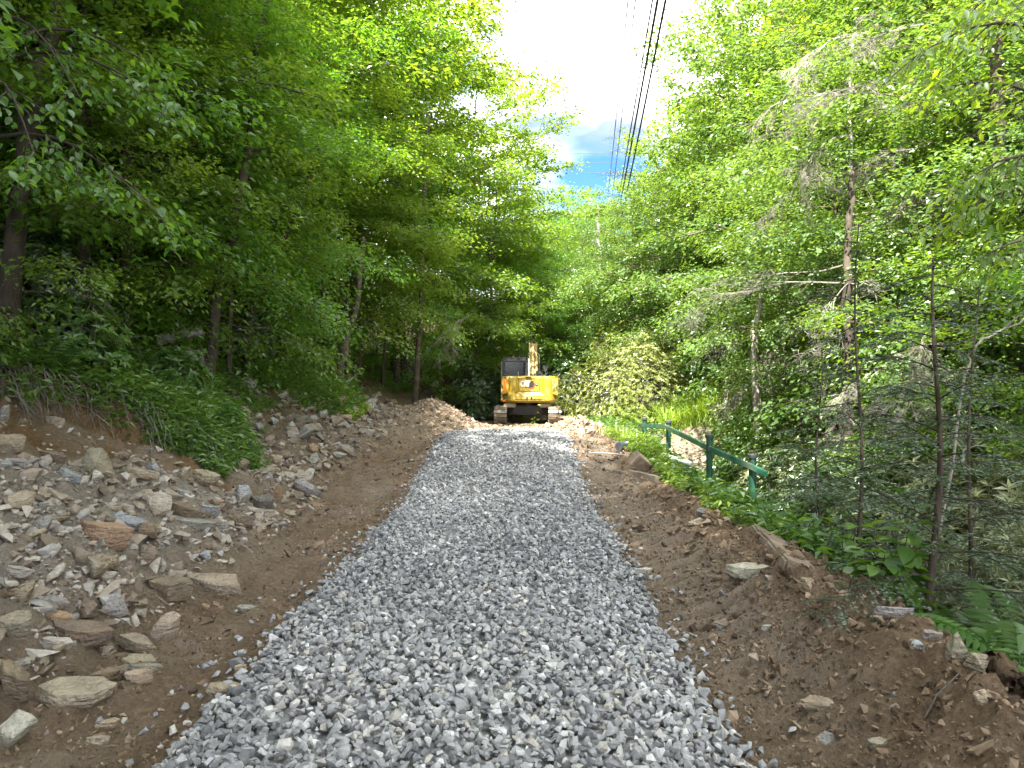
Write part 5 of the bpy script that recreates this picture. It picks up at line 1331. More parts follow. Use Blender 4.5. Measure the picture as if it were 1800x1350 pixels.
TV['pine'] = make_tree(9, 20, 8.0, 3.4, 26, 0.17, 0.10, 18, mat='leaf_needle', rise=0.15, droop=0.15, prof='flat', flat=1.2, twig_len=0.6, trunk_r=0.14)
TV['hemlock'] = make_tree(10, 15, 1.6, 3.0, 34, 0.075, 0.34, 26, mat='leaf_needle', rise=0.06, droop=0.42, prof='cone', bark='bark_grey', twig_len=0.5, flat=0.3, trunk_r=0.11)

def plant_tree(kind, x, y, s, rz, label, group, name='tree', dz=0.0, sz=1.0, cat='tree'):
    root = empty(name, (x, y, H(x, y) + dz), rz, label, cat, group)
    root.scale = (s, s, s * sz)
    tm, cm = TV[kind]
    link('trunk', tm, root)
    c = link('crown', cm, root); c['kind'] = 'stuff'
    return root

GL, GR, GF, GH = 'trees of the wood on the left slope', 'trees of the wood on the right', 'trees closing the far end of the lane', 'unseen trees added to shade the foreground'
look = {'tall_a': 'tall spreading tree', 'tall_b': 'tall upswept tree', 'mid_a': 'bushy maple', 'mid_b': 'layered dark beech', 'under_a': 'low spreading tree', 'under_b': 'small understory tree', 'lime_a': 'yellow-green sunlit tree', 'lime_b': 'bushy lime-green tree', 'pine': 'thin grey-green pine', 'hemlock': 'dark feathery hemlock'}
LEFT = [
 # kind, x, y, scale, turn, where
 ('tall_a', -6.3, -3.0, 1.36, 0.3, 'unseen just behind the viewer at left, added to shade the lane'),
 ('tall_b', -2.4, -6.6, 1.42, 2.1, 'unseen behind the viewer, overhanging from the left, added for shade'),
 ('tall_a', -9.8, -2.0, 1.15, 4.0, 'unseen beside the viewer, high on the left bank, added for shade'),
 ('tall_b', -5.0, -10.0, 1.5, 1.0, 'unseen in the second row behind the viewer, added for shade'),
 ('tall_a', 1.9, -8.6, 1.42, 5.0, 'unseen behind the viewer at the right edge, added for shade'),
 ('tall_a', -10.0, -7.0, 1.4, 2.7, 'unseen second row behind the viewer, up the bank, added for shade'),
 ('tall_b', -0.4, -12.5, 1.5, 2.9, 'unseen straight behind the viewer, added to shade the lane'),
 ('mid_b', -6.9, 6.4, 1.0, 0.8, 'with its lowest boughs over the cut earth face'),
 ('under_a', -6.2, 9.4, 1.0, 1.3, 'above the tip of the green bank'),
 ('mid_a', -7.8, 10.8, 1.05, 2.2, 'second row back above the tip of the green bank'),
 ('under_b', -5.6, 12.3, 1.1, 0.2, 'hanging over the rubble past the green bank tip'),
 ('mid_b', -8.0, 14.6, 1.0, 3.0, 'spreading over the rubble past the green bank tip'),
 ('tall_b', -9.2, 13.0, 1.0, 1.9, 'rising behind the layered beech over the rubble'),
 ('under_a', -5.7, 16.2, 1.05, 4.4, 'overhanging the second green tongue of the bank'),
 ('mid_a', -6.9, 18.6, 1.05, 5.0, 'directly above the stump on the leaf litter'),
 ('tall_a', -8.6, 18.5, 1.05, 0.9, 'towering over the stump on the leaf litter'),
 ('under_b', -4.6, 20.5, 1.1, 2.6, 'behind the loose dirt heap'),
 ('mid_b', -5.6, 23.0, 1.05, 0.4, 'up the slope from the loose dirt heap'),
 ('tall_b', -5.4, 25.5, 1.12, 3.3, 'with a sunlit flank above the loose dirt heap'),
 ('under_a', -4.7, 26.6, 1.0, 1.0, 'low down just left of the cab'),
 ('mid_a', -4.6, 28.3, 1.1, 1.5, 'spreading behind the cab on the left'),
 ('tall_a', -4.7, 31.5, 1.26, 2.4, 'forming the inner left skyline above the cab'),
 ('mid_a', -1.1, 34.5, 1.05, 0.2, 'reaching furthest over the lane on the left'),
 ('tall_b', -2.4, 38.5, 1.14, 5.5, 'outlined against the cloud at the left of the gap'),
 ('under_b', -1.6, 30.2, 1.0, 3.6, 'dark and low beyond the cab'),
 ('under_a', 0.2, 35.0, 0.9, 0.9, 'filling the dark end of the lane behind the boom'),
 ('mid_b', -1.0, 41.0, 0.9, 0.9, 'at the far left foot of the gap'),
 ('tall_a', -11.5, 9.0, 1.0, 3.1, 'in the deep shade up the left slope, nearest row'),
 ('mid_b', -10.2, 6.5, 1.0, 4.7, 'in the shade at the left border of the view'),
 ('tall_b', -12.0, 15.0, 1.0, 0.6, 'third row back up the left slope, over the beech'),
 ('tall_a', -12.5, 21.0, 1.05, 2.0, 'third row back up the left slope, over the stump'),
 ('tall_b', -11.0, 27.0, 1.05, 2.0, 'third row back up the left slope, over the dirt heap'),
 ('tall_a', -9.0, 34.0, 1.05, 4.2, 'third row back up the left slope, behind the inner skyline'),
 ('mid_a', -9.4, 16.0, 1.1, 5.2, 'filling the gap below the tall row on the left slope'),
 ('mid_a', -10.4, 11.8, 1.1, 1.2, 'sunlit between the dark beech boughs on the left slope'),
 ('under_a', -8.6, 9.0, 1.1, 5.8, 'in deep shade behind the leaning trunk'),
 ('under_b', -8.4, 12.2, 1.1, 2.8, 'in deep shade behind the fallen log'),
 ('under_a', -7.4, 16.4, 1.1, 0.1, 'in deep shade uphill of the second green tongue'),
 ('under_b', -7.6, 21.6, 1.2, 1.1, 'in deep shade uphill of the stump'),
 ('under_a', -6.8, 27.0, 1.2, 3.9, 'in deep shade behind the loose heap'),
]
LEFT += [
 ('mid_a', -5.9, 9.9, 0.72, 0.6, 'leafing in front of the leaning brown trunk'),
 ('under_a', -4.9, 12.6, 0.85, 2.2, 'with boughs sweeping over the rubble edge'),
 ('mid_a', -5.5, 21.0, 0.8, 2.0, 'screening the grey trunk amid the left trees'),
 ('under_b', -5.2, 7.6, 0.6, 5.0, 'small, on top of the cut earth face'),
 ('mid_a', -2.2, 45.0, 1.0, 2.9, 'closing the glint of sky above the cab'),
 ('mid_b', -4.2, 44.0, 1.0, 0.9, 'closing the glint of sky left of the cab'),
 ('lime_b', -3.0, 40.5, 0.9, 0.4, 'lit between the dark stems above the cab'),
 ('under_a', -6.4, 11.6, 1.0, 3.3, 'draped over the leaning brown trunk'),
 ('under_b', -5.3, 14.4, 0.9, 3.8, 'low over the rubble, before the forked trunk'),
 ('under_a', -9.6, 14.0, 1.2, 2.9, 'deep in the shade, uphill of the rubble'),
 ('under_b', -10.4, 17.6, 1.4, 0.9, 'deep in the shade, far uphill of the second tongue'),
 ('under_a', -9.8, 20.6, 1.3, 5.1, 'deep in the shade, far uphill of the stump'),
 ('under_a', -9.0, 24.0, 1.35, 1.9, 'deep in the shade, far uphill of the heap'),
 ('under_b', -8.2, 29.5, 1.5, 4.9, 'deep in the shade, uphill of the cab'),
 ('under_a', -7.0, 33.5, 1.4, 0.5, 'low and dark beyond the cab, upper one'),
 ('mid_b', -12.4, 12.2, 1.0, 0.5, 'up the slope in the left background'),
 ('mid_a', -12.0, 18.0, 1.0, 1.5, 'up the slope in the background over the stump'),
 ('mid_b', -11.6, 24.0, 1.0, 3.5, 'up the slope in the background over the heap'),
 ('under_a', -7.6, 7.6, 1.0, 3.7, 'right behind the thick dark trunk at the border'),
 ('under_b', -5.6, 10.6, 0.85, 4.7, 'on the crest of the green bank tip'),
 ('mid_b', -5.4, 33.0, 0.9, 4.4, 'dark gap filler below the inner skyline'),
]
for kind, x, y, s, rz, where in LEFT:
    plant_tree(kind, x, y, s, rz, f'{look[kind]} {where}', GL if y > 4 else GH, dz=1.1 if 15.5 < y < 24 and x > -7.2 else 0.0)
RIGHT = [
 ('lime_b', 7.6, 12.2, 0.95, 0.4, 'behind the dark leafless hemlock twigs'),
 ('lime_a', 9.4, 16.0, 1.0, 1.7, 'rising over the grey dead limbs'),
 ('lime_b', 8.2, 17.8, 1.0, 2.9, 'above the thicket of grey twigs'),
 ('lime_a', 9.8, 21.5, 1.08, 0.2, 'filling the middle of the right side'),
 ('lime_b', 9.4, 25.2, 1.0, 4.1, 'with pale sprays over the bright grass patch'),
 ('lime_a', 9.5, 27.5, 1.12, 5.2, 'forming the inner right skyline, behind the cables'),
 ('lime_b', 6.8, 30.5, 1.1, 3.2, 'behind the crown of the rhododendron'),
 ('lime_a', 9.6, 35.0, 1.05, 2.2, 'beyond the rhododendron on the right'),
 ('tall_b', 11.3, 31.0, 1.15, 0.9, 'with a ragged bough across the sky at the right of the gap'),
 ('hemlock', 11.5, 24.0, 1.15, 0.7, 'tall behind the sunlit trees on the right'),
 ('lime_a', 12.5, 14.5, 1.1, 0.8, 'in the upper right corner, behind bare twigs'),
 ('tall_a', 13.0, 19.5, 1.1, 3.0, 'second row back in the upper right'),
 ('tall_b', 13.6, 27.0, 1.15, 1.0, 'second row back behind the inner right skyline'),
 ('tall_a', 13.0, 34.5, 1.2, 4.0, 'third row back behind the inner right skyline'),
 ('mid_a', 10.6, 11.0, 1.0, 3.8, 'in half shade near the right border'),
 ('lime_b', 8.8, 9.0, 0.9, 1.0, 'with sunlit sprays at the right border'),
 ('mid_a', 13.5, 10.0, 1.1, 0.3, 'behind the thick brown trunk at the right border'),
 ('under_a', 10.0, 13.4, 1.2, 0.6, 'in the shadowed floor behind the dead limbs'),
 ('under_b', 9.4, 19.6, 1.2, 1.6, 'in the shadow under the sunlit trees on the right'),
 ('hemlock', 9.6, 10.6, 0.8, 2.0, 'half bare behind the young hemlock'),
 ('under_a', 12.0, 8.2, 1.2, 2.5, 'low in the shade at the right border'),
 ('mid_b', 15.5, 15.0, 1.2, 2.5, 'far back at the right border'),
 ('tall_b', 17.0, 20.5, 1.2, 0.5, 'far back and high on the right'),
]
RIGHT += [
 ('lime_b', 7.0, 11.0, 0.7, 2.2, 'in front of the dark hemlock trunk'),
 ('lime_b', 6.2, 10.0, 0.55, 4.2, 'low and pale between young hemlocks and railing end'),
 ('lime_b', 9.6, 12.6, 1.1, 3.1, 'high over the pale dead stems'),
 ('under_b', 6.6, 8.6, 0.8, 0.5, 'leafing out just behind the young hemlocks'),
 ('under_a', 7.4, 7.2, 0.75, 1.5, 'with light sprays in front of the border trunk'),
 ('lime_b', 6.9, 14.6, 0.8, 5.5, 'with pale drooping sprays in front of the hanging twigs'),
 ('under_b', 8.4, 25.6, 1.1, 2.5, 'low behind the sunlit grass bank'),
 ('lime_b', 5.6, 34.0, 1.0, 1.2, 'just over the top of the rhododendron'),
 ('mid_a', 11.4, 19.0, 1.1, 0.2, 'filling the shade behind the sunlit right row'),
 ('mid_a', 11.0, 29.0, 1.1, 2.2, 'filling the shade behind the inner right skyline'),
 ('lime_a', 10.6, 39.0, 1.1, 2.9, 'farther along behind the cables'),
]
for kind, x, y, s, rz, where in RIGHT:
    plant_tree(kind, x, y, s, rz, f'{look[kind]} {where}', GR)
FAR = [
 ('lime_a', 5.0, 49.0, 0.82, 0.3, 'standing alone in the middle of the gap'),
 ('lime_b', 3.2, 45.0, 0.95, 1.4, 'with dark stems below the lone tree in the gap'),
 ('mid_a', 6.8, 52.0, 1.12, 2.3, 'right behind the lone tree in the gap'),
 ('tall_a', 2.0, 56.0, 0.82, 3.3, 'farthest down the lane, at the left foot of the blue sky'),
 ('pine', 9.4, 47.0, 0.96, 0.2, 'poking out beside the cables above the right skyline'),
 ('mid_b', 0.8, 49.0, 0.9, 5.0, 'dark below the left edge of the gap'),
 ('lime_b', 8.0, 42.0, 1.1, 0.6, 'beneath the cables where they meet the leaves'),
 ('tall_b', 10.5, 56.0, 1.0, 0.6, 'closing the far end behind the pine'),
 ('tall_a', -3.5, 52.0, 1.0, 1.6, 'closing the far end behind the left skyline'),
 ('lime_a', 5.5, 37.5, 0.6, 1.6, 'sprouting straight behind the rhododendron'),
 ('mid_a', 3.0, 64.0, 1.1, 2.6, 'low on the horizon under the blue patch'),
 ('mid_a', 8.0, 66.0, 1.2, 3.9, 'low on the horizon right of the blue patch'),
]
FAR += [
 ('mid_b', 1.2, 44.0, 1.0, 3.0, 'across the end of the lane, left half'),
 ('lime_b', 4.6, 41.0, 0.8, 2.0, 'across the end of the lane, right half'),
 ('mid_a', 4.4, 58.0, 1.1, 5.6, 'straight behind the lone tree in the gap, farther one'),
 ('under_a', 2.4, 39.0, 1.1, 5.6, 'low across the end of the lane'),
]
for kind, x, y, s, rz, where in FAR:
    plant_tree(kind, x, y, s, rz, f'{look[kind]} {where}', GF)
# the wooded hill behind both rows
def back_forest():
    r = random.Random(5)
    k = 0
    for side in (-1, 1):
        for y in (4, 10, 16, 22.5, 29, 36, 44):
            for d in (16.5, 22.0) if side < 0 else (18.5, 24.0):
                x = side * (d + r.uniform(-1.2, 1.2)); yy = y + r.uniform(-1.5, 1.5)
                kind = r.choice(['tall_a', 'tall_b', 'mid_a']) if side < 0 else r.choice(['tall_a', 'lime_a', 'mid_a'])
                plant_tree(kind, x, yy, r.uniform(1.05, 1.3), r.uniform(0, 6.28), 'leafy tree deep in the wood high on the left slope, merging with its neighbours' if side < 0 else 'leafy tree deep in the wood at the back right, merging with its neighbours', 'back trees of the left wood' if side < 0 else 'back trees of the right wood')
back_forest()

# ------------------------------------------------------------------ bare trunks, dead limbs, logs
def bare_trunk(pts, r0, r1, mat, label, name='slender_tree', group=None, cat='tree', twigs=0, seed=0):
    pts = [np.array(p, dtype=float) for p in pts]
    P = np.array(pts)
    t = np.linspace(0, 1, len(P)); T = np.linspace(0, 1, 14)
    Q = np.stack([np.interp(T, t, P[:, i]) for i in range(3)], -1)
    for _ in range(2): Q[1:-1] = (Q[:-2] + 2 * Q[1:-1] + Q[2:]) / 4
    Q[1:-1] += np.random.default_rng(seed).normal(size=(12, 3)) * 0.02
    root = empty(name, Q[0], 0, label, cat, group)
    V, F = tube_np([Q - Q[0]], [np.linspace(r0, r1, 14)], 12)
    link('trunk', np_mesh('trunk', V, F, mat, smooth=True), root)
    r = np.random.default_rng(seed + 9)
    for k in range(twigs):
        V, F = dead_twigs(seed * 31 + k, r.uniform(0.7, 1.7), 3, 0.6, 0.25, 7, 0.014)
        b = link('dead_limb', np_mesh('dead_limb', V, F, M['twig_dead']), root)
        b.location = Q[3 + int(r.integers(0, 10))] - Q[0]; b.rotation_euler = (r.normal() * 0.2, r.normal() * 0.25, r.uniform(0, 6.28))
    return root
def gp(px, py, Y):     # foot on the ground below a sight line
    p = at(px, py, Y); return (p.x, p.y, H(p.x, p.y) - 0.2)
GT = 'dark trunks among the leaves on the left'
bare_trunk([gp(12, 600, 7.6), at(22, 450, 7.6), at(45, 260, 7.7), at(78, 120, 7.9), at(110, -60, 8.2)], 0.11, 0.07, M['twig_dark'], 'thick dark trunk at the left border with a bend to the right', group=GT, seed=1)
bare_trunk([gp(225, 640, 10.5), at(219, 455, 10.4), at(226, 340, 10.3), at(215, 150, 10.4), at(200, -20, 10.5)], 0.075, 0.045, M['twig_dark'], 'straight black trunk left of the leaning one, cut off by leaves', group=GT, seed=2)
bare_trunk([gp(362, 610, 11.5), at(386, 470, 11.4), at(418, 370, 11.3), at(438, 250, 11.2), at(445, 120, 11.4), at(470, 0, 11.6)], 0.085, 0.045, M['twig_dark'], 'leaning brown trunk that curves upright in the left wood', group=GT, seed=3)
bare_trunk([gp(432, 590, 14.0), at(445, 500, 14), at(478, 470, 14), at(540, 330, 14), at(560, 240, 14.2)], 0.07, 0.04, M['twig_dark'], 'forked slanting trunk right of the leaning brown one', group=GT, seed=4)
bare_trunk([gp(590, 660, 19.0), at(605, 610, 19), at(628, 540, 19), at(640, 420, 19.2)], 0.11, 0.06, M['bark'], 'short dark trunk growing beside the stump on the leaf litter', group=GT, seed=5)
bare_trunk([gp(180, 640, 8.8), at(168, 520, 8.7), at(130, 420, 8.7), at(85, 240, 8.9), at(40, 60, 9.0)], 0.06, 0.03, M['twig_dark'], 'thin dark stem slanting left under the big leaves', group=GT, seed=6)
bare_trunk([gp(205, 660, 9.6), at(180, 560, 9.4), at(160, 480, 9.3), at(150, 380, 9.3)], 0.045, 0.03, M['bark'], 'mottled grey stem rising from the undergrowth at left', group=GT, seed=7)
bare_trunk([gp(730, 690, 24.0), at(738, 560, 24), at(745, 380, 24), at(752, 200, 24.3)], 0.10, 0.05, M['bark'], 'grey trunk glimpsed in the middle of the left trees', group=GT, seed=8)
GB = 'trunks and dead stems in the right wood'
bare_trunk([gp(1795, 720, 10.6), at(1790, 600, 10.6), at(1780, 470, 10.6), at(1768, 380, 10.7), at(1750, 150, 11.0), at(1745, -50, 11.2)], 0.15, 0.08, M['bark'], 'thick brown trunk at the right border', group=GB, twigs=3, seed=11)
bare_trunk([gp(1492, 740, 11.0), at(1490, 600, 11), at(1488, 480, 11), at(1494, 380, 11.2), at(1500, 300, 11.3)], 0.085, 0.035, M['twig_dark'], 'dark hemlock trunk in the middle of the right thicket with bare limbs', group=GB, twigs=12, seed=12)
bare_trunk([gp(1332, 700, 15.0), at(1328, 640, 15), at(1322, 585, 15), at(1345, 500, 15.2)], 0.10, 0.05, M['twig_pale'], 'pale bent stem under the mass of hanging grey twigs', group=GB, twigs=6, seed=13)
bare_trunk([gp(1736, 700, 12.0), at(1728, 420, 12), at(1722, 200, 12.2), at(1716, 0, 12.5)], 0.08, 0.05, M['bark_grey'], 'tall grey trunk in the upper right, left of the thick brown one', group=GB, twigs=8, seed=14)
bare_trunk([gp(1530, 640, 14.0), at(1494, 300, 14), at(1492, 170, 14.2), at(1500, 60, 14.5)], 0.042, 0.025, M['bark_grey'], 'slim pale trunk standing behind the dark hemlock trunk', group=GB, twigs=9, seed=15)
bare_trunk([gp(1610, 800, 6.9), at(1700, 650, 6.9), at(1715, 600, 6.9), at(1800, 560, 7.1)], 0.013, 0.009, M['twig_pale'], 'crooked whitish dead branch bent at a right angle near the right border', group=GB, twigs=2, seed=16, cat='dead branch', name='dead_branch')
bare_trunk([gp(1062, 640, 40.0), at(1058, 520, 40), at(1050, 420, 40.2), at(1052, 360, 40.5)], 0.15, 0.08, M['bark_grey'], 'pair of dark stems below the lone tree in the gap', group=GB, seed=17)

GD = 'bare grey limbs hanging in the right wood'
DEAD = [
 (1640, 40, 10.5, 2.6, 3.2, 'broad fan of grey twigs at the upper right, topmost of the dead limbs'),
 (1545, 160, 10.8, 2.6, 3.5, 'long forked bare limb crossing the upper right'),
 (1500, 235, 11.0, 2.4, 3.3, 'bare limb drooping over the sunlit leaves below the forked one'),
 (1490, 60, 11.5, 2.2, 3.0, 'feathery grey limb beside the slim pale trunk near the top'),
 (1640, 250, 10.8, 2.2, 2.6, 'tangled grey limb just above the dark trunk middle'),
 (1420, 575, 14.5, 2.6, 3.3, 'drooping mass of grey twigs over the pale bent stem'),
 (1340, 590, 15.5, 2.3, 2.9, 'matted grey twigs spilling towards the rhododendron'),
 (1560, 640, 9.0, 1.6, 2.0, 'whitish twigs hanging behind the young hemlock, upper bunch'),
 (1610, 700, 8.4, 1.5, 4.0, 'whitish twigs hanging behind the young hemlock, lower bunch'),
 (1680, 560, 8.8, 1.8, 3.4, 'long pale dead limb stretching left from the thick brown trunk'),
 (1720, 645, 8.4, 1.5, 2.9, 'pale dead limb below the long one at the right border'),
 (1450, 740, 9.5, 1.2, 0.6, 'bleached twig tuft above the leafy shrub near the fence end'),
 (1270, 545, 20.0, 2.4, 3.4, 'grey brushy limb between the lime trees and the rhododendron'),
 (1690, 330, 10.5, 2.0, 3.0, 'grey limb in the dark right of the trunk in the thicket'),
]
DT = [dead_twigs(400 + i, 1.0, 4, 0.62, 0.32 if i < 2 else 0.65, 8, 0.014) for i in range(3)]
DTM = [np_mesh('dead_limb', *DT[k], M[m_]) for k, m_ in ((0, 'twig_dead'), (1, 'twig_dead'), (2, 'twig_dead'), (1, 'twig_pale'), (2, 'twig_pale'))]
for i, (px, py, Y, L, az, lab) in enumerate(DEAD):
    p = at(px, py, Y)
    o = link('dead_limb', DTM[(3 + i % 2) if 'whit' in lab or 'bleached' in lab or 'pale' in lab else i % 3])
    L *= 0.5; o.location = p * 1.06 - Vector((0, 0, CAM_Z * 0.06)); o.scale = (L, L, L); o.rotation_euler = (0, 0.15, az)
    tag(o, lab, 'dead limb', GD)
for i, (px, py, Y, L, az, lab) in enumerate([
 (60, 505, 8.2, 0.6, 0.5, 'pinkish bare branch caught in a sunbeam near the left border'),
 (835, 545, 22.0, 1.25, 2.4, 'bare broken limb sticking out of the left trees above the machine'),
 (250, 590, 9.0, 0.6, 2.9, 'grey fallen limb lying in the undergrowth at left'),
 (640, 655, 18.5, 0.7, 3.0, 'pale limb arching over the stump'),
 (290, 610, 10.0, 0.5, 1.1, 'slanting whitish stick in the shade right of the fallen limb'),
]):
    o = link('dead_limb', DTM[3 + i % 2] if i != 2 else DTM[0]); p = at(px, py, Y); o.location = p; o.scale = (L, L, L); o.rotation_euler = (0, 0.1, az)
    tag(o, lab, 'dead limb', 'bare limbs in the left wood')

def log(p, q, r0, r1, mat, label, name='fallen_log', cat='log', rag=0.15):
    p, q = np.array(p, dtype=float), np.array(q, dtype=float)
    n = 16; s = np.linspace(0, 1, n)
    rr = np.random.default_rng(int(abs(p[0] * 1000)))
    P = p + (q - p) * s[:, None]; P[1:-1] += rr.normal(size=(n - 2, 3)) * r0 * 0.12
    P = np.concatenate([P[:1], P, P[-1:]]); Rr = np.concatenate([[0.001], np.linspace(r0, r1, n) * (1 + rr.normal(size=n) * 0.06), [0.001]])
    V, F = tube_np([P - p], [Rr], 14)
    V = V + rr.normal(size=V.shape) * r0 * rag * 0.3
    o = link(name, np_mesh(name, V, F, mat, smooth=True)); o.location = p
    return tag(o, label, cat)
a = at(275, 600, 11.0); b = at(355, 582, 11.2)
log(a, b, 0.085, 0.075, M['bark_grey'], 'fallen log lying level in the shade of the left wood')
def on_ground(px, py, dz=0.0):
    x, y = hit(px, py); return np.array([x, y, H(x, y) + dz])
a = on_ground(1335, 950, 0.02); b = on_ground(1392, 1000, 0.02)
d = Vector(b - a); tb = MB(); tb.box((0, 0, 0), (0.20, d.length * 1.15, 0.09), 0.018)
bmesh.ops.subdivide_edges(tb.bm, edges=[e for e in tb.bm.edges if e.calc_length() > 0.12], cuts=5)
for v in tb.bm.verts: v.co += Vector((mnoise.noise(v.co * 9), mnoise.noise(v.co * 7 + Vector((3, 1, 2))), mnoise.noise(v.co * 11 + Vector((7, 1, 5))))) * 0.018
tb = tb.build('old_timber', M['board']); tb.location = (a + b) / 2 + np.array([0.04, 0, 0.015]); tb.rotation_euler = (d.to_track_quat('Y', 'Z').to_matrix() @ Matrix.Rotation(R(-14), 3, 'Y')).to_euler()
tag(tb, 'flat-topped sandy timber lying along the berm with a dark gap beneath', 'timber')
for i, (p0, p1, rad, lab) in enumerate([
 ((1640, 1105), (1735, 1165), 0.055, 'upper rotten log piece on the berm behind the rounded boulders'),
 ((1700, 1130), (1790, 1190), 0.06, 'longest rotten log piece on the berm, right of the upper one'),
 ((1745, 1190), (1800, 1230), 0.05, 'splintered rotten stump end at the right border'),
 ((1600, 1060), (1680, 1100), 0.04, 'dark rotten stick half buried under the ferns')]):
    log(on_ground(*p0, 0.04), on_ground(*p1, 0.04), rad, rad * 0.8, M['rotten_wood'], lab, 'rotten_log', 'log', 0.9)
def stump():
    x, y = hit(592, 668); z = H(x, y)
    root = empty('stump', (x, y, z), 0, 'broken reddish stump on the leaf litter above the dark rubble', 'stump')
    r = np.random.default_rng(3); n = 16
    a = np.arange(n) / n * 6.283
    rings = []
    for h, k in ((-0.1, 1.25), (0.1, 1.05), (0.35, 0.95), (0.55, 0.92)):
        rings.append(np.stack([np.cos(a) * 0.2 * k * (1 + 0.12 * np.sin(a * 3)), np.sin(a) * 0.2 * k * (1 + 0.12 * np.sin(a * 3)), np.full(n, h) + (h > 0.5) * (0.18 * np.sin(a) + r.normal(size=n) * 0.06)], -1))
    V = np.concatenate(rings + [np.array([[0, 0, 0.45]])])
    F = np.concatenate([np.stack([i * n + np.arange(n), i * n + (np.arange(n) + 1) % n, (i + 1) * n + (np.arange(n) + 1) % n, (i + 1) * n + np.arange(n)], -1) for i in range(3)])
    F2 = np.stack([3 * n + np.arange(n), 3 * n + (np.arange(n) + 1) % n, np.full(n, 4 * n)], -1)
    link('trunk', np_mesh('trunk', V, [F, F2], M['rotten_wood'], smooth=True), root)
stump()
# ------------------------------------------------------------------ shrubs
def make_shrub(seed, rx, ry, rz_, n_whorl=1600, leaf=0.12, asp=0.32, per=7, mat='leaf_rhodo', stems=26, hollow=0.55, up=0.5, skirt=0.25):
    r = np.random.default_rng(seed)
    v = unit(r.normal(size=(n_whorl, 3))); v[:, 2] = np.abs(v[:, 2]) * 1.15 - skirt
    v = unit(v)
    az = np.arctan2(v[:, 1], v[:, 0])
    bump = 1 + 0.16 * np.sin(az * 3 + seed) + 0.26 * fbm(az * 2.2 + 10, v[:, 2] * 3.5 + 5, 3, seed)
    rad = (hollow + (1 - hollow) * r.random(n_whorl) ** 0.45) * bump
    P = v * rad[:, None] * np.array([rx, ry, rz_]); P[:, 2] = P[:, 2] + rz_ * skirt * 0.9
    P[:, 2] = np.maximum(P[:, 2], 0.05 + 0.2 * r.random(n_whorl) * rz_)
    ax = unit(v * np.array([1, 1, 0.8]) + np.array([0, 0, up]) + r.normal(size=(n_whorl, 3)) * 0.25)
    rep = np.repeat(np.arange(n_whorl), per); n = len(rep)
    a0 = r.uniform(0, 6.28, n_whorl)[rep] + np.tile(np.arange(per), n_whorl) * 6.283 / per + r.normal(size=n) * 0.25
    A = ax[rep]
    X_ = unit(np.cross(A, np.array([0.3, 0.9, 0.1]))); Y_ = np.cross(A, X_)
    out_ = X_ * np.cos(a0)[:, None] + Y_ * np.sin(a0)[:, None]
    tilt = r.uniform(0.15, 0.85, n)[:, None]
    D = unit(out_ + A * tilt)
    Nn = unit(A - out_ * tilt * 0.8 + r.normal(size=(n, 3)) * 0.15)
    Ln = leaf * r.uniform(0.7, 1.2, n)
    V, F, k = leaves_np(P[rep] + A * 0.01, D, Nn, Ln, Ln * asp * r.uniform(0.85, 1.2, n), droop=0.18)
    sp = r.random(n_whorl)[rep]
    tone = np.clip(0.55 * sp + 0.45 * r.random(n), 0, 1)
    fol = np_mesh('foliage', V, F, M[mat], np.repeat(tone, k))
    paths, radii = [], []
    for i in range(stems):
        a = r.uniform(0, 6.28); d0 = r.uniform(0.1, 0.45); t = r.choice(n_whorl)
        p0 = np.array([math.cos(a) * d0 * rx, math.sin(a) * d0 * ry, -0.15]); p1 = P[t] * np.array([0.9, 0.9, 0.95])
        s = np.linspace(0, 1, 6)[:, None]
        q = p0 + (p1 - p0) * s + np.array([0, 0, 1]) * (np.sin(s * 3.14) * 0.18 * rz_) * np.sign(0.5 - r.random()) * 0.5 + r.normal(size=(6, 3)) * 0.03 * rz_
        paths.append(q); radii.append(np.linspace(0.022, 0.006, 6) * (0.6 + rz_ * 0.3))
        for _ in range(3):
            t2 = r.choice(n_whorl); m_ = q[r.integers(2, 5)]
            paths.append(np.stack([m_, (m_ + P[t2]) / 2 + r.normal(size=3) * 0.05, P[t2]])); radii.append(np.array([0.009, 0.006, 0.003]) * (0.6 + rz_ * 0.3))
    V2, F2 = tube_np(paths, radii, 4)
    return fol, np_mesh('stems', V2, F2, M['bark_grey'], smooth=True)
SV = {
 'rhodo_big': make_shrub(1, 2.7, 2.3, 3.0, 4300, 0.115, 0.30, 7, 'leaf_rhodo', 60, 0.55, 0.5, 0.02),
 'rhodo': make_shrub(2, 1.3, 1.2, 1.3, 1300, 0.11, 0.28, 7, 'leaf_rhodo_pale', 26, 0.4),
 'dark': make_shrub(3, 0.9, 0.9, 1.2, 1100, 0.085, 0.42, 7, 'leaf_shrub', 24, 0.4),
 'weedy': make_shrub(4, 0.6, 0.6, 0.75, 420, 0.10, 0.5, 6, 'leaf_weed', 22, 0.25, 0.7),
 'lime': make_shrub(5, 1.1, 1.1, 1.1, 900, 0.11, 0.55, 6, 'leaf_lime', 20, 0.4, 0.6),
}
def put_shrub(kind, x, y, s, rz, label, group, name='shrub', dz=0.0, sz=1.0):
    root = empty(name, (x, y, H(x, y) + dz), rz, label, 'shrub', group); root.scale = (s, s, s * sz)
    f, st = SV[kind]
    o = link('foliage', f, root); o['kind'] = 'stuff'
    o = link('stem', st, root)
    return root
GS, GSL = 'shrubs in the hollow on the right', 'shrubs under the trees on the left'
put_shrub('rhodo_big', 4.6, 25.9, 0.98, 0.4, 'big domed rhododendron with yellowish leaves right beside the machine', GS, 'rhododendron', -0.1)
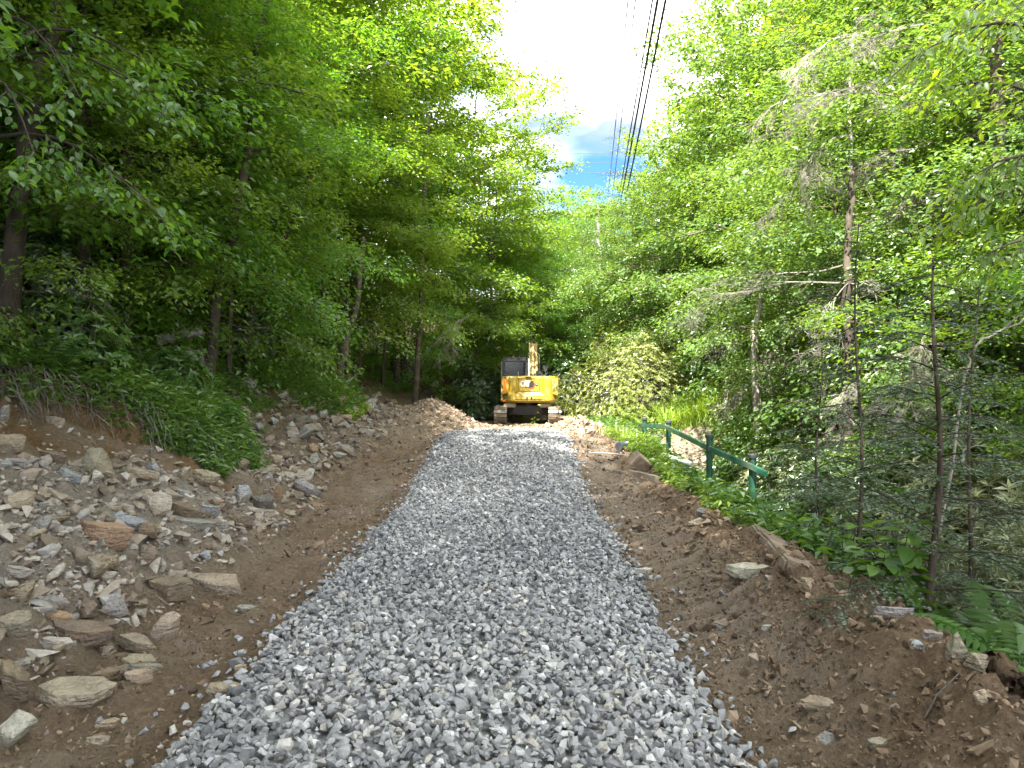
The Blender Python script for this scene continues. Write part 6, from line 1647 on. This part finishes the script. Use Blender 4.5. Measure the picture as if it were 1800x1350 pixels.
for kind, px, Y, s, lab, dz in [
 ('rhodo', 1340, 20.5, 1.2, 'yellow-green rhododendron behind the grey twigs, right of the big domed one', 0.3),
 ('lime', 1265, 24.5, 1.3, 'pale bright shrub on top of the sunlit grass bank', 0.6),
 ('lime', 1335, 18.5, 1.25, 'lime shrub bulging at the right end of the sunlit grass bank', 0.1),
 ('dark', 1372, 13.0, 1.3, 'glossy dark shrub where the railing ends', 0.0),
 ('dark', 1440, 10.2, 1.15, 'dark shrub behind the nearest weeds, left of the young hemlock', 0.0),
 ('rhodo', 1420, 12.0, 1.1, 'greyish rhododendron under the bleached twig tuft', 0.1),
 ('rhodo', 1790, 7.4, 1.25, 'sunlit pale rhododendron in the hollow at the right border', 0.25),
 ('rhodo', 1700, 8.6, 1.2, 'sunlit pale rhododendron glimpsed right behind the young hemlock stem', 0.2),
 ('rhodo', 1760, 6.2, 0.8, 'small light rhododendron low down over the ferns at the right border', 0.1),
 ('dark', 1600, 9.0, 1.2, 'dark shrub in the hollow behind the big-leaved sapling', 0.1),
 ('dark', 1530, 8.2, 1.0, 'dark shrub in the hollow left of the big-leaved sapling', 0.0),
 ('lime', 1700, 13.0, 1.5, 'sunlit shrub beneath the thick brown trunk', 0.3),
 ('weedy', 1020, 40.0, 2.6, 'pale bush at the far end of the lane beside the pole', 0.0),
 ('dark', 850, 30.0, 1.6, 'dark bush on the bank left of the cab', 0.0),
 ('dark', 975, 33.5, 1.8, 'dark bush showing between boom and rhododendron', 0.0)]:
    x = (px - 900) / FPX * Y
    put_shrub(kind, x, Y, s, px * 0.7, lab, GS if px > 900 else GSL, dz=dz)
for kind, px, py, s, lab in [
 ('weedy', 560, 660, 1.5, 'bright fern-like bush left of the stump'),
 ('weedy', 300, 700, 0.8, 'low leafy bush on the crest of the green bank tip'),
 ('weedy', 120, 650, 1.0, 'shaded leafy bush above the cut earth face'),
 ('dark', 30, 600, 1.0, 'dark bush at the left border under the thick trunk'),
 ('dark', 410, 640, 1.1, 'dark bush with dry brown leaves behind the green bank tip'),
 ('weedy', 690, 650, 1.2, 'thin shaded bush right of the stump'),
 ('dark', 780, 655, 1.4, 'dark bush at the end of the left bank')]:
    x, y = hit(px, py); put_shrub(kind, x, y, s, px, lab, GSL)

# ------------------------------------------------------------------ ground cover and grass
def cover(name, X, Y, mat, r, leaf=0.07, asp=0.55, hgt=0.22, per=9, kind='stuff'):
    n0 = len(X); z0 = height(X, Y)
    rep = np.repeat(np.arange(n0), per); n = len(rep)
    hh = hgt * r.uniform(0.35, 1.25, n0)
    f = r.uniform(0.2, 1, n)
    lean = r.normal(size=(n0, 2)) * 0.35
    P = np.stack([X[rep] + lean[rep, 0] * hh[rep] * f + r.normal(size=n) * 0.03, Y[rep] + lean[rep, 1] * hh[rep] * f + r.normal(size=n) * 0.03, z0[rep] + hh[rep] * f], -1)
    a = r.uniform(0, 6.28, n)
    D = np.stack([np.cos(a), np.sin(a), r.normal(size=n) * 0.3 + 0.05], -1)
    Nn = np.stack([r.normal(size=n) * 0.4, r.normal(size=n) * 0.4, np.ones(n)], -1)
    Ln = leaf * r.uniform(0.6, 1.4, n)
    V, F, k = leaves_np(P, D, Nn, Ln, Ln * asp, droop=0.25)
    tone = np.clip(0.6 * r.random(n0)[rep] + 0.4 * r.random(n), 0, 1)
    V2 = []; 
    # thin stems
    top = np.stack([X + lean[:, 0] * hh, Y + lean[:, 1] * hh, z0 + hh], -1); bot = np.stack([X, Y, z0 - 0.03], -1)
    w = np.stack([np.full(n0, 0.0035), np.zeros(n0), np.zeros(n0)], -1)
    SVv = np.stack([bot - w, bot + w, top], 1).reshape(-1, 3); b = np.arange(n0)[:, None] * 3 + len(V)
    SF = b + np.array([[0, 1, 2]])
    me = np_mesh(name, np.concatenate([V, SVv]), np.concatenate([F, SF]), M[mat], np.concatenate([np.repeat(tone, k), np.full(n0, 0.3)]))
    return tag(link(name, me), kind=kind)
def blades(name, X, Y, r, mat, hgt=0.4, wid=0.009, per=1, zofs=0.0):
    n = len(X); z = height(X, Y) + zofs
    h = hgt * r.uniform(0.45, 1.25, n); a = r.uniform(0, 6.28, n); ln = np.abs(r.normal(size=n)) * 0.8 * h
    d = np.stack([np.cos(a), np.sin(a), 0 * a], -1); s = np.stack([-np.sin(a), np.cos(a), 0 * a], -1) * wid * r.uniform(0.6, 1.4, n)[:, None]
    p0 = np.stack([X, Y, z - 0.03], -1); p1 = p0 + d * (ln * 0.3)[:, None]; p1[:, 2] = z + h * 0.6; p2 = p0 + d * ln[:, None]; p2[:, 2] = z + h
    V = np.stack([p0 - s, p0 + s, p1 - s * 0.8, p1 + s * 0.8, p2], 1).reshape(-1, 3); b = np.arange(n)[:, None] * 5
    F = np.concatenate([np.stack([b + np.array([[0, 1, 3]]), b + np.array([[0, 3, 2]]), b + np.array([[2, 3, 4]])], 1).reshape(-1, 3)])
    me = np_mesh(name, V, F, M[mat], np.repeat(r.random(n), 3))
    return tag(link(name, me), kind='stuff')
def undergrowth():
    r = np.random.default_rng(41)
    X, Y = [], []
    for y0, y1, n in ((3, 8, 1500), (8, 11, 2200), (11, 16, 1600), (16, 18.5, 1400), (18.5, 25, 350), (25, 32, 900)):
        y = r.uniform(y0, y1, n); L = veg_edge(y) + r.exponential(1.1, n) - 0.12
        x = road_x(y) - L
        k = r.random(n) < np.clip(0.75 + 1.1 * fbm(x * 0.5, y * 0.5, 3, 141), 0.08, 1)
        X.append(x[k]); Y.append(y[k])
    X = np.concatenate(X); Y = np.concatenate(Y)
    cover('undergrowth', X, Y, 'leaf_weed', r, 0.085, 0.5, 0.28, 9)
    n = 2800; y = r.uniform(6, 38, n); L = veg_edge(y) + r.uniform(1.5, 15, n); k = ~((y > 16.5) & (y < 25) & (L < veg_edge(y) + 4.5)); y = y[k]; L = L[k]; x = road_x(y) - L
    cover('forest_undergrowth', x, y, 'leaf_maple', r, 0.15, 0.5, 0.75, 8)
    # the mat that spills over the lip of the green bank tip
    n = 1500; y = r.uniform(7.8, 10.3, n); L = veg_edge(y) + r.uniform(-0.25, 0.5, n); x = road_x(y) - L
    cover('bank_undergrowth', x, y, 'leaf_weed', r, 0.075, 0.42, 0.2, 9)
    n = 1300; y = r.uniform(16, 18.4, n); L = veg_edge(y) + r.uniform(-0.3, 0.8, n); x = road_x(y) - L
    cover('tongue_undergrowth', x, y, 'leaf_grass', r, 0.07, 0.45, 0.16, 9)
    # fallen leaves on the forest floor
    n = 5200; y = r.uniform(5, 27, n); L = veg_edge(y) + 0.1 + r.exponential(2.0, n); x = road_x(y) - L
    P = np.stack([x, y, height(x, y) + 0.012], -1); a = r.uniform(0, 6.28, n)
    V, F, k = leaves_np(P, np.stack([np.cos(a), np.sin(a), r.normal(size=n) * 0.25], -1), np.stack([r.normal(size=n) * 0.3, r.normal(size=n) * 0.3, np.ones(n)], -1), r.uniform(0.06, 0.12, n), r.uniform(0.035, 0.065, n))
    tag(link('fallen_leaves', np_mesh('fallen_leaves', V, F, M['leaf_dry'], np.repeat(r.random(n), k))), kind='stuff')
    # right: weeds along the berm and over the hollow
    X, Y = [], []
    for y0, y1, n in ((3.0, 6, 1500), (6, 10, 2600), (10, 16, 2600), (16, 26, 1600)):
        y = r.uniform(y0, y1, n); Rr = 2.62 + 0.25 * fbm(y * 1.3, y * 0 + 2, 2, 151) + r.exponential(1.0, n)
        X.append(road_x(y) + Rr); Y.append(y)
    X = np.concatenate(X); Y = np.concatenate(Y)
    sx, sy = hit(1235, 812)
    k = (((X - sx) / 1.0) ** 2 + ((Y - sy) / 2.2) ** 2) > 1
    k &= (r.random(len(X)) < 0.72) & ((Y > 5.2) | (r.random(len(X)) < 0.35)) & ~((Y > 8.6) & (Y < 16.5) & (X < 4.2) & (r.random(len(X)) < 0.75))
    cover('verge_weeds', X[k], Y[k], 'leaf_weed', r, 0.095, 0.5, 0.3, 9)
    n = 4200; y = r.uniform(8.5, 17, n); Rr = 2.15 + 0.45 * sstep(14, 8.5, y) + np.abs(r.normal(size=n)) * 0.7; x = road_x(y) + Rr
    k = ((((x - sx) / 1.0) ** 2 + ((y - sy) / 2.2) ** 2) > 1) & (r.random(n) < np.clip(0.6 + 1.2 * fbm(x * 1.2, y * 1.2, 3, 161), 0.02, 1))
    blades('verge_grass', x[k], y[k], r, 'leaf_grass', 0.26, 0.007)
    n = 1500; y = r.uniform(6.0, 15.5, n); Rr = 2.35 - 0.15 * sstep(9, 12, y) + np.abs(r.normal(size=n)) * 0.55; x = road_x(y) + Rr
    cover('verge_clover', x, y, 'leaf_grass', r, 0.08, 0.45, 0.2, 8)
    # the sunlit grass bank beyond the railing
    n = 19000; x = 7.0 + r.normal(size=n) * 1.9; y = 23.0 + r.normal(size=n) * 3.0
    k = (((x - sx) / 1.0) ** 2 + ((y - sy) / 2.2) ** 2) > 1
    k &= (x > 4.6)
    blades('bank_grass', x[k], y[k], r, 'leaf_grass', 0.62, 0.020)
    n = 1500; x = 7.2 + r.normal(size=n) * 1.7; y = 23.5 + r.normal(size=n) * 2.6; k = (((x - sx) / 1.1) ** 2 + ((y - sy) / 2.3) ** 2) > 1
    cover('bank_weeds', x[k], y[k], 'leaf_grass', r, 0.13, 0.35, 0.75, 9)
    # long grass tufts at the left border and by the sapling
    n = 500; x = -6.1 + r.normal(size=n) * 0.35; y = 8.9 + r.normal(size=n) * 0.4
    blades('tuft_grass', x, y, r, 'leaf_weed', 0.75, 0.007)
    x0, y0 = hit(1535, 1050); n = 110; x = x0 + r.normal(size=n) * 0.10; y = y0 + r.normal(size=n) * 0.10
    blades('berm_grass', x, y, r, 'leaf_weed', 0.13, 0.003)
undergrowth()

def roots():
    """dead roots and stalks hanging out of the cut lip"""
    r = np.random.default_rng(51); paths, radii = [], []
    for _ in range(620):
        y = r.uniform(5.2, 10.6); L = float(veg_edge(y)) + r.normal() * 0.12 + 0.05; x = float(road_x(y)) - L
        p = np.array([x, y, H(x, y) + r.uniform(0.0, 0.2)]); d = np.array([0.55, r.normal() * 0.5, -0.2]); ln = r.uniform(0.15, 0.55)
        s = np.linspace(0, 1, 5)[:, None]
        paths.append(p + d * s * ln + np.array([0, 0, -ln * 0.8]) * s * s + r.normal(size=(5, 3)) * 0.015); radii.append(np.linspace(0.005, 0.0015, 5) * r.uniform(0.6, 1.5))
    V, F = tube_np(paths, radii, 3)
    tag(link('hanging_roots', np_mesh('hanging_roots', V, F, M['twig_dead'], smooth=True)), kind='stuff')
    # straws and snapped twigs over dirt and forest floor
    paths, radii = [], []
    for _ in range(330):
        y = r.uniform(3, 22)
        x = float(road_x(y)) + (r.uniform(1.5, 2.7) if r.random() < 0.45 else -r.uniform(1.6, 5.5))
        a = r.uniform(0, 6.28); ln = r.uniform(0.06, 0.3); p = np.array([x, y, H(x, y) + 0.015]); q = p + np.array([math.cos(a), math.sin(a), 0]) * ln
        q[2] = H(q[0], q[1]) + r.uniform(0.01, 0.06)
        paths.append(np.stack([p, (p + q) / 2 + r.normal(size=3) * 0.012, q])); radii.append(np.full(3, r.uniform(0.0015, 0.004)))
    V, F = tube_np(paths, radii, 3)
    tag(link('twig_litter', np_mesh('twig_litter', V, F, M['twig_dead'], smooth=True)), kind='stuff')
roots()

# ------------------------------------------------------------------ near plants, leaf by leaf
def leaf_mesh(name, L, W, mat, seed, droop=0.2, fold=0.14):
    V, F, k = leaves_np(np.zeros((1, 3)), np.array([[0, 1.0, 0]]), np.array([[0, 0, 1.0]]), [L], [W], fold, droop, many=True)
    return np_mesh(name, V, F, M[mat], np.full(len(F), np.random.default_rng(seed).random()), smooth=True)
def aim(o, p, d, n):
    d = Vector(d).normalized(); n = Vector(n); x = d.cross(n).normalized(); n = x.cross(d)
    m_ = Matrix((x, d, n)).transposed().to_4x4(); m_.translation = Vector(p); o.matrix_basis = m_
BIG = [leaf_mesh('leaf', 0.13, 0.078, 'leaf_weed', i, 0.15 + 0.1 * (i % 3)) for i in range(6)]
BEE = [leaf_mesh('leaf', 0.088, 0.052, 'leaf_beech', i + 20, 0.1 + 0.08 * (i % 3)) for i in range(6)]
CHE = [leaf_mesh('leaf', 0.115, 0.046, 'leaf_maple', i + 40, 0.2 + 0.1 * (i % 3)) for i in range(6)]
def leafy_plant(px, py, nst, hgt, nleaf, label, group, scale=1.0, seed=0, Y=None, spread=0.3):
    """upright stems with whorls of large pointed leaves, each leaf a part"""
    r = random.Random(seed)
    if Y is None: x, y = hit(px, py)
    else: x, y = (px - 900) / FPX * Y, Y
    root = empty('leafy_sapling', (x, y, H(x, y)), 0, label, 'sapling', group)
    paths = []
    left = nleaf
    for s in range(nst):
        a = r.uniform(0, 6.28); h = hgt * r.uniform(0.55, 1.05); tipx, tipy = math.cos(a) * spread * h * r.uniform(0.3, 1), math.sin(a) * spread * h * r.uniform(0.3, 1)
        bx, by = r.uniform(-0.12, 0.12), r.uniform(-0.12, 0.12)
        P = np.array([[bx + tipx * t * t, by + tipy * t * t, -0.03 + h * t] for t in np.linspace(0, 1, 6)]); paths.append(P)
        k = nleaf // nst
        for i in range(k):
            t = 0.3 + 0.7 * ((i // 3) * 3 + r.random() * 0.5) / k
            p = np.array([np.interp(t, np.linspace(0, 1, 6), P[:, c]) for c in range(3)])
            b = i * 2.1 + r.uniform(-0.3, 0.3)
            d = (math.cos(b), math.sin(b), r.uniform(-0.25, 0.25)); q = (r.gauss(0, 0.25), r.gauss(0, 0.25), 1)
            o = link('leaf', r.choice(BIG), root); aim(o, Vector(p) + Vector(d) * 0.03, d, q); f = scale * r.uniform(0.7, 1.25); o.scale = (f, f, f)
    V, F = tube_np(paths, [np.linspace(0.008, 0.002, 6)] * len(paths), 5)
    link('stem', np_mesh('stem', V, F, M['twig_dark'], smooth=True), root)
    return root
GP = 'leafy saplings on the berm'
leafy_plant(1575, 1060, 6, 0.75, 132, 'big-leaved sapling with whorled pointed leaves standing just left of the young hemlock stem', GP, 1.12, 1, 4.5, 0.42)
leafy_plant(1480, 985, 5, 0.70, 60, 'leafy sapling on the berm crest, left neighbour of the big-leaved one', GP, 0.95, 2, 5.7)
leafy_plant(1420, 960, 4, 0.62, 48, 'leafy sapling on the berm behind the flat-topped timber', GP, 0.9, 3, 6.5)
leafy_plant(1345, 905, 5, 0.75, 48, 'light green leafy sapling at the foot of the last railing post', GP, 1.0, 4, 8.2)
leafy_plant(1745, 1040, 4, 0.32, 44, 'low leafy sapling right of the young hemlock foot, over the ferns', GP, 0.85, 5, 4.6, 0.6)
leafy_plant(1530, 1075, 3, 0.2, 15, 'tiny seedling with three leaf tiers at the foot of the big-leaved sapling', GP, 0.5, 6, 4.35, 0.5)
leafy_plant(1520, 900, 4, 1.05, 40, 'tall thin leafy sapling between the dark shrubs', GP, 1.0, 7, 6.3)
leafy_plant(1600, 940, 4, 1.25, 40, 'tall sapling with sunlit upper leaves behind the big-leaved one', GP, 1.05, 8, 5.6)

leafy_plant(1300, 890, 5, 0.6, 48, 'leafy sapling with yellowish leaves between the third post and the last one', GP, 0.95, 11, 8.6, 0.45)
leafy_plant(1392, 925, 5, 0.8, 48, 'bushy sapling right of the last railing post, lit from above', GP, 1.0, 12, 7.2, 0.45)
leafy_plant(1455, 945, 5, 0.85, 48, 'bushy sapling halfway between the last post and the nearest hemlock', GP, 1.05, 13, 6.2, 0.45)
leafy_plant(1515, 1010, 4, 0.5, 44, 'low bushy sapling just left of the big-leaved one', GP, 1.0, 14, 5.0, 0.5)
leafy_plant(1240, 870, 4, 0.45, 40, 'small weedy sapling at the foot of the third post', GP, 0.8, 15, 9.6, 0.5)
def bough(root_loc, start, end, r, nside, perside, leaves, scale, parent, names=('bough', 'leaf'), budget=None, droop=0.25, bark='twig_dark'):
    """a near bough whose leaves are objects; returns how many it made"""
    P0, P1 = np.array(start, dtype=float), np.array(end, dtype=float)
    s = np.linspace(0, 1, 8); L = np.linalg.norm(P1 - P0)
    B = P0 + (P1 - P0) * s[:, None] + np.array([0, 0, L * 0.12]) * np.sin(s * 3.14)[:, None]
    paths, rad = [B], [np.linspace(0.022, 0.004, 8)]
    d0 = (P1 - P0) / L; made = []
    for j in range(nside):
        t = 0.2 + 0.8 * (j + r.random()) / nside
        p = np.array([np.interp(t, s, B[:, c]) for c in range(3)])
        a = (1 if j % 2 else -1) * r.uniform(0.4, 1.2); c_, s_ = math.cos(a), math.sin(a)
        d = np.array([d0[0] * c_ - d0[1] * s_, d0[0] * s_ + d0[1] * c_, d0[2] - droop * r.uniform(0.3, 1.4)]); d /= np.linalg.norm(d)
        ln = L * 0.34 * (1.15 - t) + 0.25
        tt = np.linspace(0, 1, 5); Q = p + d * (tt * ln)[:, None] + np.array([0, 0, -ln * 0.2]) * (tt ** 2)[:, None]
        paths.append(Q); rad.append(np.linspace(0.008, 0.002, 5))
        for i in range(perside):
            u = 0.08 + 0.92 * (i + r.random() * 0.6) / perside
            q = np.array([np.interp(u, tt, Q[:, c]) for c in range(3)])
            b = (1 if i % 2 else -1) * r.uniform(0.4, 1.1); cb, sb = math.cos(b), math.sin(b)
            dl = (d[0] * cb - d[1] * sb, d[0] * sb + d[1] * cb, d[2] * 0.5 - r.uniform(0.05, 0.7))
            made.append((q, dl, (r.gauss(0, 0.35), r.gauss(0, 0.35), 1)))
    V, F = tube_np(paths, rad, 5)
    link(names[0], np_mesh(names[0], V, F, M[bark], smooth=True), parent)
    if len(made):      # beyond the leaves told apart: the rest of the bough's foliage
        g = np.random.default_rng(int(abs(start[2]) * 997) + nside)
        n = len(made) * 3; ii = g.integers(0, len(made), n)
        Pq = np.array([m_[0] for m_ in made])[ii] + g.normal(size=(n, 3)) * np.array([0.09, 0.09, 0.06])
        Dq = np.array([m_[1] for m_ in made])[ii] + g.normal(size=(n, 3)) * 0.35
        Lq = (0.088 if leaves is BEE else 0.11) * g.uniform(0.55, 1.1, n)
        V, F, k = leaves_np(Pq, Dq, np.stack([g.normal(size=n) * 0.4, g.normal(size=n) * 0.4, np.ones(n)], -1), Lq, Lq * (0.58 if leaves is BEE else 0.4), 0.14, 0.2, many=True)
        lf = link('foliage', np_mesh('foliage', V, F, leaves[0].materials[0], np.repeat(g.random(n), k), smooth=True), parent); lf['kind'] = 'stuff'
    for q, dl, nn in made:
        o = link(names[1], r.choice(leaves), parent); aim(o, q, dl, nn); f = scale * r.uniform(0.7, 1.2); o.scale = (f, f, f)
    return len(made)
def near_beech():
    r = random.Random(8)
    base = gp(-60, 640, 7.0)
    root = empty('beech_tree', base, 0, 'near beech reaching in from the left border with large single leaves on low boughs', 'tree', 'near trees with large leaves')
    b = Vector(base)
    tp = [at(-60, 640, 7.0), at(-50, 400, 7.0), at(-30, 150, 7.1), at(-10, -150, 7.3), at(10, -500, 7.6)]
    V, F = tube_np([np.array([(p - b)[:] for p in tp])], [np.array([0.14, 0.12, 0.105, 0.09, 0.07])], 10)
    link('trunk', np_mesh('trunk', V, F, M['bark_grey'], smooth=True), root)
    tot = 0
    for (s, e, n, p) in [((-35, 120, 7.1), (330, 215, 6.0), 7, 8), ((-40, 250, 7.0), (300, 400, 5.8), 7, 8), ((-45, 330, 7.0), (190, 330, 6.2), 5, 8), ((-30, 50, 7.1), (140, 170, 5.6), 5, 8), ((-40, 180, 7.0), (60, 270, 5.0), 5, 8), ((-30, 90, 7.1), (260, 110, 6.4), 4, 8)]:
        tot += bough(base, (at(*s) - b)[:], (at(*e) - b)[:], r, n, p, BEE, 1.0, root)
def near_cherry():
    r = random.Random(9)
    base = gp(1900, 900, 6.6)
    root = empty('cherry_tree', base, 0, 'near tree reaching in from the upper right border with long hanging leaves', 'tree', 'near trees with large leaves')
    b = Vector(base)
    tp = [at(1900, 900, 6.6), at(1890, 600, 6.6), at(1870, 300, 6.7), at(1860, 0, 6.8), at(1850, -300, 7.0)]
    V, F = tube_np([np.array([(p - b)[:] for p in tp])], [np.array([0.13, 0.11, 0.095, 0.08, 0.06])], 10)
    link('trunk', np_mesh('trunk', V, F, M['bark'], smooth=True), root)
    for (s, e, n, p) in [((1860, 60, 6.8), (1600, 105, 6.4), 7, 8), ((1865, 0, 6.8), (1690, 30, 6.1), 6, 8), ((1870, 190, 6.7), (1640, 160, 6.6), 6, 8), ((1880, 280, 6.6), (1680, 330, 6.4), 6, 8), ((1880, 330, 6.6), (1650, 395, 6.9), 6, 8), ((1885, 420, 6.6), (1700, 470, 6.6), 5, 8)]:
        bough(base, (at(*s) - b)[:], (at(*e) - b)[:], r, n, p, CHE, 1.0, root, droop=0.35)
near_beech(); near_cherry()

# ------------------------------------------------------------------ young hemlocks by the verge
def young_hemlock(px, py, Y, top_py, label, seed, r0=0.035, width=1.1, lean=0.0, dens=1.0):
    r = np.random.default_rng(seed)
    f = at(px, py, Y); x, y = f.x, f.y; z = H(x, y)
    Ht = at(px, top_py, Y).z - z
    root = empty('young_hemlock', (x, y, z), 0, label, 'tree', 'young hemlocks beside the right verge')
    n = 12; t = np.linspace(0, 1, n)
    T = np.stack([lean * t + 0.05 * np.sin(t * 7 + seed), 0.05 * np.cos(t * 5 + seed), -0.1 + (Ht + 0.1) * t], -1)
    V, F = tube_np([T], [r0 * (1 - 0.9 * t) + 0.003], 9)
    link('trunk', np_mesh('trunk', V, F, M['bark'], smooth=True), root)
    paths, rad = [], []; NP, ND, NN = [], [], []
    nb = int(50 * dens)
    for k in range(nb):
        u = 0.12 + 0.86 * (k + r.random()) / nb
        p = np.array([np.interp(u, t, T[:, c]) for c in range(3)])
        az = k * 2.4 + r.normal() * 0.4; L = width * (1.08 - u) * r.uniform(0.35, 1.25) + 0.12
        d = np.array([math.cos(az), math.sin(az), r.uniform(-0.15, 0.75)]); d /= np.linalg.norm(d)
        s = np.linspace(0, 1, 6); B = p + d * (s * L)[:, None] + np.array([0, 0, -0.28 * L]) * (s ** 2)[:, None]
        paths.append(B); rad.append(0.0055 * (1 - 0.85 * s) + 0.001)
        nt = max(5, int(L * 20))
        for j in range(nt):
            sj = 0.2 + 0.8 * (j + r.random() * 0.7) / nt
            q = np.array([np.interp(sj, s, B[:, c]) for c in range(3)])
            a = (1 if j % 2 else -1) * r.uniform(0.5, 1.05); ca, sa = math.cos(a), math.sin(a)
            e = np.array([d[0] * ca - d[1] * sa, d[0] * sa + d[1] * ca, -0.15 + r.normal() * 0.12]); e /= np.linalg.norm(e)
            l2 = (0.10 + 0.3 * L * (1.1 - sj)) * r.uniform(0.6, 1.2)
            paths.append(np.stack([q, q + e * l2 * 0.5, q + e * l2 + np.array([0, 0, -0.1 * l2])])); rad.append(np.array([0.003, 0.002, 0.001]))
            m_ = max(6, int(l2 / 0.0075))
            f_ = np.linspace(0.05, 1, m_)
            NP.append(q + e * (f_ * l2)[:, None] + np.array([0, 0, -0.1 * l2]) * (f_ ** 2)[:, None])
            sd = np.where(np.arange(m_) % 2 == 0, 1.0, -1.0)
            sidev = np.cross(e, np.array([0, 0, 1.0])); sidev /= np.linalg.norm(sidev)
            ND.append(e * 0.45 + sidev * sd[:, None] + r.normal(size=(m_, 3)) * 0.22); NN.append(np.tile([0.0, -0.5, 0.8], (m_, 1)) + r.normal(size=(m_, 3)) * 0.8)
    V, F = tube_np(paths, rad, 3)
    link('branch', np_mesh('branch', V, F, M['twig_dark'], smooth=True), root)
    P = np.concatenate(NP); D = np.concatenate(ND); Nn = np.concatenate(NN); m_ = len(P)
    V, F, k = leaves_np(P, D, Nn, r.uniform(0.02, 0.034, m_), np.full(m_, 0.0085), 0.0, 0.0)
    o = link('needles', np_mesh('needles', V, F, M['leaf_needle'], np.repeat(r.random(m_), k)), root); o['kind'] = 'stuff'
young_hemlock(1645, 1052, 4.5, 455, 'young hemlock with a mottled grey stem standing at the berm, nearest to the viewer', 61, 0.027, 1.0)
young_hemlock(1508, 905, 6.2, 395, 'thin dark-stemmed young hemlock behind the leafy saplings', 62, 0.018, 0.8, 0.0, 0.9)
young_hemlock(1690, 900, 5.9, 500, 'young hemlock with a slanting top right of the nearest one', 63, 0.022, 0.8, 0.12, 0.9)
young_hemlock(1440, 900, 7.2, 610, 'small feathery young hemlock left of the thin dark-stemmed one', 64, 0.016, 0.8, 0.0, 0.8)

# ------------------------------------------------------------------ ferns
def frond_mesh(seed, L=0.5):
    r = np.random.default_rng(seed); n = 17
    t = np.linspace(0.1, 1, n); P = np.stack([0 * t, t * L, 0.34 * L * np.sin(t * 2.2) - 0.12 * L * t ** 3], -1)
    w = L * 0.22 * np.sin(np.clip(t * 1.02, 0, 1) * 3.0) ** 0.8 + 0.012
    PP, DD, NN_, LL = [], [], [], []
    for i in range(n):
        for sd in (-1, 1):
            PP.append(P[i]); DD.append([sd, 0.35, -0.15]); NN_.append([0, -0.3, 1]); LL.append(w[i])
    LL = np.array(LL)
    V, F, k = leaves_np(np.array(PP), np.array(DD, dtype=float), np.array(NN_, dtype=float), LL, np.full(len(LL), L * 0.058), 0.05, 0.15)
    V2, F2 = tube_np([np.concatenate([[[0, 0, 0]], P])], [np.linspace(0.004, 0.001, n + 1)], 3)
    F2t = np.concatenate([F2[:, [0, 1, 2]], F2[:, [0, 2, 3]]])
    return np_mesh('frond', np.concatenate([V, V2]), np.concatenate([F, F2t + len(V)]), M['leaf_fern'], np.concatenate([np.repeat(0.3 + 0.5 * r.random(len(LL)), k), np.full(len(F2t), 0.2)]))
FR = [frond_mesh(i, 0.5) for i in range(4)]
def fern(px, py, n, s, label, seed, group='ferns below the right berm', Y=None):
    r = random.Random(seed)
    x, y = hit(px, py) if Y is None else ((px - 900) / FPX * Y, Y)
    root = empty('fern', (x, y, H(x, y) + (0.10 if px > 900 else 0)), 0, label, 'fern', group)
    for k in range(n):
        o = link('frond', r.choice(FR), root); o.rotation_euler = (r.uniform(-0.1, 0.45), r.uniform(-0.2, 0.2), k / n * 6.28 + r.uniform(-0.3, 0.3)); f = s * r.uniform(0.75, 1.2); o.scale = (f, f, f)
fern(1690, 1075, 12, 1.15, 'fern tucked against the foot of the young hemlock', 1, Y=4.35)
fern(1770, 1100, 13, 1.3, 'spreading fern over the rotten logs at the right border', 2, Y=3.95)
fern(1730, 1050, 11, 1.15, 'fern behind the spreading one at the right border', 3, Y=4.4)
fern(1795, 1150, 11, 1.1, 'lowest fern, cut by the right border', 4, Y=3.75)
fern(250, 690, 9, 1.1, 'fern on the shaded green bank at left, above the roots', 5, 'ferns on the left bank')
fern(360, 740, 9, 1.0, 'fern leaning out over the tip of the green bank', 6, 'ferns on the left bank')
fern(70, 660, 9, 1.2, 'fern beside the grass tuft at the left border', 7, 'ferns on the left bank')
